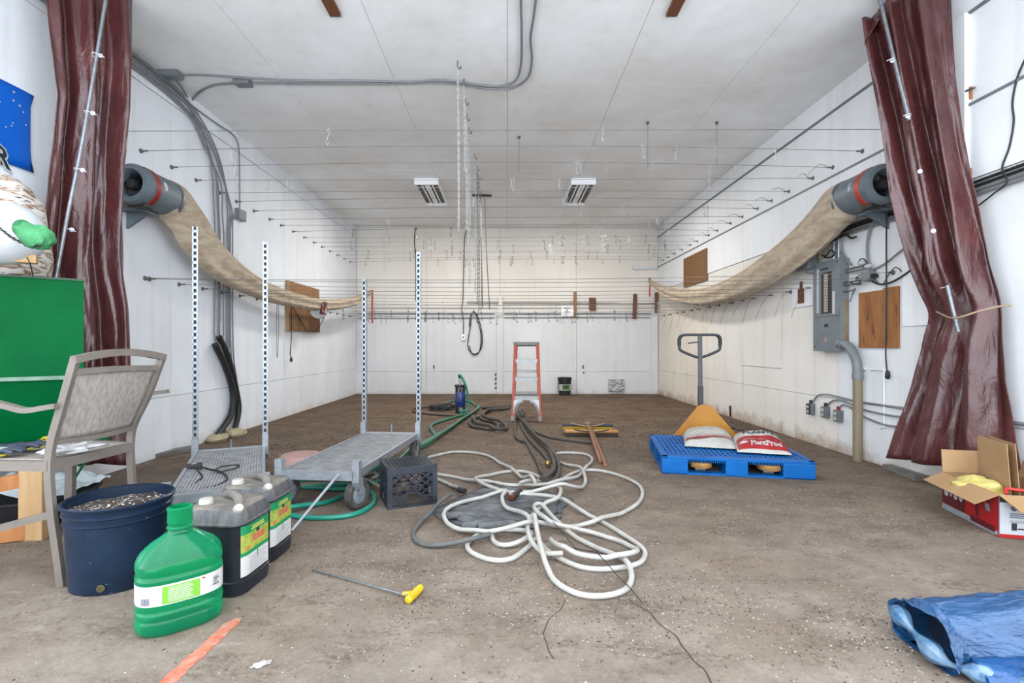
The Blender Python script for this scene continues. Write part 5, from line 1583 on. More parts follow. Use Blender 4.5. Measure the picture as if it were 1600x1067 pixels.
# ------------------------------------------------------------------ galvanised plant trolleys
M_tyre = mat('grey_black_tyre', (62, 62, 62), (92, 88, 84), rough=0.85, scale=30)
def trolley(c, rz, wd, ln, dz, wr, hl, hr, label, sag):
    c = Vector(c)
    R = rotz(rz)
    L_ = lambda x, y, z: c + R @ Vector((x, y, z))
    RX = R @ Vector((1, 0, 0))
    RY = R @ Vector((0, 1, 0))
    t = thing('plant_trolley', c, label, 'trolley')
    for x in (-wd / 2, wd / 2):
        MB().bar(L_(x, -ln / 2, dz - 0.02), L_(x, ln / 2, dz - 0.02), 0.022, 0.05, (0, 0, 1)).build('side_rail', M_steel_l, t)
    for y in (-ln / 2, ln / 2):
        MB().bar(L_(-wd / 2, y, dz - 0.022), L_(wd / 2, y, dz - 0.022), 0.03, 0.056, (0, 0, 1)).build('end_rail', M_steel_l, t)
    mb_ = MB()
    nx, ny = 26, 60
    def zz(fx, fy):
        return dz - 0.004 - sag * math.sin(math.pi * fx) * math.sin(math.pi * fy)
    for i in range(1, nx):
        x = -wd / 2 + wd * i / nx
        pts_ = [L_(x, -ln / 2 + ln * k / 8, zz(i / nx, k / 8)) for k in range(9)]
        mb_.path_bar(pts_, 0.010, 0.005, (0, 0, 1))
    for j in range(1, ny):
        y = -ln / 2 + ln * j / ny
        pts_ = [L_(-wd / 2 + wd * k / 6, y, zz(k / 6, j / ny) - 0.004) for k in range(7)]
        mb_.path_bar(pts_, 0.0135, 0.005, (0, 0, 1))
    mb_.build('mesh_deck', mat('weathered_zinc_mesh', (214, 218, 222), (176, 177, 176), rough=0.5, metal=0.4, scale=12), t)
    for sx in (-1, 1):
        for sy in (-1, 1):
            b = L_(sx * (wd / 2 + 0.012), sy * (ln / 2 - 0.01), 0)
            top = dz + (0.10 if sy > 0 else 0.075)
            MB().bar(b + Vector((0, 0, dz - 0.06)), b + Vector((0, 0, top)), 0.046, 0.05, RY).build('corner_socket', M_steel_l, t)
            MB().add([b + Vector((0, 0, dz - 0.06)) + RX * 0.023 * q + RY * (-sy) * w * 0.05 - Vector((0, 0, 0.05 if w == 0 else 0)) for q in (-1, 1) for w in (0, 1, -0.5)], [(0, 1, 2), (5, 4, 3), (0, 3, 4, 1), (1, 4, 5, 2), (2, 5, 3, 0)]).build('gusset', M_steel_l, t)
            # castor
            wc = b + RY * (-sy * 0.05) - RX * sx * 0.02
            wc.z = wr
            an = rz + (0.0 if sy > 0 else -0.35)
            ax = Vector((math.cos(an), math.sin(an), 0))
            w_ = MB().lathe(wc, [(wr * 0.62, -0.024), (wr * 0.9, -0.026), (wr, -0.016), (wr, 0.016), (wr * 0.9, 0.026), (wr * 0.62, 0.024), (wr * 0.62, -0.024)], 24, ax, False).build('tyre', M_tyre, t, smooth=True)
            MB().lathe(wc, [(0.006, -0.026), (wr * 0.3, -0.022), (wr * 0.62, -0.018), (wr * 0.62, 0.018), (wr * 0.3, 0.022), (0.006, 0.026)], 20, ax).build('hub', M_steel_l, w_, smooth=True)
            for q in (-1, 1):
                MB().bar(wc + ax * q * 0.034, Vector((wc.x, wc.y, dz - 0.045)) + ax * q * 0.034, 0.036, 0.004, ax).build('fork', M_steel_l, w_)
    for sx, h in ((-1, hl), (1, hr)):
        b = L_(sx * (wd / 2 + 0.012), ln / 2 - 0.01, 0)
        z0 = dz + 0.05
        mp_ = MB()
        wv = 0.019
        for q in (-1, 1):
            mp_.bar(b + RX * q * (wv - 0.004) + Vector((0, 0, z0)) - RY * 0.0, b + RX * q * (wv - 0.004) + Vector((0, 0, h)), 0.003, 0.010, RX)
        k = 0
        z = z0
        while z < h:
            mp_.box(b + Vector((0, 0, min(z + 0.008, h - 0.006))), (2 * wv, 0.003, 0.020), R)
            z += 0.05
            k += 1
        for q in (-1, 1):
            mp_.bar(b + RX * q * wv + RY * 0.012 + Vector((0, 0, z0)), b + RX * q * wv + RY * 0.012 + Vector((0, 0, h)), 0.024, 0.003, RX)
        po_ = mp_.build('slotted_post', M_steel_l, t)
        MB().bar(b + RY * 0.024 + Vector((0, 0, z0)), b + RY * 0.024 + Vector((0, 0, h)), 2 * wv, 0.003, RY).build('post_back', mat('shadowed_zinc', (96, 98, 108), (74, 76, 84), rough=0.6, scale=20), po_)  # dark backing so the slots look shaded; channel shade is in its colour
    MB().cyl(L_(0.0, ln / 2 + 0.0, dz), L_(0.0, ln / 2, dz + 0.075), 0.010, n=8).build('pin', M_steel, t, smooth=True)
    return t, L_
tA, LA = trolley((-1.137, 3.885, 0.0), math.radians(-5.8), 0.49, 1.42, 0.247, 0.098, 1.665, 1.90, 'galvanised plant trolley with mesh deck and two slotted posts beside the milk crate', 0.004)
tB, LB = trolley((-1.975, 3.50, 0.0), math.radians(26), 0.48, 1.34, 0.205, 0.07, 2.0, 1.93, 'galvanised plant trolley with sagging mesh deck and two slotted posts behind the blue pot', 0.03)
MB().cyl(LA(0.155, -0.735, 0.245), (-1.21, 2.80, 0.012), 0.0085, n=8).build('tow_bar', M_steel_l, tA, smooth=True)
# extension lead on the low trolley
Zd = 0.198
def dk(px, py, dz=0.0):
    return G(px, py, Zd - 0.012 + dz)
ce = [dk(297, 727), dk(310, 737), dk(316, 745), dk(308, 753), dk(300, 761), dk(312, 764), dk(330, 761), dk(345, 756), dk(355, 748), dk(350, 740), dk(338, 735), dk(322, 732), dk(309, 727)]
t = thing('power_adapter_lead', dk(303, 729), 'black power adapter with curled cord on the low trolley deck', 'cord')
MB().tube(spline(ce, 6), 0.0065, 8).build('cord', M_cord, t, smooth=True)
MB().tube(spline([dk(335, 735), dk(345, 729), dk(365, 726.5), dk(374, 727), dk(366, 732), dk(340, 738)], 6), 0.005, 8).build('cord', M_cord, t, smooth=True)
a_ = dk(303, 729, 0.02)
MB().box(a_, (0.10, 0.07, 0.04), rotz(0.5), 0.008).build('adapter', M_cord, t)
MB().box(a_ + Vector((0.0, -0.0, 0.021)), (0.03, 0.02, 0.003), rotz(0.5)).build('sticker', M_white, t)
# pink basin
c = G(458, 738)
t = thing('pink_basin', (-1.70, 4.12, 0.0), 'faded pink plastic basin lying behind the mesh deck', 'basin')
c = Vector((-1.62, 3.93, 0.0))
MB().lathe((-1.70, 4.12, 0.0), [(0.20, 0.0), (0.205, 0.012), (0.21, 0.02), (0.185, 0.11), (0.15, 0.155), (0.05, 0.17), (0.001, 0.171)], 32).build('shell', mat('faded_pink_plastic', (206, 166, 156), (190, 148, 138), rough=0.5, scale=6), t, smooth=True)

# ------------------------------------------------------------------ milk crate (upside down)
M_crate = mat('black_crate_plastic', (62, 67, 78), (44, 48, 56), spec=0.3, rough=0.45, scale=12)
CO = Vector((-0.765, 3.187, 0.0))
CR = rotz(math.radians(23))
CWd, CDp, CHt = 0.327, 0.31, 0.262
def CP(x, y, z):
    return CO + CR @ Vector((x, y, z))
t = thing('milk_crate', CP(CWd / 2, CDp / 2, 0), 'upturned black plastic milk crate with lattice sides', 'crate')
mb = MB()
th = 0.012
sides = [((0, 0), (1, 0), (0, 1)), ((0, 1), (1, 0), (0, -1)), ((0, 0), (0, 1), (1, 0)), ((1, 0), (0, 1), (-1, 0))]
def side_pt(k, s, z, d):
    (ox, oy), (dx, dy), (ix, iy) = sides[k]
    ln = CWd if dx else CDp
    return CP(ox * CWd + dx * s * ln + ix * d, oy * CDp + dy * s * ln + iy * d, z)
for sx in (0, 1):
    for sy in (0, 1):
        x0 = sx * (CWd - 0.032)
        y0 = sy * (CDp - 0.032)
        MB().add([CP(x, y, z) for x in (x0, x0 + 0.032) for y in (y0, y0 + 0.032) for z in (0, CHt)], [(0, 1, 3, 2), (4, 6, 7, 5), (0, 4, 5, 1), (2, 3, 7, 6), (0, 2, 6, 4), (1, 5, 7, 3)]).build('corner_post', M_crate, t)
for k in range(4):
    m_ = MB()
    ln = CWd if sides[k][1][0] else CDp
    inn = Vector((sides[k][2][0], sides[k][2][1], 0))
    nrm = CR @ inn
    def sbar(s0, z0, s1, z1, w, d=0.006, dep=0.010):
        m_.bar(side_pt(k, s0, z0, d), side_pt(k, s1, z1, d), w, dep, nrm)
    for z, w in ((CHt - 0.022, 0.044), (0.008, 0.016), (0.030, 0.007), (0.046, 0.007), (0.062, 0.010)):
        if z in (0.030, 0.046, 0.062):
            sbar(0.05, z, 0.33, z, w)
            sbar(0.67, z, 0.95, z, w)
        else:
            sbar(0.02, z, 0.98, z, w)
    sbar(0.33, 0.062, 0.40, 0.092, 0.010)
    sbar(0.40, 0.092, 0.60, 0.092, 0.012)
    sbar(0.60, 0.092, 0.67, 0.062, 0.010)
    sbar(0.33, 0.062, 0.36, 0.022, 0.008)
    sbar(0.67, 0.062, 0.64, 0.022, 0.008)
    sbar(0.36, 0.022, 0.64, 0.022, 0.008)
    for q in range(10):
        s_ = 0.08 + q * 0.093
        if not 0.34 < s_ < 0.66:
            sbar(s_, 0.008, s_, 0.062, 0.006)
    # diagonal lattice clipped to the window
    a0, a1, b0, b1 = 0.10, 0.90, 0.066, CHt - 0.044
    wz = b1 - b0
    ww = (a1 - a0) * ln
    for q in range(-4, 8):
        for sg in (1, -1):
            off = q * 0.058
            pts_ = []
            for i in range(61):
                x = ww * i / 60
                z = (x - off) if sg > 0 else (ww - x - off)
                z = z * 0.8
                if 0 <= z <= wz and not (0.36 < (a0 + x / ln) < 0.64 and z < 0.03):
                    pts_.append((a0 + x / ln, b0 + z))
            if len(pts_) > 3:
                sbar(pts_[0][0], pts_[0][1], pts_[-1][0], pts_[-1][1], 0.0075, 0.006, 0.006)
    m_.build('side', M_crate, t)
m_ = MB()
for i in range(12):
    x = 0.02 + (CWd - 0.04) * i / 11
    m_.bar(CP(x, 0.012, CHt - 0.006), CP(x, CDp - 0.012, CHt - 0.006), 0.007, 0.010, (0, 0, 1))
for i in range(11):
    y = 0.02 + (CDp - 0.04) * i / 10
    m_.bar(CP(0.012, y, CHt - 0.007), CP(CWd - 0.012, y, CHt - 0.007), 0.007, 0.008, (0, 0, 1))
for i in range(10):
    for j in range(9):
        m_.lathe(CP(0.035 + 0.0285 * i, 0.035 + 0.03 * j, CHt - 0.004), [(0.010, 0), (0.010, 0.005), (0.007, 0.005), (0.007, 0)], 8, caps=False)
m_.build('base_grid', M_crate, t)

# ------------------------------------------------------------------ hoses on the floor
PLACED = []
def lay(pxs, r, T=lambda p: p, step=0.02, lift=1.0, base=0.0, zmax=0.13):
    """a hose run laid on the floor, climbing over what already lies there"""
    pts = [G(*T(p), r) if len(p) == 2 else Vector(p) for p in pxs]
    raw = spline(pts, 24)
    out = [raw[0]]
    for p in raw[1:]:
        if (p - out[-1]).length >= step:
            out.append(p)
    n = len(out)
    xy = np.array([[p.x, p.y] for p in out])
    z = np.full(n, base + r)
    if PLACED:
        pl = np.concatenate(PLACED)
        for i in range(n):
            d2 = (pl[:, 0] - xy[i, 0]) ** 2 + (pl[:, 1] - xy[i, 1]) ** 2
            hit = d2 < (r + pl[:, 3] + 0.004) ** 2
            if hit.any():
                z[i] = max(z[i], float((pl[hit, 2] + pl[hit, 3]).max()) + r * lift)
    for i in range(n):
        for j in range(0, i - 10):
            if (xy[i, 0] - xy[j, 0]) ** 2 + (xy[i, 1] - xy[j, 1]) ** 2 < (2 * r + 0.003) ** 2:
                z[i] = max(z[i], z[j] + 2 * r * lift)
    z = np.minimum(z, zmax)
    z2 = np.array([z[max(0, i - 4):i + 5].max() for i in range(n)])
    ker = np.ones(9) / 9
    z2 = np.convolve(np.pad(z2, 4, mode='edge'), ker, 'valid')
    z2 = np.maximum(z2, z * 0.0 + base + r)
    PLACED.append(np.column_stack([xy, z2, np.full(n, r)]))
    return [Vector((xy[i, 0], xy[i, 1], z2[i])) for i in range(n)]
def hose_run(parent, pts, r, m, name='hose_run'):
    return MB().tube(pts, r, 10).build(name, m, parent, smooth=True)

# folded landscape fabric under the white hose
TA = lambda p: (640 + p[0] / 4.0, 680 + p[1] / 4.0)
TB = lambda p: (660 + p[0] / 7.114, 600 + p[1] / 7.114)
outline = [(140, 480), (210, 440), (330, 385), (480, 320), (545, 300), (600, 330), (700, 350), (820, 345), (930, 385), (1020, 395), (1000, 430), (950, 470), (950, 520), (850, 560), (745, 590), (620, 565), (500, 600), (380, 600), (260, 570), (190, 530)]
om = [G(*TA(p)) for p in outline]
cen = sum(om, Vector()) / len(om)
M_fabric = mat('grey_black_fabric', (124, 126, 128), (68, 70, 74), rough=0.9, scale=7, stretch=(1, 2.5, 1), bump=0.5, bscale=30)
t = thing('landscape_fabric', cen, 'folded grey-black landscape fabric lying under the white hose', 'fabric')
def fab(scale, zoff, seed, amp, rot=0.0):
    m_ = MB()
    ol = spline(om, 4, True)
    nr_ = 12
    R = rotz(rot)
    rings = []
    for q in range(nr_ + 1):
        f = 1 - q / nr_
        ring = []
        for p in ol:
            x = cen + R @ ((p - cen) * (f * scale))
            z = zoff + amp * (0.35 + abs(noise.noise(Vector((x.x * 5, x.y * 9, seed)))) + 0.4 * noise.noise(Vector((x.x * 14, x.y * 20, seed)))) * (1 - 0.75 * f ** 6)
            ring.append(Vector((x.x, x.y, max(zoff + 0.001, z))))
        rings.append(ring)
    m_.loft(rings, False, True)
    return m_
fab(1.0, 0.003, 1.0, 0.030).build('lower_fold', M_fabric, t, smooth=True, angle=180, solid=0.003)
fab(0.88, 0.016, 4.0, 0.034, 0.09).build('upper_fold', M_fabric, t, smooth=True, angle=180, solid=0.003)
for q, (a_, b_) in enumerate((((330, 560), (560, 540)), ((430, 560), (700, 560)), ((560, 330), (690, 360)), ((200, 500), (420, 500)))):
    p0, p1 = G(*TA(a_), 0.035), G(*TA(b_), 0.03)
    m_ = MB()
    pp = spline([p0, p0.lerp(p1, 0.3) + Vector((0, -0.02, 0.012)), p0.lerp(p1, 0.7) + Vector((0, 0.02, 0.010)), p1], 8)
    m_.loft([[p + Vector((0, 0.03, -0.012)), p + Vector((0, 0.012, 0.010)), p + Vector((0, -0.012, 0.010)), p + Vector((0, -0.03, -0.015))] for p in pp], False, False)
    m_.build('crease', M_fabric, t, smooth=True, angle=180, solid=0.003)
PLACED.append(np.column_stack([[cen.x + (p.x - cen.x) * f for p in spline(om, 4, True) for f in (0.2, 0.4, 0.6, 0.8, 0.95)], [cen.y + (p.y - cen.y) * f for p in spline(om, 4, True) for f in (0.2, 0.4, 0.6, 0.8, 0.95)],
                               np.full(5 * len(spline(om, 4, True)), 0.018), np.full(5 * len(spline(om, 4, True)), 0.016)]))

M_whose = mat('white_hose_rubber', (214, 213, 208), (192, 188, 178), rough=0.45, scale=9)
rW = 0.0128
S4 = [(690, 350), (780, 315), (818, 288), (790, 250), (690, 225), (560, 235), (430, 275), (420, 305), (500, 350), (620, 385), (750, 385), (900, 370), (1030, 350), (1095, 305), (1090, 255), (1060, 215), (980, 185), (900, 150), (895, 125), (950, 110), (1080, 115), (1140, 145), (1120, 190), (1080, 240), (1010, 280), (900, 310), (790, 325)]
S2 = [(90, 225), (155, 240), (300, 265), (420, 300), (560, 330), (650, 342), (720, 335)]
S1 = [(785, 355), (770, 330), (700, 270), (600, 200), (480, 125), (300, 103), (150, 130), (60, 160)]
S3 = [(330, 375), (270, 320), (160, 270), (80, 240)]
S5 = [(620, 400), (760, 400), (920, 420), (1050, 470), (1200, 540), (1350, 630), (1450, 700), (1470, 750), (1420, 805), (1250, 835), (1100, 830), (980, 790), (860, 720), (790, 650)]
S9 = [(740, 700), (640, 770), (520, 780), (400, 740), (360, 690), (400, 640), (480, 600), (600, 590), (720, 610), (760, 640), (700, 680), (600, 695), (530, 665), (510, 610)]
S6 = [(1180, 220), (1320, 255), (1430, 310), (1455, 370), (1420, 430), (1320, 490), (1180, 550), (1050, 572), (920, 570), (810, 600), (740, 628), (560, 635), (400, 620), (270, 590), (215, 540), (240, 490), (330, 450), (480, 415), (600, 396), (578, 430), (600, 480), (690, 530), (750, 580)]
S7 = [(955, 770), (850, 770), (770, 720), (740, 650), (750, 570), (790, 510), (850, 465), (930, 440), (945, 380), (930, 320), (980, 260), (1070, 222)]
S8 = [(780, 610), (800, 700), (840, 820), (920, 920), (1050, 990), (1200, 1005), (1330, 975), (1385, 920), (1375, 850), (1320, 790), (1200, 720), (1080, 660), (960, 600), (880, 540), (820, 490), (780, 500), (800, 550), (900, 610), (1100, 615), (1280, 650), (1400, 710), (1420, 760), (1370, 805), (1250, 815), (1100, 800), (960, 760), (900, 720), (880, 680)]
t = thing('white_hose', G(850, 830), 'long white hose tangled in wide loops in the middle of the floor', 'hose')
S12 = [(160, 425), (215, 435), (330, 520), (345, 580)]
runs = [S5 + S9, S7 + S6, S4[::-1][:0] + S2 + S4[::-1], S8, S1]
for s_ in runs:
    pr = lay(s_, rW, TA)
    hose_run(t, pr, rW, M_whose)
e = lay(S3, rW, TA)
hose_run(t, e, rW, M_whose)
MB().cyl(e[0] + Vector((-0.03, 0.02, 0)), e[0] + Vector((0.02, -0.02, 0)), 0.02, n=10).build('end_clamp', M_cord, t, smooth=True)
f0 = G(*TA((640, 385)), 0.055)
f1 = G(*TA((690, 348)), 0.055)
MB().cyl(f0, f1, 0.02, n=12).build('coupling_sleeve', M_cord, t, smooth=True)
MB().lathe(f0, [(0.010, 0), (0.020, 0.0), (0.020, -0.025), (0.010, -0.025)], 12, (f1 - f0)).build('brass_fitting', mat('copper_fitting', (186, 112, 78), (150, 90, 64), rough=0.35, metal=0.8, scale=30), t, smooth=True)
PLACED_KEEP = PLACED
# dark grey hose loop
t = thing('grey_hose', G(650, 840), 'dark grey hose looping out from under the folded fabric', 'hose')
pr = lay([(260, 400), (190, 450), (135, 505), (60, 555), (22, 615), (55, 668), (160, 695), (300, 692), (420, 672), (500, 648)], 0.013, TA)
hose_run(t, pr, 0.013, mat('dark_grey_rubber', (88, 92, 94), (112, 114, 112), rough=0.7, scale=10))
# thin black wire across the hose pile
pts = lay([(895, 628), (960, 665), (1100, 755), (1210, 850), (1310, 935), (1370, 985), (1450, 1062)], 0.0022, TA)
o = MB().tube(pts, 0.0022, 5).build('thin_black_wire', M_cord)
tag(o, 'thin black wire lying across the white hose loops', 'wire')
# brown-black hoses running to the ladder
M_bhose = mat('dusty_black_hose', (74, 68, 62), (98, 90, 82), rough=0.7, scale=8)
M_brass = mat('brass', (196, 160, 96), rough=0.35, metal=0.8)
rB = 0.0165
D1 = [(1035, 300), (1050, 350), (1080, 400), (1110, 480), (1180, 600), (1270, 700), (1340, 775), (1400, 850), (1445, 940), (1430, 1010), (1370, 1060), (1310, 1100)]
D2 = [(1075, 290), (1100, 340), (1070, 390), (1130, 450), (1190, 520), (1250, 590), (1330, 670), (1390, 730), (1430, 810), (1460, 900), (1460, 980), (1410, 1050), (1330, 1110)]
D3 = [(1110, 280), (1130, 330), (1100, 400), (1150, 470), (1230, 570), (1300, 640), (1390, 720), (1450, 790), (1500, 870), (1520, 960), (1490, 1040), (1420, 1100)]
D4 = [(1120, 420), (1170, 468), (1260, 535), (1400, 588), (1565, 618), (1740, 640), (1880, 660)]
D5 = [(1030, 330), (1035, 420), (1028, 520), (1040, 585), (1090, 630), (1160, 652), (1220, 760), (1280, 870), (1320, 970), (1380, 1020)]
names = ['dusty black hose under the ladder, first of the bundle running to the white loops', 'dusty black hose under the ladder with a brass end', 'dusty black hose on the broom side of the bundle under the ladder', 'dusty black hose running from the ladder towards the broom handles', 'dusty black hose on the pump side of the bundle, bent in an elbow']
for k, d_ in enumerate((D1, D2, D3, D4, D5)):
    t = thing('black_hose', G(*TB(d_[len(d_) // 2])), names[k], 'hose', 'dusty black hoses')
    pr = lay(d_, rB if k != 3 else 0.013, TB, 0.03, 1.0, 0.0, 0.05)
    hose_run(t, pr, rB if k != 3 else 0.013, M_bhose)
o = MB().lathe(G(*TB((1385, 880)), 0.03), [(0.02, 0), (0.028, 0.01), (0.028, 0.04), (0.016, 0.05)], 12, (0.4, -0.9, 0.1)).build('brass_coupling', M_brass, smooth=True)
tag(o, 'brass hose coupling lying beside the black hose bundle', 'coupling')
C1 = [(975, 255), (900, 262), (800, 275), (720, 300), (665, 335), (648, 370), (690, 402), (790, 420), (838, 455), (825, 490), (760, 500), (660, 490), (560, 470), (528, 435), (545, 400), (610, 370)]
C2 = [(970, 268), (860, 285), (760, 300), (690, 335), (675, 375), (720, 405), (820, 425), (900, 455), (940, 490), (880, 518), (790, 512), (700, 470), (620, 452), (570, 420), (560, 400)]
C3 = [(980, 245), (860, 255), (740, 262), (660, 266)]
for k, (d_, lab_) in enumerate(((C1, 'dusty black hose coiled between the pump and the ladder'), (C2, 'second dusty black hose in the coil between pump and ladder, reaching farther out'), (C3, 'short straight dark hose lying behind the coil beside the ladder'))):
    t = thing('black_hose', G(*TB(d_[5 if k < 2 else 1])), lab_, 'hose', 'dusty black hoses')
    pr = lay(d_, 0.022, TB, 0.04, 1.0, 0.0, 0.06)
    hose_run(t, pr, 0.022, M_bhose if k < 2 else M_black)
    if k < 2:
        MB().cyl(pr[-1], pr[-1] + (pr[-1] - pr[-3]).normalized() * 0.06, 0.024, n=10).build('end_fitting', M_steel, t, smooth=True)
# green hoses from the pump under the trolley
M_ghose = mat('green_hose_rubber', (66, 150, 122), (48, 122, 98), rough=0.45, scale=8)
M_those = mat('teal_hose_rubber', (26, 160, 136), (20, 140, 118), rough=0.4, scale=8)
E1 = [(500, 325), (420, 350), (300, 385), (170, 425), (105, 455), (95, 492), (125, 545), (150, 585), (120, 625), (40, 680), (-40, 720), (-130, 770)]
E2 = [(620, 250), (600, 285), (520, 345), (430, 400), (340, 465), (240, 540), (120, 620), (20, 675), (-60, 715), (-150, 765)]
E3 = [(640, 265), (560, 330), (450, 400), (330, 490), (220, 565), (110, 640), (10, 700), (-70, 740), (-160, 790)]
E4 = [(600, 240), (540, 200), (440, 180), (330, 190), (270, 215), (280, 245), (380, 250)]
for k, (d_, lab_) in enumerate(((E1, 'green hose bending in an elbow from the pump to the trolley wheel'), (E2, 'green hose running straight from the pump to the trolley wheel'), (E3, 'green hose alongside the straight one, nearest the black coil'), (E4, 'green hose curled behind the blue pump'))):
    t = thing('green_hose', G(*TB(d_[4])), lab_, 'hose', 'green hoses from the pump')
    pr = lay(d_, 0.019, TB, 0.03, 1.0, 0.0, 0.045)
    hose_run(t, pr, 0.019, M_ghose)
coil = [(640, 712), (610, 728), (575, 752), (530, 757), (480, 760), (440, 772), (430, 795), (460, 806), (510, 809), (555, 803), (582, 788), (583, 772), (565, 766), (540, 773), (515, 783), (480, 792), (440, 800), (425, 786), (445, 770), (500, 764), (545, 763), (590, 752), (620, 742), (605, 730), (560, 742), (500, 748), (450, 750)]
t = thing('teal_hose', G(510, 790), 'teal garden hose coiled under the galvanised trolley', 'hose')
pr = lay(coil, 0.0155, lambda p: p, 0.025, 1.0, 0.0, 0.075)
hose_run(t, pr, 0.0155, M_those)
t = thing('cream_hose', G(600, 745), 'short cream hose curled between trolley wheel and crate', 'hose')
pr = lay([(592, 762), (575, 757), (563, 751), (572, 744), (584, 744), (588, 750), (578, 755)], 0.012, lambda p: p, 0.02)
hose_run(t, pr, 0.012, mat('cream_hose_rubber', (196, 190, 172), rough=0.6))
# black cord heap by the pump
pts = []
for k in range(60):
    a = k * 0.75
    pts.append(Vector((-1.05 + (0.16 + 0.08 * math.sin(k * 0.5)) * math.cos(a), 8.2 + (0.18 + 0.1 * math.sin(k * 0.31)) * math.sin(a), 0.02 + 0.045 * (0.5 + 0.5 * math.sin(k * 0.9)))))
pts += [Vector((-1.5, 8.3, 0.012)), Vector((-1.45, 7.8, 0.012)), Vector((-1.0, 7.45, 0.012)), Vector((-0.6, 7.4, 0.012))]
o = MB().tube(spline(pts, 3), 0.011, 6).build('pump_cord', M_cord, smooth=True)
tag(o, 'black power cord heaped beside the blue pump', 'cord')

# ------------------------------------------------------------------ submersible pump
pc = Vector((-0.735, 7.82, 0.0))
t = thing('submersible_pump', pc, 'blue and black submersible pump standing among the green hoses', 'pump')
MB().lathe(pc, [(0.062, 0.0), (0.075, 0.004), (0.078, 0.10), (0.076, 0.105)], 24).build('strainer_base', M_black, t, smooth=True)
MB().lathe(pc, [(0.076, 0.105), (0.080, 0.11), (0.080, 0.33), (0.076, 0.335)], 24).build('motor_housing', mat('pump_blue', (36, 62, 138), (46, 74, 150), rough=0.35, scale=6), t, smooth=True)
MB().lathe(pc, [(0.077, 0.335), (0.078, 0.40), (0.065, 0.43), (0.03, 0.44)], 24).build('top_cap', M_black, t, smooth=True)
MB().add([pc + Vector((0.0815 * math.sin(a), -0.0815 * math.cos(a), z)) for a, z in ((-0.55, 0.18), (0.05, 0.18), (0.55, 0.395), (-0.25, 0.395))], [(0, 1, 2, 3)]).build('white_decal', M_white, t)
MB().box(pc + Vector((0.02, -0.079, 0.06)), (0.06, 0.006, 0.05), None, 0.002).build('plate', M_steel, t)
for q in range(4):
    a = q * math.pi / 2 + 0.5
    MB().box(pc + Vector((0.075 * math.cos(a), 0.075 * math.sin(a), 0.425)), (0.035, 0.035, 0.03), rotz(a), 0.004).build('lug', M_black, t)
MB().cyl(pc + Vector((0, 0, 0.43)), pc + Vector((-0.005, 0, 0.54)), 0.026, n=14).build('outlet_pipe', M_white, t, smooth=True)
MB().cyl(pc + Vector((-0.005, 0, 0.53)), pc + Vector((-0.02, 0, 0.60)), 0.02, n=14).build('hose_elbow', M_green_d, t, smooth=True)
t = thing('green_hose', (-0.62, 7.75, 0.0), 'green hose dropping from the top of the blue pump', 'hose', 'green hoses from the pump')
hose_run(t, spline([pc + Vector((-0.02, 0, 0.595)), pc + Vector((0.02, -0.01, 0.56)), pc + Vector((0.08, -0.02, 0.44)), pc + Vector((0.12, -0.03, 0.28)), pc + Vector((0.13, -0.05, 0.1)), pc + Vector((0.11, -0.15, 0.06)), pc + Vector((0.05, -0.4, 0.06))], 8), 0.019, M_those)

# ------------------------------------------------------------------ step ladder
M_or = mat('orange_fibreglass', (226, 92, 50), (212, 80, 42), rough=0.5, scale=8)
M_alu = mat('ladder_aluminium', (214, 218, 220), (194, 198, 200), rough=0.4, metal=0.35, scale=14)
M_foot = mat('grey_rubber_foot', (186, 182, 176), rough=0.8)
FYd, FZt = 6.95, 1.085
fl, frt = G(801, 657).x, G(843, 657).x
tl, trr = 0.118, 0.435
yt = 7.17
t = thing('step_ladder', ((fl + frt) / 2, 7.2, 0.0), 'orange fibreglass step ladder with three aluminium steps', 'ladder')
def frontp(s, f):   # s 0..1 across, f 0..1 height
    x = (fl + (tl - fl) * f) * (1 - s) + (frt + (trr - frt) * f) * s
    return Vector((x, FYd + (yt - FYd) * f, FZt * f))
def rearp(s, f):
    x = (fl + 0.02 + (tl - fl) * f) * (1 - s) + (frt + 0.045 + (trr - frt - 0.03) * f) * s
    return Vector((x, 7.52 + (yt + 0.08 - 7.52) * f, FZt * f))
for s in (0, 1):
    MB().bar(frontp(s, 0.05), frontp(s, 0.97), 0.042, 0.085, (0, 1, 0)).build('front_rail', M_or, t)
    MB().bar(rearp(s, 0.05), rearp(s, 0.97), 0.03, 0.05, (0, 1, 0)).build('rear_rail', M_or, t)
    MB().box(frontp(s, 0.0) + Vector((0, 0, 0.035)), (0.056, 0.095, 0.07), None, 0.006).build('foot', M_foot, t)
    MB().box(rearp(s, 0.0) + Vector((0, 0, 0.03)), (0.05, 0.06, 0.06), None, 0.006).build('foot', M_foot, t)
for zf in (0.29, 0.53, 0.765):
    a_, b_ = frontp(0, zf), frontp(1, zf)
    MB().boxab(a_ + Vector((0.012, -0.045, -0.028)), b_ + Vector((-0.012, -0.04, 0.028))).build('step_lip', M_alu, t)
    MB().boxab(a_ + Vector((0.012, -0.04, 0.022)), b_ + Vector((-0.012, 0.075, 0.028))).build('step', M_alu, t)
    MB().boxab(a_ + Vector((0.012, 0.07, -0.02)), b_ + Vector((-0.012, 0.075, 0.028))).build('step_back', M_alu, t)
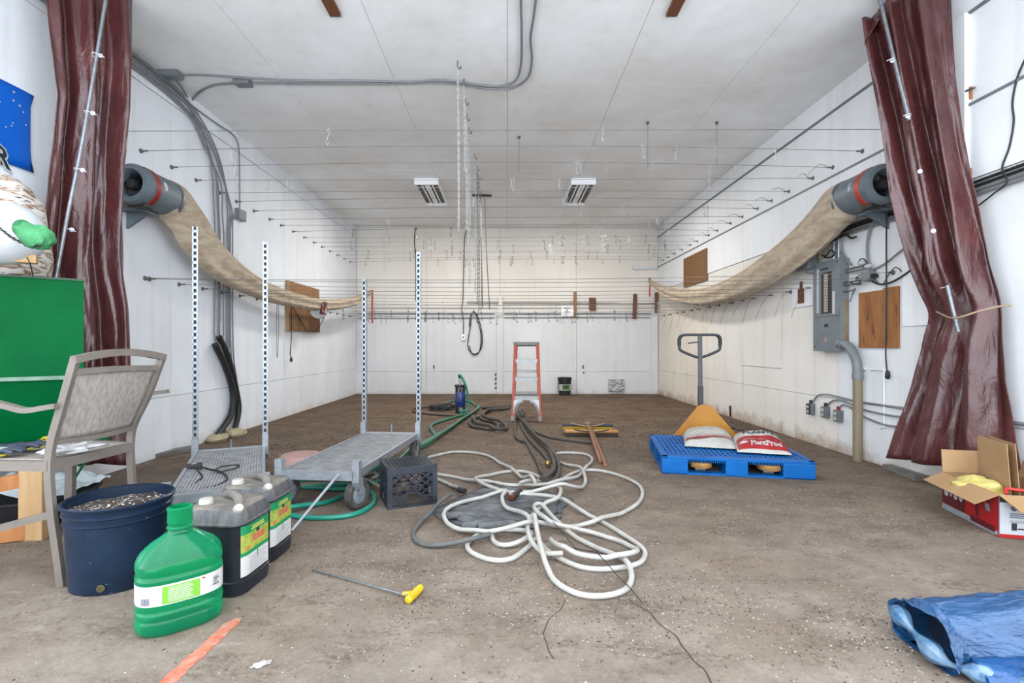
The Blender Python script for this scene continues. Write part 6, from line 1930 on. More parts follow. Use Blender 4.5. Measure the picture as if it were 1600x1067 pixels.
for s, sg in ((0, 1), (1, -1)):
    b0_, b1_ = frontp(s, 0.27), frontp(s, 0.08)
    m_ = MB()
    arc = [frontp(s, 0.09) + Vector((sg * 0.02, -0.05, 0)), frontp(s, 0.17) + Vector((sg * 0.035, -0.05, 0)), frontp(s, 0.235) + Vector((sg * 0.075, -0.05, 0)), frontp(s, 0.262) + Vector((sg * 0.13, -0.05, 0))]
    m_.path_bar(spline(arc, 6), 0.006, 0.035, (0, 0, 1))
    m_.add([frontp(s, 0.27) + Vector((sg * 0.005, -0.047, 0)), frontp(s, 0.1) + Vector((sg * 0.005, -0.047, 0)), frontp(s, 0.18) + Vector((sg * 0.035, -0.047, 0)), frontp(s, 0.24) + Vector((sg * 0.075, -0.047, 0)), frontp(s, 0.27) + Vector((sg * 0.14, -0.047, 0))], [(0, 1, 2, 3, 4)])
    m_.build('knee_brace', M_alu, t)
for zf in (0.32, 0.62):
    MB().bar(rearp(0, zf), rearp(1, zf), 0.02, 0.045, (0, 0, 1)).build('rear_brace', M_alu, t)
cT = (frontp(0, 1) + frontp(1, 1)) / 2 + Vector((0, 0.03, 0))
MB().box(cT + Vector((0, 0, -0.005)), (0.37, 0.17, 0.045), None, 0.008).build('top_cap', mat('worn_grey_cap', (168, 164, 156), (140, 136, 130), rough=0.6, scale=12), t)
MB().box(cT + Vector((0, -0.086, -0.01)), (0.27, 0.004, 0.025)).build('cap_label', mat('faded_cap_label', (196, 192, 186), (150, 146, 140), rough=0.6, scale=50), t)
MB().box(cT + Vector((0, -0.06, -0.034)), (0.30, 0.03, 0.02)).build('cap_underside', M_cord, t)
for s in (0, 1):
    a_, b_ = frontp(s, 0.5), rearp(s, 0.48)
    MB().bar(a_, b_, 0.006, 0.02, (0, 0, 1)).build('spreader', M_alu, t)

# ------------------------------------------------------------------ push brooms
def broom(hc, hang, length, hdl, label, block_m, brush_m, brace_m, brush_side, w=0.046):
    """hc head centre, hang angle of head, hdl end of the handle"""
    t = thing('push_broom', (hc.x, hc.y, 0.0), label, 'broom')
    R = rotz(hang)
    MB().box(hc, (length, 0.075, 0.035), R, 0.012).build('head_block', block_m, t, smooth=True)
    MB().box(hc + Vector((0, 0, -0.035)) + R @ Vector((0, brush_side * 0.012, 0)), (length * 0.98, 0.085, 0.05), R, 0.01).build('bristles', brush_m, t)
    d = (hdl - hc).normalized()
    st = hc + Vector((0, 0, 0.02))
    MB().tube([st, st.lerp(hdl, 0.5), hdl], [0.0165, 0.0165, 0.0165], 12).build('handle', mat('worn_broom_stick', (176, 122, 82), (152, 100, 66), rough=0.6, scale=6, stretch=(4, 1, 4)), t, smooth=True)
    MB().box(st, (0.05, 0.06, 0.03), R, 0.008).build('socket', brace_m, t)
    q = st.lerp(hdl, 0.10)
    for sg in (-1, 1):
        e = hc + R @ Vector((sg * length * 0.33, -0.01, 0.022))
        MB().tube(spline([q, q.lerp(e, 0.5) + R @ Vector((0, -0.03, 0.0)), e], 6), 0.006, 6).build('brace', brace_m, t)
    return t
h1 = G(918, 664, 0.105)
e1 = G(938, 721, 0.02)
broom(h1, math.radians(-4.5), 0.60, e1, 'push broom with dark head and yellow brace lying on top of the other', mat('dark_blue_black_wood', (52, 58, 70), rough=0.6), mat('yellow_bristle', (206, 172, 46), (180, 146, 34), rough=0.9, scale=60), M_wood, 1)
h2 = G(924, 673.5, 0.06)
e2 = G(946, 726, 0.018)
broom(h2, math.radians(-1.5), 0.62, e2, 'push broom with pale wooden head lying under the dark-headed one', mat('varnished_pine', (226, 166, 96), (206, 144, 76), rough=0.5, scale=5), mat('dark_bristle', (70, 58, 48), rough=0.9), M_cord, 1)

# ------------------------------------------------------------------ bucket and crumpled sheet at the back wall
bc = Vector((1.225, YB - 0.21, 0.0))
t = thing('black_bucket', bc, 'black bucket with a white and green label against the back wall', 'bucket')
MB().lathe(bc, [(0.118, 0.0), (0.122, 0.004), (0.138, 0.30), (0.146, 0.305), (0.146, 0.335), (0.141, 0.34), (0.150, 0.345), (0.150, 0.375), (0.12, 0.38), (0.001, 0.381)], 28).build('shell', M_black, t, smooth=True)
def bpatch(a0, a1, z0, z1, off, name, m):
    MB().grid(lambda u, v: bc + Vector(((0.124 + 0.05 * (z0 + (z1 - z0) * v) + off) * math.sin(a0 + (a1 - a0) * u), -(0.124 + 0.05 * (z0 + (z1 - z0) * v) + off) * math.cos(a0 + (a1 - a0) * u), z0 + (z1 - z0) * v)), 10, 2).build(name, m, t, smooth=True)
bpatch(-1.15, 1.3, 0.10, 0.235, 0.004, 'label', M_white)
bpatch(-0.45, 0.62, 0.12, 0.225, 0.0055, 'green_print', mat('leaf_green_print', (112, 168, 66), (60, 110, 40), rough=0.5, scale=40))
bpatch(-0.35, 0.5, 0.165, 0.19, 0.0065, 'dark_print', M_print)
c = BW(963, 602, 0.07)
t_o = MB().grid(lambda u, v: Vector((c.x + (u - 0.5) * 0.345, YB - 0.05 - 0.09 * abs(noise.noise(Vector((u * 6, v * 6, 2)))) - 0.02 * noise.noise(Vector((u * 15, v * 15, 5))), c.z + (v - 0.5) * 0.265)), 34, 28).build('crumpled_sheet', mat('silver_grey_film', (252, 253, 255), (226, 228, 232), rough=0.3, scale=20), smooth=True, angle=30, solid=0.004)
tag(t_o, 'crumpled silvery plastic sheet fixed low on the back wall', 'plastic sheet')

# ------------------------------------------------------------------ plastic pallet, pallet truck and sacks
M_blue = mat('blue_pallet_plastic', (10, 120, 206), (6, 102, 186), spec=0.2, rough=0.42, scale=4, c3=(60, 140, 200), s3=40, t3=0.70, w3=0.05)
PO = Vector((1.93, 4.50, 0.0))
PRz = math.radians(-10.3)
PR = rotz(PRz)
PWd, PDp, PHt = 1.155, 1.03, 0.144
def PP(x, y, z):
    return PO + PR @ Vector((x, y, z))
t = thing('plastic_pallet', PO, 'blue plastic pallet carrying two fertiliser sacks', 'pallet')
def pbox(x0, x1, y0, y1, z0, z1, bev=0.0):
    return MB().box(PP((x0 + x1) / 2, (y0 + y1) / 2, (z0 + z1) / 2), (x1 - x0, y1 - y0, z1 - z0), PR, bev)
hw, hd_ = PWd / 2, PDp / 2
xb = [(-hw, -hw + 0.205), (-0.085, 0.085), (hw - 0.235, hw)]
yb = [(-hd_, -hd_ + 0.13), (-0.065, 0.065), (hd_ - 0.13, hd_)]
for x0, x1 in xb:
    for y0, y1 in yb:
        pbox(x0, x1, y0, y1, 0.016, PHt - 0.022, 0.006).build('block', M_blue, t)
for x0, x1 in xb:
    pbox(x0, x1, -hd_, hd_, 0.0, 0.018, 0.003).build('skid', M_blue, t)
for y0, y1 in ((-hd_, -hd_ + 0.10), (hd_ - 0.10, hd_)):
    pbox(-hw, hw, y0, y1, 0.0, 0.016, 0.003).build('skid', M_blue, t)
for (x0, x1, y0, y1) in ((-hw, hw, -hd_, -hd_ + 0.05), (-hw, hw, hd_ - 0.05, hd_), (-hw, -hw + 0.05, -hd_, hd_), (hw - 0.05, hw, -hd_, hd_)):
    pbox(x0, x1, y0, y1, PHt - 0.024, PHt, 0.004).build('deck_edge', M_blue, t)
nb = 30
for i in range(1, nb):
    x = -hw + PWd * i / nb
    pbox(x - 0.009, x + 0.009, -hd_ + 0.04, hd_ - 0.04, PHt - 0.022, PHt - 0.0015).build('deck_bar', M_blue, t)
for j in range(1, 12):
    y = -hd_ + PDp * j / 12
    w_ = 0.045 if j in (1, 6, 11) else (0.016 if j % 2 else 0.03)
    pbox(-hw + 0.04, hw - 0.04, y - w_ / 2, y + w_ / 2, PHt - 0.022, PHt - 0.003).build('cross_bar', M_blue, t)
for i in range(44):
    x = -hw + 0.215 + i * 0.0165
    if -0.09 < x < 0.09 or x > hw - 0.24:
        continue
    pbox(x - 0.003, x + 0.003, -hd_ - 0.004, -hd_ + 0.004, PHt - 0.04, PHt - 0.018).build('rib', M_blue, t)
# pallet truck
M_yel = mat('yellow_orange_enamel', (228, 158, 48), (210, 140, 40), rough=0.45, scale=5, c3=(140, 96, 50), s3=34, t3=0.72, w3=0.04)
JO = PP(0.0, hd_ + 0.10, 0)
def JP(x, y, z):
    return JO + PR @ Vector((x, y, z))
t = thing('pallet_truck', JP(0, 0.1, 0), 'yellow hand pallet truck with black steering handle parked in the blue pallet', 'pallet truck')
for sx in (-1, 1):
    MB().box(JP(sx * 0.262, -0.50, 0.075), (0.155, 1.02, 0.04), PR, 0.006).build('fork', M_yel, t)
    MB().lathe(JP(sx * 0.262, -1.06, 0.056), [(0.001, 0.0), (0.082, 0.0), (0.086, 0.006), (0.086, 0.03), (0.075, 0.042), (0.001, 0.045)], 20).build('fork_tip', mat('worn_tan_tip', (196, 150, 84), (164, 122, 70), rough=0.7, scale=14), t, smooth=True)
    MB().lathe(JP(sx * 0.262, -1.02, 0.03), [(0.028, -0.04), (0.028, 0.04)], 14, PR @ Vector((1, 0, 0))).build('load_roller', M_steel, t, smooth=True)
def prism(pts, y0, y1, name, m):
    n_ = len(pts)
    vs = [JP(x, y0, z) for x, z in pts] + [JP(x, y1, z) for x, z in pts]
    MB().add(vs, [tuple(range(n_)), tuple(range(2 * n_ - 1, n_ - 1, -1))] + [(i, (i + 1) % n_, n_ + (i + 1) % n_, n_ + i) for i in range(n_)]).build(name, m, t)
prism([(-0.35, 0.05), (0.35, 0.05), (0.35, 0.10), (0.30, 0.13), (0.055, 0.425), (0.02, 0.445), (-0.05, 0.445), (-0.085, 0.425), (-0.31, 0.13), (-0.35, 0.10)], 0.0, 0.035, 'shield', M_yel)
prism([(-0.09, 0.08), (0.06, 0.08), (0.04, 0.42), (-0.07, 0.42)], 0.035, 0.16, 'pump_body', M_yel)
for sx in (-1, 1):
    MB().lathe(JP(-0.015 + sx * 0.055, 0.14, 0.09), [(0.09, -0.025), (0.09, 0.025)], 22, PR @ Vector((1, 0, 0))).build('steer_wheel', M_black, t, smooth=True)
M_hand = mat('slate_black_enamel', (58, 64, 74), (48, 53, 62), rough=0.4, scale=6)
hx, hy = -0.035, 0.13
MB().box(JP(hx, hy, 0.52), (0.05, 0.05, 0.22), PR, 0.004).build('handle_socket', M_hand, t)
MB().bar(JP(hx, hy, 0.42), JP(hx + 0.005, hy + 0.06, 1.16), 0.042, 0.03, PR @ Vector((0, 1, 0))).build('handle_shaft', M_hand, t)
loop = [(-0.0, 1.165), (0.13, 1.165), (0.185, 1.155), (0.205, 1.12), (0.205, 1.04), (0.19, 1.0), (0.10, 0.955), (0.0, 0.925), (-0.10, 0.955), (-0.19, 1.0), (-0.205, 1.04), (-0.205, 1.12), (-0.185, 1.155), (-0.13, 1.165)]
MB().tube(spline([JP(hx + x, hy + 0.055, z) for x, z in loop], 4, True), 0.0145, 10, closed=True).build('grip_loop', M_hand, t, smooth=True)
for sg in (-1, 1):
    MB().tube(spline([JP(hx + sg * 0.185, hy + 0.055, 1.155), JP(hx + sg * 0.205, hy + 0.055, 1.12), JP(hx + sg * 0.205, hy + 0.055, 1.05)], 5), 0.0185, 10).build('grip_sleeve', M_black, t, smooth=True)
MB().bar(JP(hx - 0.01, hy + 0.04, 1.09), JP(hx - 0.12, hy + 0.03, 1.075), 0.012, 0.016, (0, 0, 1)).build('release_lever', M_hand, t)

def sack(c, rz, a, b, h, label, seed, decorate):
    c = Vector(c)
    R = rotz(rz)
    def top(x, y):
        u, v = min(1, abs(x / a)), min(1, abs(y / b))
        k = (max(0, 1 - u ** 3.2) ** 0.5) * (max(0, 1 - v ** 3.0) ** 0.5)
        wr = 0.012 * noise.noise(Vector((x * 9 + seed, y * 9, seed))) + 0.006 * noise.noise(Vector((x * 24, y * 24 + seed, 1)))
        return 0.012 + h * k * (0.42 + 0.58 * (y / b + 1) / 2) + wr * k
    def S3_(x, y, off=0.0):
        return c + R @ Vector((x, y, top(x, y) + off))
    t = thing('fertiliser_sack', c, label, 'sack')
    n_ = 30
    def sq(i, j):
        return (-a + 2 * a * i / n_) * (1 - 0.04 * abs(noise.noise(Vector((j * 0.2, seed, 0))))), (-b + 2 * b * j / n_)
    m_ = MB()
    m_.grid(lambda u, v: S3_(*sq(u * n_, v * n_)), n_, n_)
    m_.grid(lambda u, v: c + R @ Vector((sq(u * n_, v * n_)[0], sq(u * n_, v * n_)[1], 0.002 + 0.010 * max(abs(2 * u - 1), abs(2 * v - 1)) ** 6)), n_, n_)
    m_.build('sack_body', mat('white_woven_sack', (226, 224, 216), (206, 203, 194), rough=0.7, scale=12, bump=0.3, bscale=40), t, smooth=True, angle=80)
    decorate(t, S3_, a, b)
    return t
def band(t, S_, x0, x1, yf, w, m, name, n_=30, off=0.003):
    def fn(u, v):
        x = x0 + (x1 - x0) * u
        return S_(x, yf(x) + w(x) * (v - 0.5), off)
    MB().grid(fn, n_, 6).build(name, m, t, smooth=True, angle=180)
M_sred = mat('sack_red', (196, 40, 44), (180, 34, 40), rough=0.6, scale=9)
M_sdark = mat('sack_dark_red', (150, 30, 36), rough=0.6)
M_sgrey = mat('sack_thin_line', (150, 130, 124), rough=0.7)
def dec_left(t, S_, a, b):
    wv = lambda y0: (lambda x: y0 + 0.018 * math.sin(14 * x))
    band(t, S_, -a * 0.92, a * 0.92, wv(-b * 0.50), lambda x: 0.014, M_sred, 'red_stripe')
    band(t, S_, -a * 0.94, a * 0.94, wv(-b * 0.60), lambda x: 0.03 * (1 - x / a) * 0.5 + 0.006, M_sdark, 'red_stripe')
    band(t, S_, -a * 0.8, a * 0.7, wv(b * 0.30), lambda x: 0.006, M_sgrey, 'thin_stripe')
    band(t, S_, -a * 0.9, a * 0.9, wv(-b * 0.36), lambda x: 0.005, M_sgrey, 'thin_stripe')
def dec_right(t, S_, a, b):
    band(t, S_, -a * 0.93, a * 0.93, lambda x: -b * 0.22, lambda x: 0.06, M_sred, 'red_band')
    band(t, S_, -a * 0.95, a * 0.97, lambda x: -b * 0.67, lambda x: 0.125, M_sred, 'red_band')
    text_part('PLANTEX', 0.074, lambda x, y: S_(x + 0.025, b * 0.22 + y * 1.25, 0.004), 'lettering', M_print, t, bold=0.002)
    text_part('PlantProd', 0.060, lambda x, y: S_(x + 0.025, -b * 0.68 + y * 1.4, 0.0055), 'lettering', M_white, t, bold=0.002)
    fl_ = MB()
    for q in range(5):
        an = math.pi * (0.1 + 0.2 * q)
        d0 = Vector((math.cos(an), math.sin(an)))
        n0 = Vector((-d0.y, d0.x))
        p0 = Vector((-a * 0.72, -b * 0.66))
        pts_ = [p0, p0 + d0 * 0.025 + n0 * 0.009, p0 + d0 * 0.045, p0 + d0 * 0.025 - n0 * 0.009]
        fl_.add([S_(p.x, p.y, 0.0055) for p in pts_], [(0, 1, 2, 3)])
    fl_.build('leaf_emblem', M_white, t)
    fl2 = MB()
    for q in range(5):
        an = math.pi * (0.1 + 0.2 * q)
        d0 = Vector((math.cos(an), math.sin(an)))
        n0 = Vector((-d0.y, d0.x))
        p0 = Vector((-a * 0.62, b * 0.42))
        pts_ = [p0, p0 + d0 * 0.022 + n0 * 0.008, p0 + d0 * 0.04, p0 + d0 * 0.022 - n0 * 0.008]
        fl2.add([S_(p.x, p.y, 0.004) for p in pts_], [(0, 1, 2, 3)])
    fl2.build('leaf_emblem', M_sdark, t)
sack((1.865, 4.63, PHt), math.radians(-18), 0.215, 0.265, 0.15, 'white sack with thin red stripes on the blue pallet', 1.0, dec_left)
sack((2.205, 4.36, PHt), math.radians(-18), 0.205, 0.235, 0.165, 'white sack with red bands and white lettering on the blue pallet', 4.0, dec_right)

# ------------------------------------------------------------------ cardboard box
M_card = mat('cardboard', (202, 164, 118), (190, 150, 104), rough=0.8, scale=6, c3=(160, 122, 84), s3=5, t3=0.70, w3=0.05)
bA, bB = Vector((2.81, 3.224, 0)), Vector((2.69, 2.73, 0))
bu = (bA - bB).normalized()
bv = Vector((bu.y, -bu.x, 0))
bL, bW_, bH = (bA - bB).length, 0.40, 0.235
def BP(u, v, z):
    return bB + bu * (u * bL) + bv * (v * bW_) + Vector((0, 0, z))
t = thing('cardboard_box', BP(0.5, 0.5, 0), 'open cardboard box printed red and white holding a yellow bag', 'box')
def quad(p, name, m, par, th=0.004):
    n_ = (p[1] - p[0]).cross(p[3] - p[0]).normalized() * th
    vs = list(p) + [q + n_ for q in p]
    return MB().add(vs, [(0, 1, 2, 3), (7, 6, 5, 4), (0, 4, 5, 1), (1, 5, 6, 2), (2, 6, 7, 3), (3, 7, 4, 0)]).build(name, m, par)
M_bred = mat('box_print_red', (208, 24, 30), (176, 20, 28), rough=0.45, scale=5)
M_bmar = mat('box_print_maroon', (112, 20, 34), rough=0.45)
M_bwht = mat('box_print_white', (226, 230, 236), (212, 216, 224), rough=0.5, scale=6)
M_bgry = mat('box_print_grey', (152, 158, 168), (186, 190, 198), rough=0.5, scale=20)
wl = quad([BP(1, 0, 0.002), BP(0, 0, 0.002), BP(0, 0, bH), BP(1, 0, bH)], 'wall', M_bred, t, -0.004)
wf = quad([BP(0, 0, 0.002), BP(0, 1, 0.002), BP(0, 1, bH), BP(0, 0, bH)], 'wall', M_bwht, t, -0.004)
quad([BP(0, 1, 0.002), BP(1, 1, 0.002), BP(1, 1, bH), BP(0, 1, bH)], 'wall', M_card, t)
quad([BP(1, 1, 0.002), BP(1, 0, 0.002), BP(1, 0, bH), BP(1, 1, bH)], 'wall', M_card, t)
quad([BP(0, 0, 0.006), BP(1, 0, 0.006), BP(1, 1, 0.006), BP(0, 1, 0.006)], 'bottom', M_card, t)
def prL(u0, u1, z0, z1, name, m, off=0.001, sk=0.0):
    o_ = -bv * off
    return quad([BP(u0, 0, z0) + o_, BP(u1, 0, z0) + o_, BP(u1 + sk, 0, z1) + o_, BP(u0 + sk, 0, z1) + o_], name, m, wl, 0.0004)
def prF(v0, v1, z0, z1, name, m, off=0.001):
    o_ = -bu * off
    return quad([BP(0, v0, z0) + o_, BP(0, v1, z0) + o_, BP(0, v1, z1) + o_, BP(0, v0, z1) + o_], name, m, wf, 0.0004)
prL(0.56, 0.998, 0.04, bH - 0.003, 'maroon_field', M_bmar)
prL(0.06, 0.998, 0.004, 0.04, 'grey_strip', M_bgry, 0.0016)
prL(0.06, 0.46, 0.018, 0.05, 'maroon_field', M_bmar, 0.002)
prL(0.32, 0.36, 0.06, 0.20, 'dark_edge', M_bmar, 0.002, 0.04)
prL(0.02, 0.05, 0.01, 0.03, 'white_mark', M_white, 0.002)
prL(0.13, 0.20, 0.12, 0.16, 'spec_label', M_bgry, 0.002, 0.02)
for q in range(2):
    prL(0.70, 0.95, 0.165 + q * 0.02, 0.177 + q * 0.02, 'white_lettering', M_white, 0.002)
for q, (u_, r_) in enumerate(((0.91, 0.022), (0.82, 0.014), (0.73, 0.02), (0.63, 0.02))):
    c_ = BP(u_, 0, 0.115 - 0.0 * q) - bv * 0.0022
    MB().add([c_ + bu * (r_ * math.cos(a)) + Vector((0, 0, r_ * math.sin(a))) for a in np.linspace(0, 2 * math.pi, 9 if q in (0, 2) else 5)[:-1]], [tuple(range(8 if q in (0, 2) else 4))]).build('white_symbol', M_white, wl)
prF(0.002, 0.998, 0.002, 0.022, 'red_strip', M_bred)
prF(0.002, 0.14, bH - 0.04, bH - 0.002, 'dark_corner', M_print)
for q in range(3):
    prF(0.12, 0.34 + 0.05 * q, 0.133 - q * 0.010, 0.138 - q * 0.010, 'print_line', mat('blue_grey_print', (92, 102, 128), rough=0.6))
prF(0.14, 0.20, 0.045, 0.085, 'black_figure', M_print)
prF(0.21, 0.30, 0.050, 0.058, 'print_line', M_print)
prF(0.12, 0.38, 0.085, 0.100, 'faint_drawing', mat('faint_line_drawing', (200, 206, 214), (170, 176, 186), rough=0.6, scale=60))
c_ = BP(0, 0.17, 0.165) - bu * 0.0012
MB().add([c_ + bv * (0.016 * math.cos(a)) + Vector((0, 0, 0.016 * math.sin(a))) for a in np.linspace(0, 2 * math.pi, 13)[:-1]], [tuple(range(12))]).build('round_mark', mat('blue_grey_print', (92, 102, 128), rough=0.6), wf)
prF(0.6, 0.9, 0.05, 0.12, 'red_mark', M_bred)
up = Vector((0, 0, 1))
quad([BP(1, 0, bH), BP(0, 0, bH), BP(0, 0, bH) - bv * 0.115 + Vector((0, 0.0, -0.058)), BP(1, 0, bH) - bv * 0.105 + Vector((0, 0, -0.055))], 'flap', M_card, t)
quad([BP(1, 0, bH), BP(1, 1, bH), BP(1, 0.98, bH) + bu * 0.03 + up * 0.14, BP(1, 0.02, bH) + bu * 0.03 + up * 0.14], 'flap', M_card, t)
quad([BP(0, 0, bH), BP(0, 1, bH), BP(0, 1, bH) - bu * 0.11 - up * 0.055, BP(0, 0.08, bH) - bu * 0.11 - up * 0.06], 'flap', M_card, t)
quad([BP(0, 1, bH), BP(1, 1, bH), BP(1, 1, bH) + bv * 0.03 + up * 0.10, BP(0, 1, bH) + bv * 0.03 + up * 0.10], 'flap', M_card, t)
for q in range(2):
    p0, p1 = Vector((2.985 + 0.05 * q, 3.15 - 0.03 * q, 0.03)), Vector((2.885 + 0.05 * q, 2.84, 0.03))
    q0, q1 = p0 + Vector((-0.015, 0.0, 0.455)), p1 + Vector((0.01, 0.05, 0.45))
    o_ = quad([p0, p1, q1, q0], 'cardboard_divider', M_card, None)
    tag(o_, ['tall cardboard sheet standing inside the open box, next to the yellow bag', 'tall cardboard sheet standing inside the open box, behind the other sheet'][q], 'cardboard sheet')
lump((2.82, 2.985, 0.12), (0.11, 0.12, 0.07), 3.0, 'yellow_bag', mat('pale_yellow_bag', (240, 226, 140), (226, 206, 104), rough=0.55, scale=9, bump=0.4), 'pale yellow bag inside the open cardboard box', 'bag', 0.5, 0.35)
cable('red_cord', [Vector((2.80, 2.80, 0.215)), Vector((2.84, 2.84, 0.235)), Vector((2.88, 2.82, 0.235)), Vector((2.93, 2.80, 0.23)), Vector((2.90, 2.77, 0.215))], 0.010, M_redstrap, 'red strap lying on top of the open box contents', 'strap')

# ------------------------------------------------------------------ blue tarp
def blue_tarp_material():
    m, N, L, b = node_mat('blue_tarp_film')
    tc = N.new('ShaderNodeTexCoord')
    c = ramp(N, L, tex_noise(N, L, tc.outputs['Object'], 5.0, 5.0), [(0.3, (18, 54, 92)), (0.6, (36, 76, 116)), (0.8, (76, 106, 134))])
    L.new(c, b.inputs['Base Color'])
    b.inputs['Roughness'].default_value = 0.28
    mp = N.new('ShaderNodeMapping')
    mp.inputs['Scale'].default_value = (1.0, 2.6, 2.6)
    mp.inputs['Rotation'].default_value = (0, 0, 0.25)
    L.new(tc.outputs['Object'], mp.inputs['Vector'])
    bp = N.new('ShaderNodeBump')
    bp.inputs['Strength'].default_value = 0.8
    bp.inputs['Distance'].default_value = 0.02
    nn = N.new('ShaderNodeTexNoise')
    nn.inputs['Scale'].default_value = 11
    nn.inputs['Detail'].default_value = 5
    nn.inputs['Distortion'].default_value = 0.8
    L.new(mp.outputs['Vector'], nn.inputs['Vector'])
    L.new(nn.outputs['Fac'], bp.inputs['Height'])
    L.new(bp.outputs['Normal'], b.inputs['Normal'])
    return m
M_btarp = blue_tarp_material()
t = thing('blue_tarp', (1.75, 1.72, 0.0), 'crumpled blue plastic tarp bundled on the floor', 'tarp')
def tarp_roll(p0, p1, ry0, ry1, rz0, rz1, seed, n1=60, n2=48, wob=0.16, cap=True, flat=0.55):
    p0, p1 = Vector(p0), Vector(p1)
    d = (p1 - p0).normalized()
    sdir = Vector((-d.y, d.x, 0))
    rings = []
    for i in range(n1 + 1):
        f = i / n1
        c_ = p0.lerp(p1, f)
        ry, rz = ry0 + (ry1 - ry0) * f, rz0 + (rz1 - rz0) * f
        ring = []
        for k in range(n2):
            a = 2 * math.pi * k / n2
            w = 1 + wob * noise.noise(Vector((f * 3, math.cos(a) * 1.6 + seed, math.sin(a) * 1.6))) + wob * 0.6 * abs(noise.noise(Vector((f * 5 + a, math.cos(a) * 4 + seed, math.sin(a) * 4)))) + 0.25 * wob * noise.noise(Vector((f * 20, a * 5, seed)))
            y = math.cos(a) * ry * w
            z = math.sin(a) * rz * w
            if z < 0:
                z *= flat
            q = c_ + sdir * y + Vector((0, 0, z))
            q.z = max(q.z, 0.004)
            ring.append(q)
        rings.append(ring)
    return MB().loft(rings, cap, True)
tarp_roll((1.43, 1.70, 0.055), (2.6, 1.74, 0.06), 0.115, 0.19, 0.12, 0.135, 1.0, cap=False).build('roll', M_btarp, t, smooth=True, angle=60)
tarp_roll((1.405, 1.70, 0.05), (1.46, 1.70, 0.055), 0.14, 0.12, 0.115, 0.11, 5.0, 10, 40, 0.2, False).build('opening_hem', M_btarp, t, smooth=True, angle=60)
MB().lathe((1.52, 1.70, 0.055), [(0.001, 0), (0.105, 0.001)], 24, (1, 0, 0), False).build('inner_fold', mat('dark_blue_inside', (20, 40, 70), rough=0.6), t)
tarp_roll((1.46, 1.555, 0.02), (2.3, 1.42, 0.04), 0.05, 0.13, 0.045, 0.085, 9.0, 40, 36, 0.35).build('front_fold', mat('deep_blue_film', (18, 92, 156), (10, 70, 128), rough=0.25, scale=9, bump=0.7, bscale=14), t, smooth=True, angle=60)
MB().tube(spline([Vector((1.40, 1.80, 0.10)), Vector((1.385, 1.70, 0.075)), Vector((1.40, 1.60, 0.04)), Vector((1.47, 1.54, 0.035)), Vector((1.55, 1.49, 0.04))], 8), [0.02 + 0.012 * math.sin(i * 0.6) for i in range(33)], 8).build('twisted_hem', mat('pale_blue_film', (128, 160, 186), (66, 116, 160), rough=0.25, scale=20), t, smooth=True)

# ------------------------------------------------------------------ T-handle tool
a_, b_ = G(634, 929, 0.018), G(488, 890, 0.006)
t = thing('t_handle_tool', (a_ + b_) / 2 * 1.0, 'yellow T-handle tool with a long thin steel rod on the floor', 'tool')
h0, h1_ = G(637, 938, 0.018), G(658, 917, 0.018)
MB().cyl(a_.lerp(b_, -0.02), b_, 0.0045, n=8).build('rod', M_steel, t, smooth=True)
MB().tube(spline([h0, h0.lerp(h1_, 0.1), h0.lerp(h1_, 0.5), h0.lerp(h1_, 0.9), h1_], 4), [0.010, 0.014, 0.016, 0.0165, 0.017, 0.0175, 0.0175, 0.018, 0.0175, 0.0175, 0.017, 0.0165, 0.016, 0.0155, 0.014, 0.012, 0.008], 12).build('handle', mat('bright_yellow_grip', (240, 204, 28), (224, 186, 16), rough=0.4, scale=12), t, smooth=True)
MB().cyl(h0.lerp(h1_, 0.5), a_.lerp(b_, 0.03), 0.012, 0.009, n=10).build('collar', mat('bright_yellow_grip', (240, 204, 28)), t, smooth=True)
o = lump(tuple(G(408, 1038)), (0.028, 0.016, 0.003), 6.0, 'paint_flake', mat('dried_white_splash', (200, 198, 194), rough=0.9), 'dried white splash on the floor beside the orange stripe', 'flake', 0.5, 0.8)

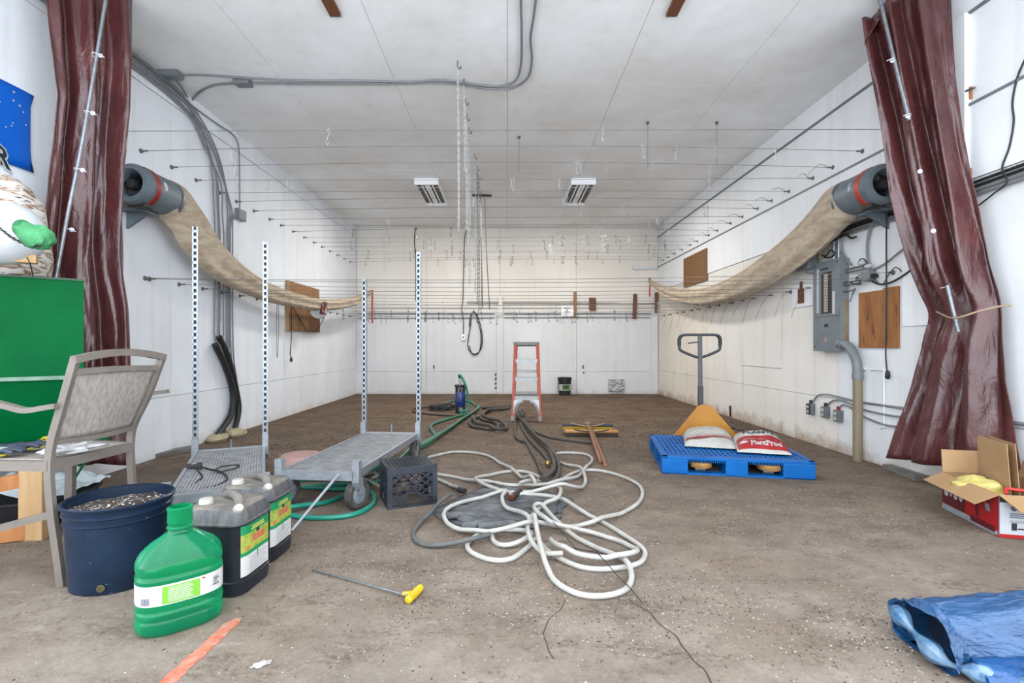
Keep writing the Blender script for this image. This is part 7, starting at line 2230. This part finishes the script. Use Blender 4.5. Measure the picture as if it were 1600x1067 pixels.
# ------------------------------------------------------------------ grit, bark and perlite strewn on the floor
def grit(name, n, m, label, smin, smax, seed, patches, y0=1.3):
    r = np.random.default_rng(seed)
    vs, fs = [], []
    for i in range(n):
        if r.random() < 0.75:
            cx, cy, sx, sy = patches[r.integers(len(patches))]
            x, y = cx + r.normal() * sx, cy + r.normal() * sy
        else:
            y = y0 + (10.6 - y0) * r.random() ** 1.6
            x = -3.1 + 6.2 * r.random()
        if not (-3.1 < x < 3.1 and y0 < y < 10.6):
            continue
        s = smin + (smax - smin) * r.random() ** 2
        a = r.random() * 6.28
        l = s * (1 + 1.5 * r.random())
        ca, sa_ = math.cos(a), math.sin(a)
        o_ = len(vs)
        h = s * 0.8
        vs += [(x + ca * l, y + sa_ * l, 0.0), (x - sa_ * s, y + ca * s, 0.0), (x - ca * l, y - sa_ * l, 0.0), (x + sa_ * s, y - ca * s, 0.0), (x, y, h)]
        fs += [(o_, o_ + 1, o_ + 4), (o_ + 1, o_ + 2, o_ + 4), (o_ + 2, o_ + 3, o_ + 4), (o_ + 3, o_, o_ + 4)]
    mb_ = MB()
    mb_.v = [Vector(v) for v in vs]
    mb_.f = fs
    o = mb_.build(name, m)
    tag(o, label, 'debris', None, 'stuff')
pt = [(0.0, 2.1, 0.5, 0.25), (0.7, 2.0, 0.35, 0.2), (-0.6, 2.6, 0.5, 0.35), (0.5, 3.2, 0.8, 0.4), (1.6, 3.0, 0.6, 0.4), (1.45, 1.75, 0.2, 0.15), (-2.0, 4.6, 0.5, 0.3), (0.8, 4.0, 0.5, 0.5), (-0.2, 4.6, 0.6, 0.5), (2.3, 3.4, 0.4, 0.3), (-2.3, 3.0, 0.4, 0.3)]
grit('perlite_specks', 5200, mat('perlite', (226, 220, 212), (190, 182, 172), rough=0.9, scale=30), 'white perlite specks scattered over the concrete floor', 0.0012, 0.0030, 3, pt)
grit('bark_crumbs', 7000, mat('bark', (96, 78, 62), (66, 54, 44), rough=0.95, scale=30), 'brown bark and soil crumbs scattered over the concrete floor', 0.0016, 0.0045, 5, pt)
grit('straw_bits', 700, mat('straw', (170, 146, 110), (140, 118, 88), rough=0.9, scale=30), 'pale chips and straw bits scattered over the concrete floor', 0.002, 0.005, 8, pt)
ptb = [(0.0, 6.0, 1.6, 1.0), (1.6, 6.4, 0.9, 0.9), (-1.6, 6.2, 0.9, 1.0), (0.5, 8.2, 1.6, 1.0), (2.2, 5.2, 0.5, 0.9), (-2.3, 5.0, 0.4, 0.6), (1.0, 3.6, 0.8, 0.6)]
grit('soil_clods', 6500, mat('dark_soil_clod', (86, 66, 48), (56, 42, 32), rough=0.95, scale=30), 'dark soil clods strewn over the back half of the floor', 0.003, 0.009, 11, ptb, 4.4)
grit('bark_chips', 3800, mat('tan_bark_chip', (176, 148, 118), (140, 114, 88), rough=0.95, scale=30), 'tan bark chips strewn over the back half of the floor', 0.003, 0.007, 13, ptb, 4.0)
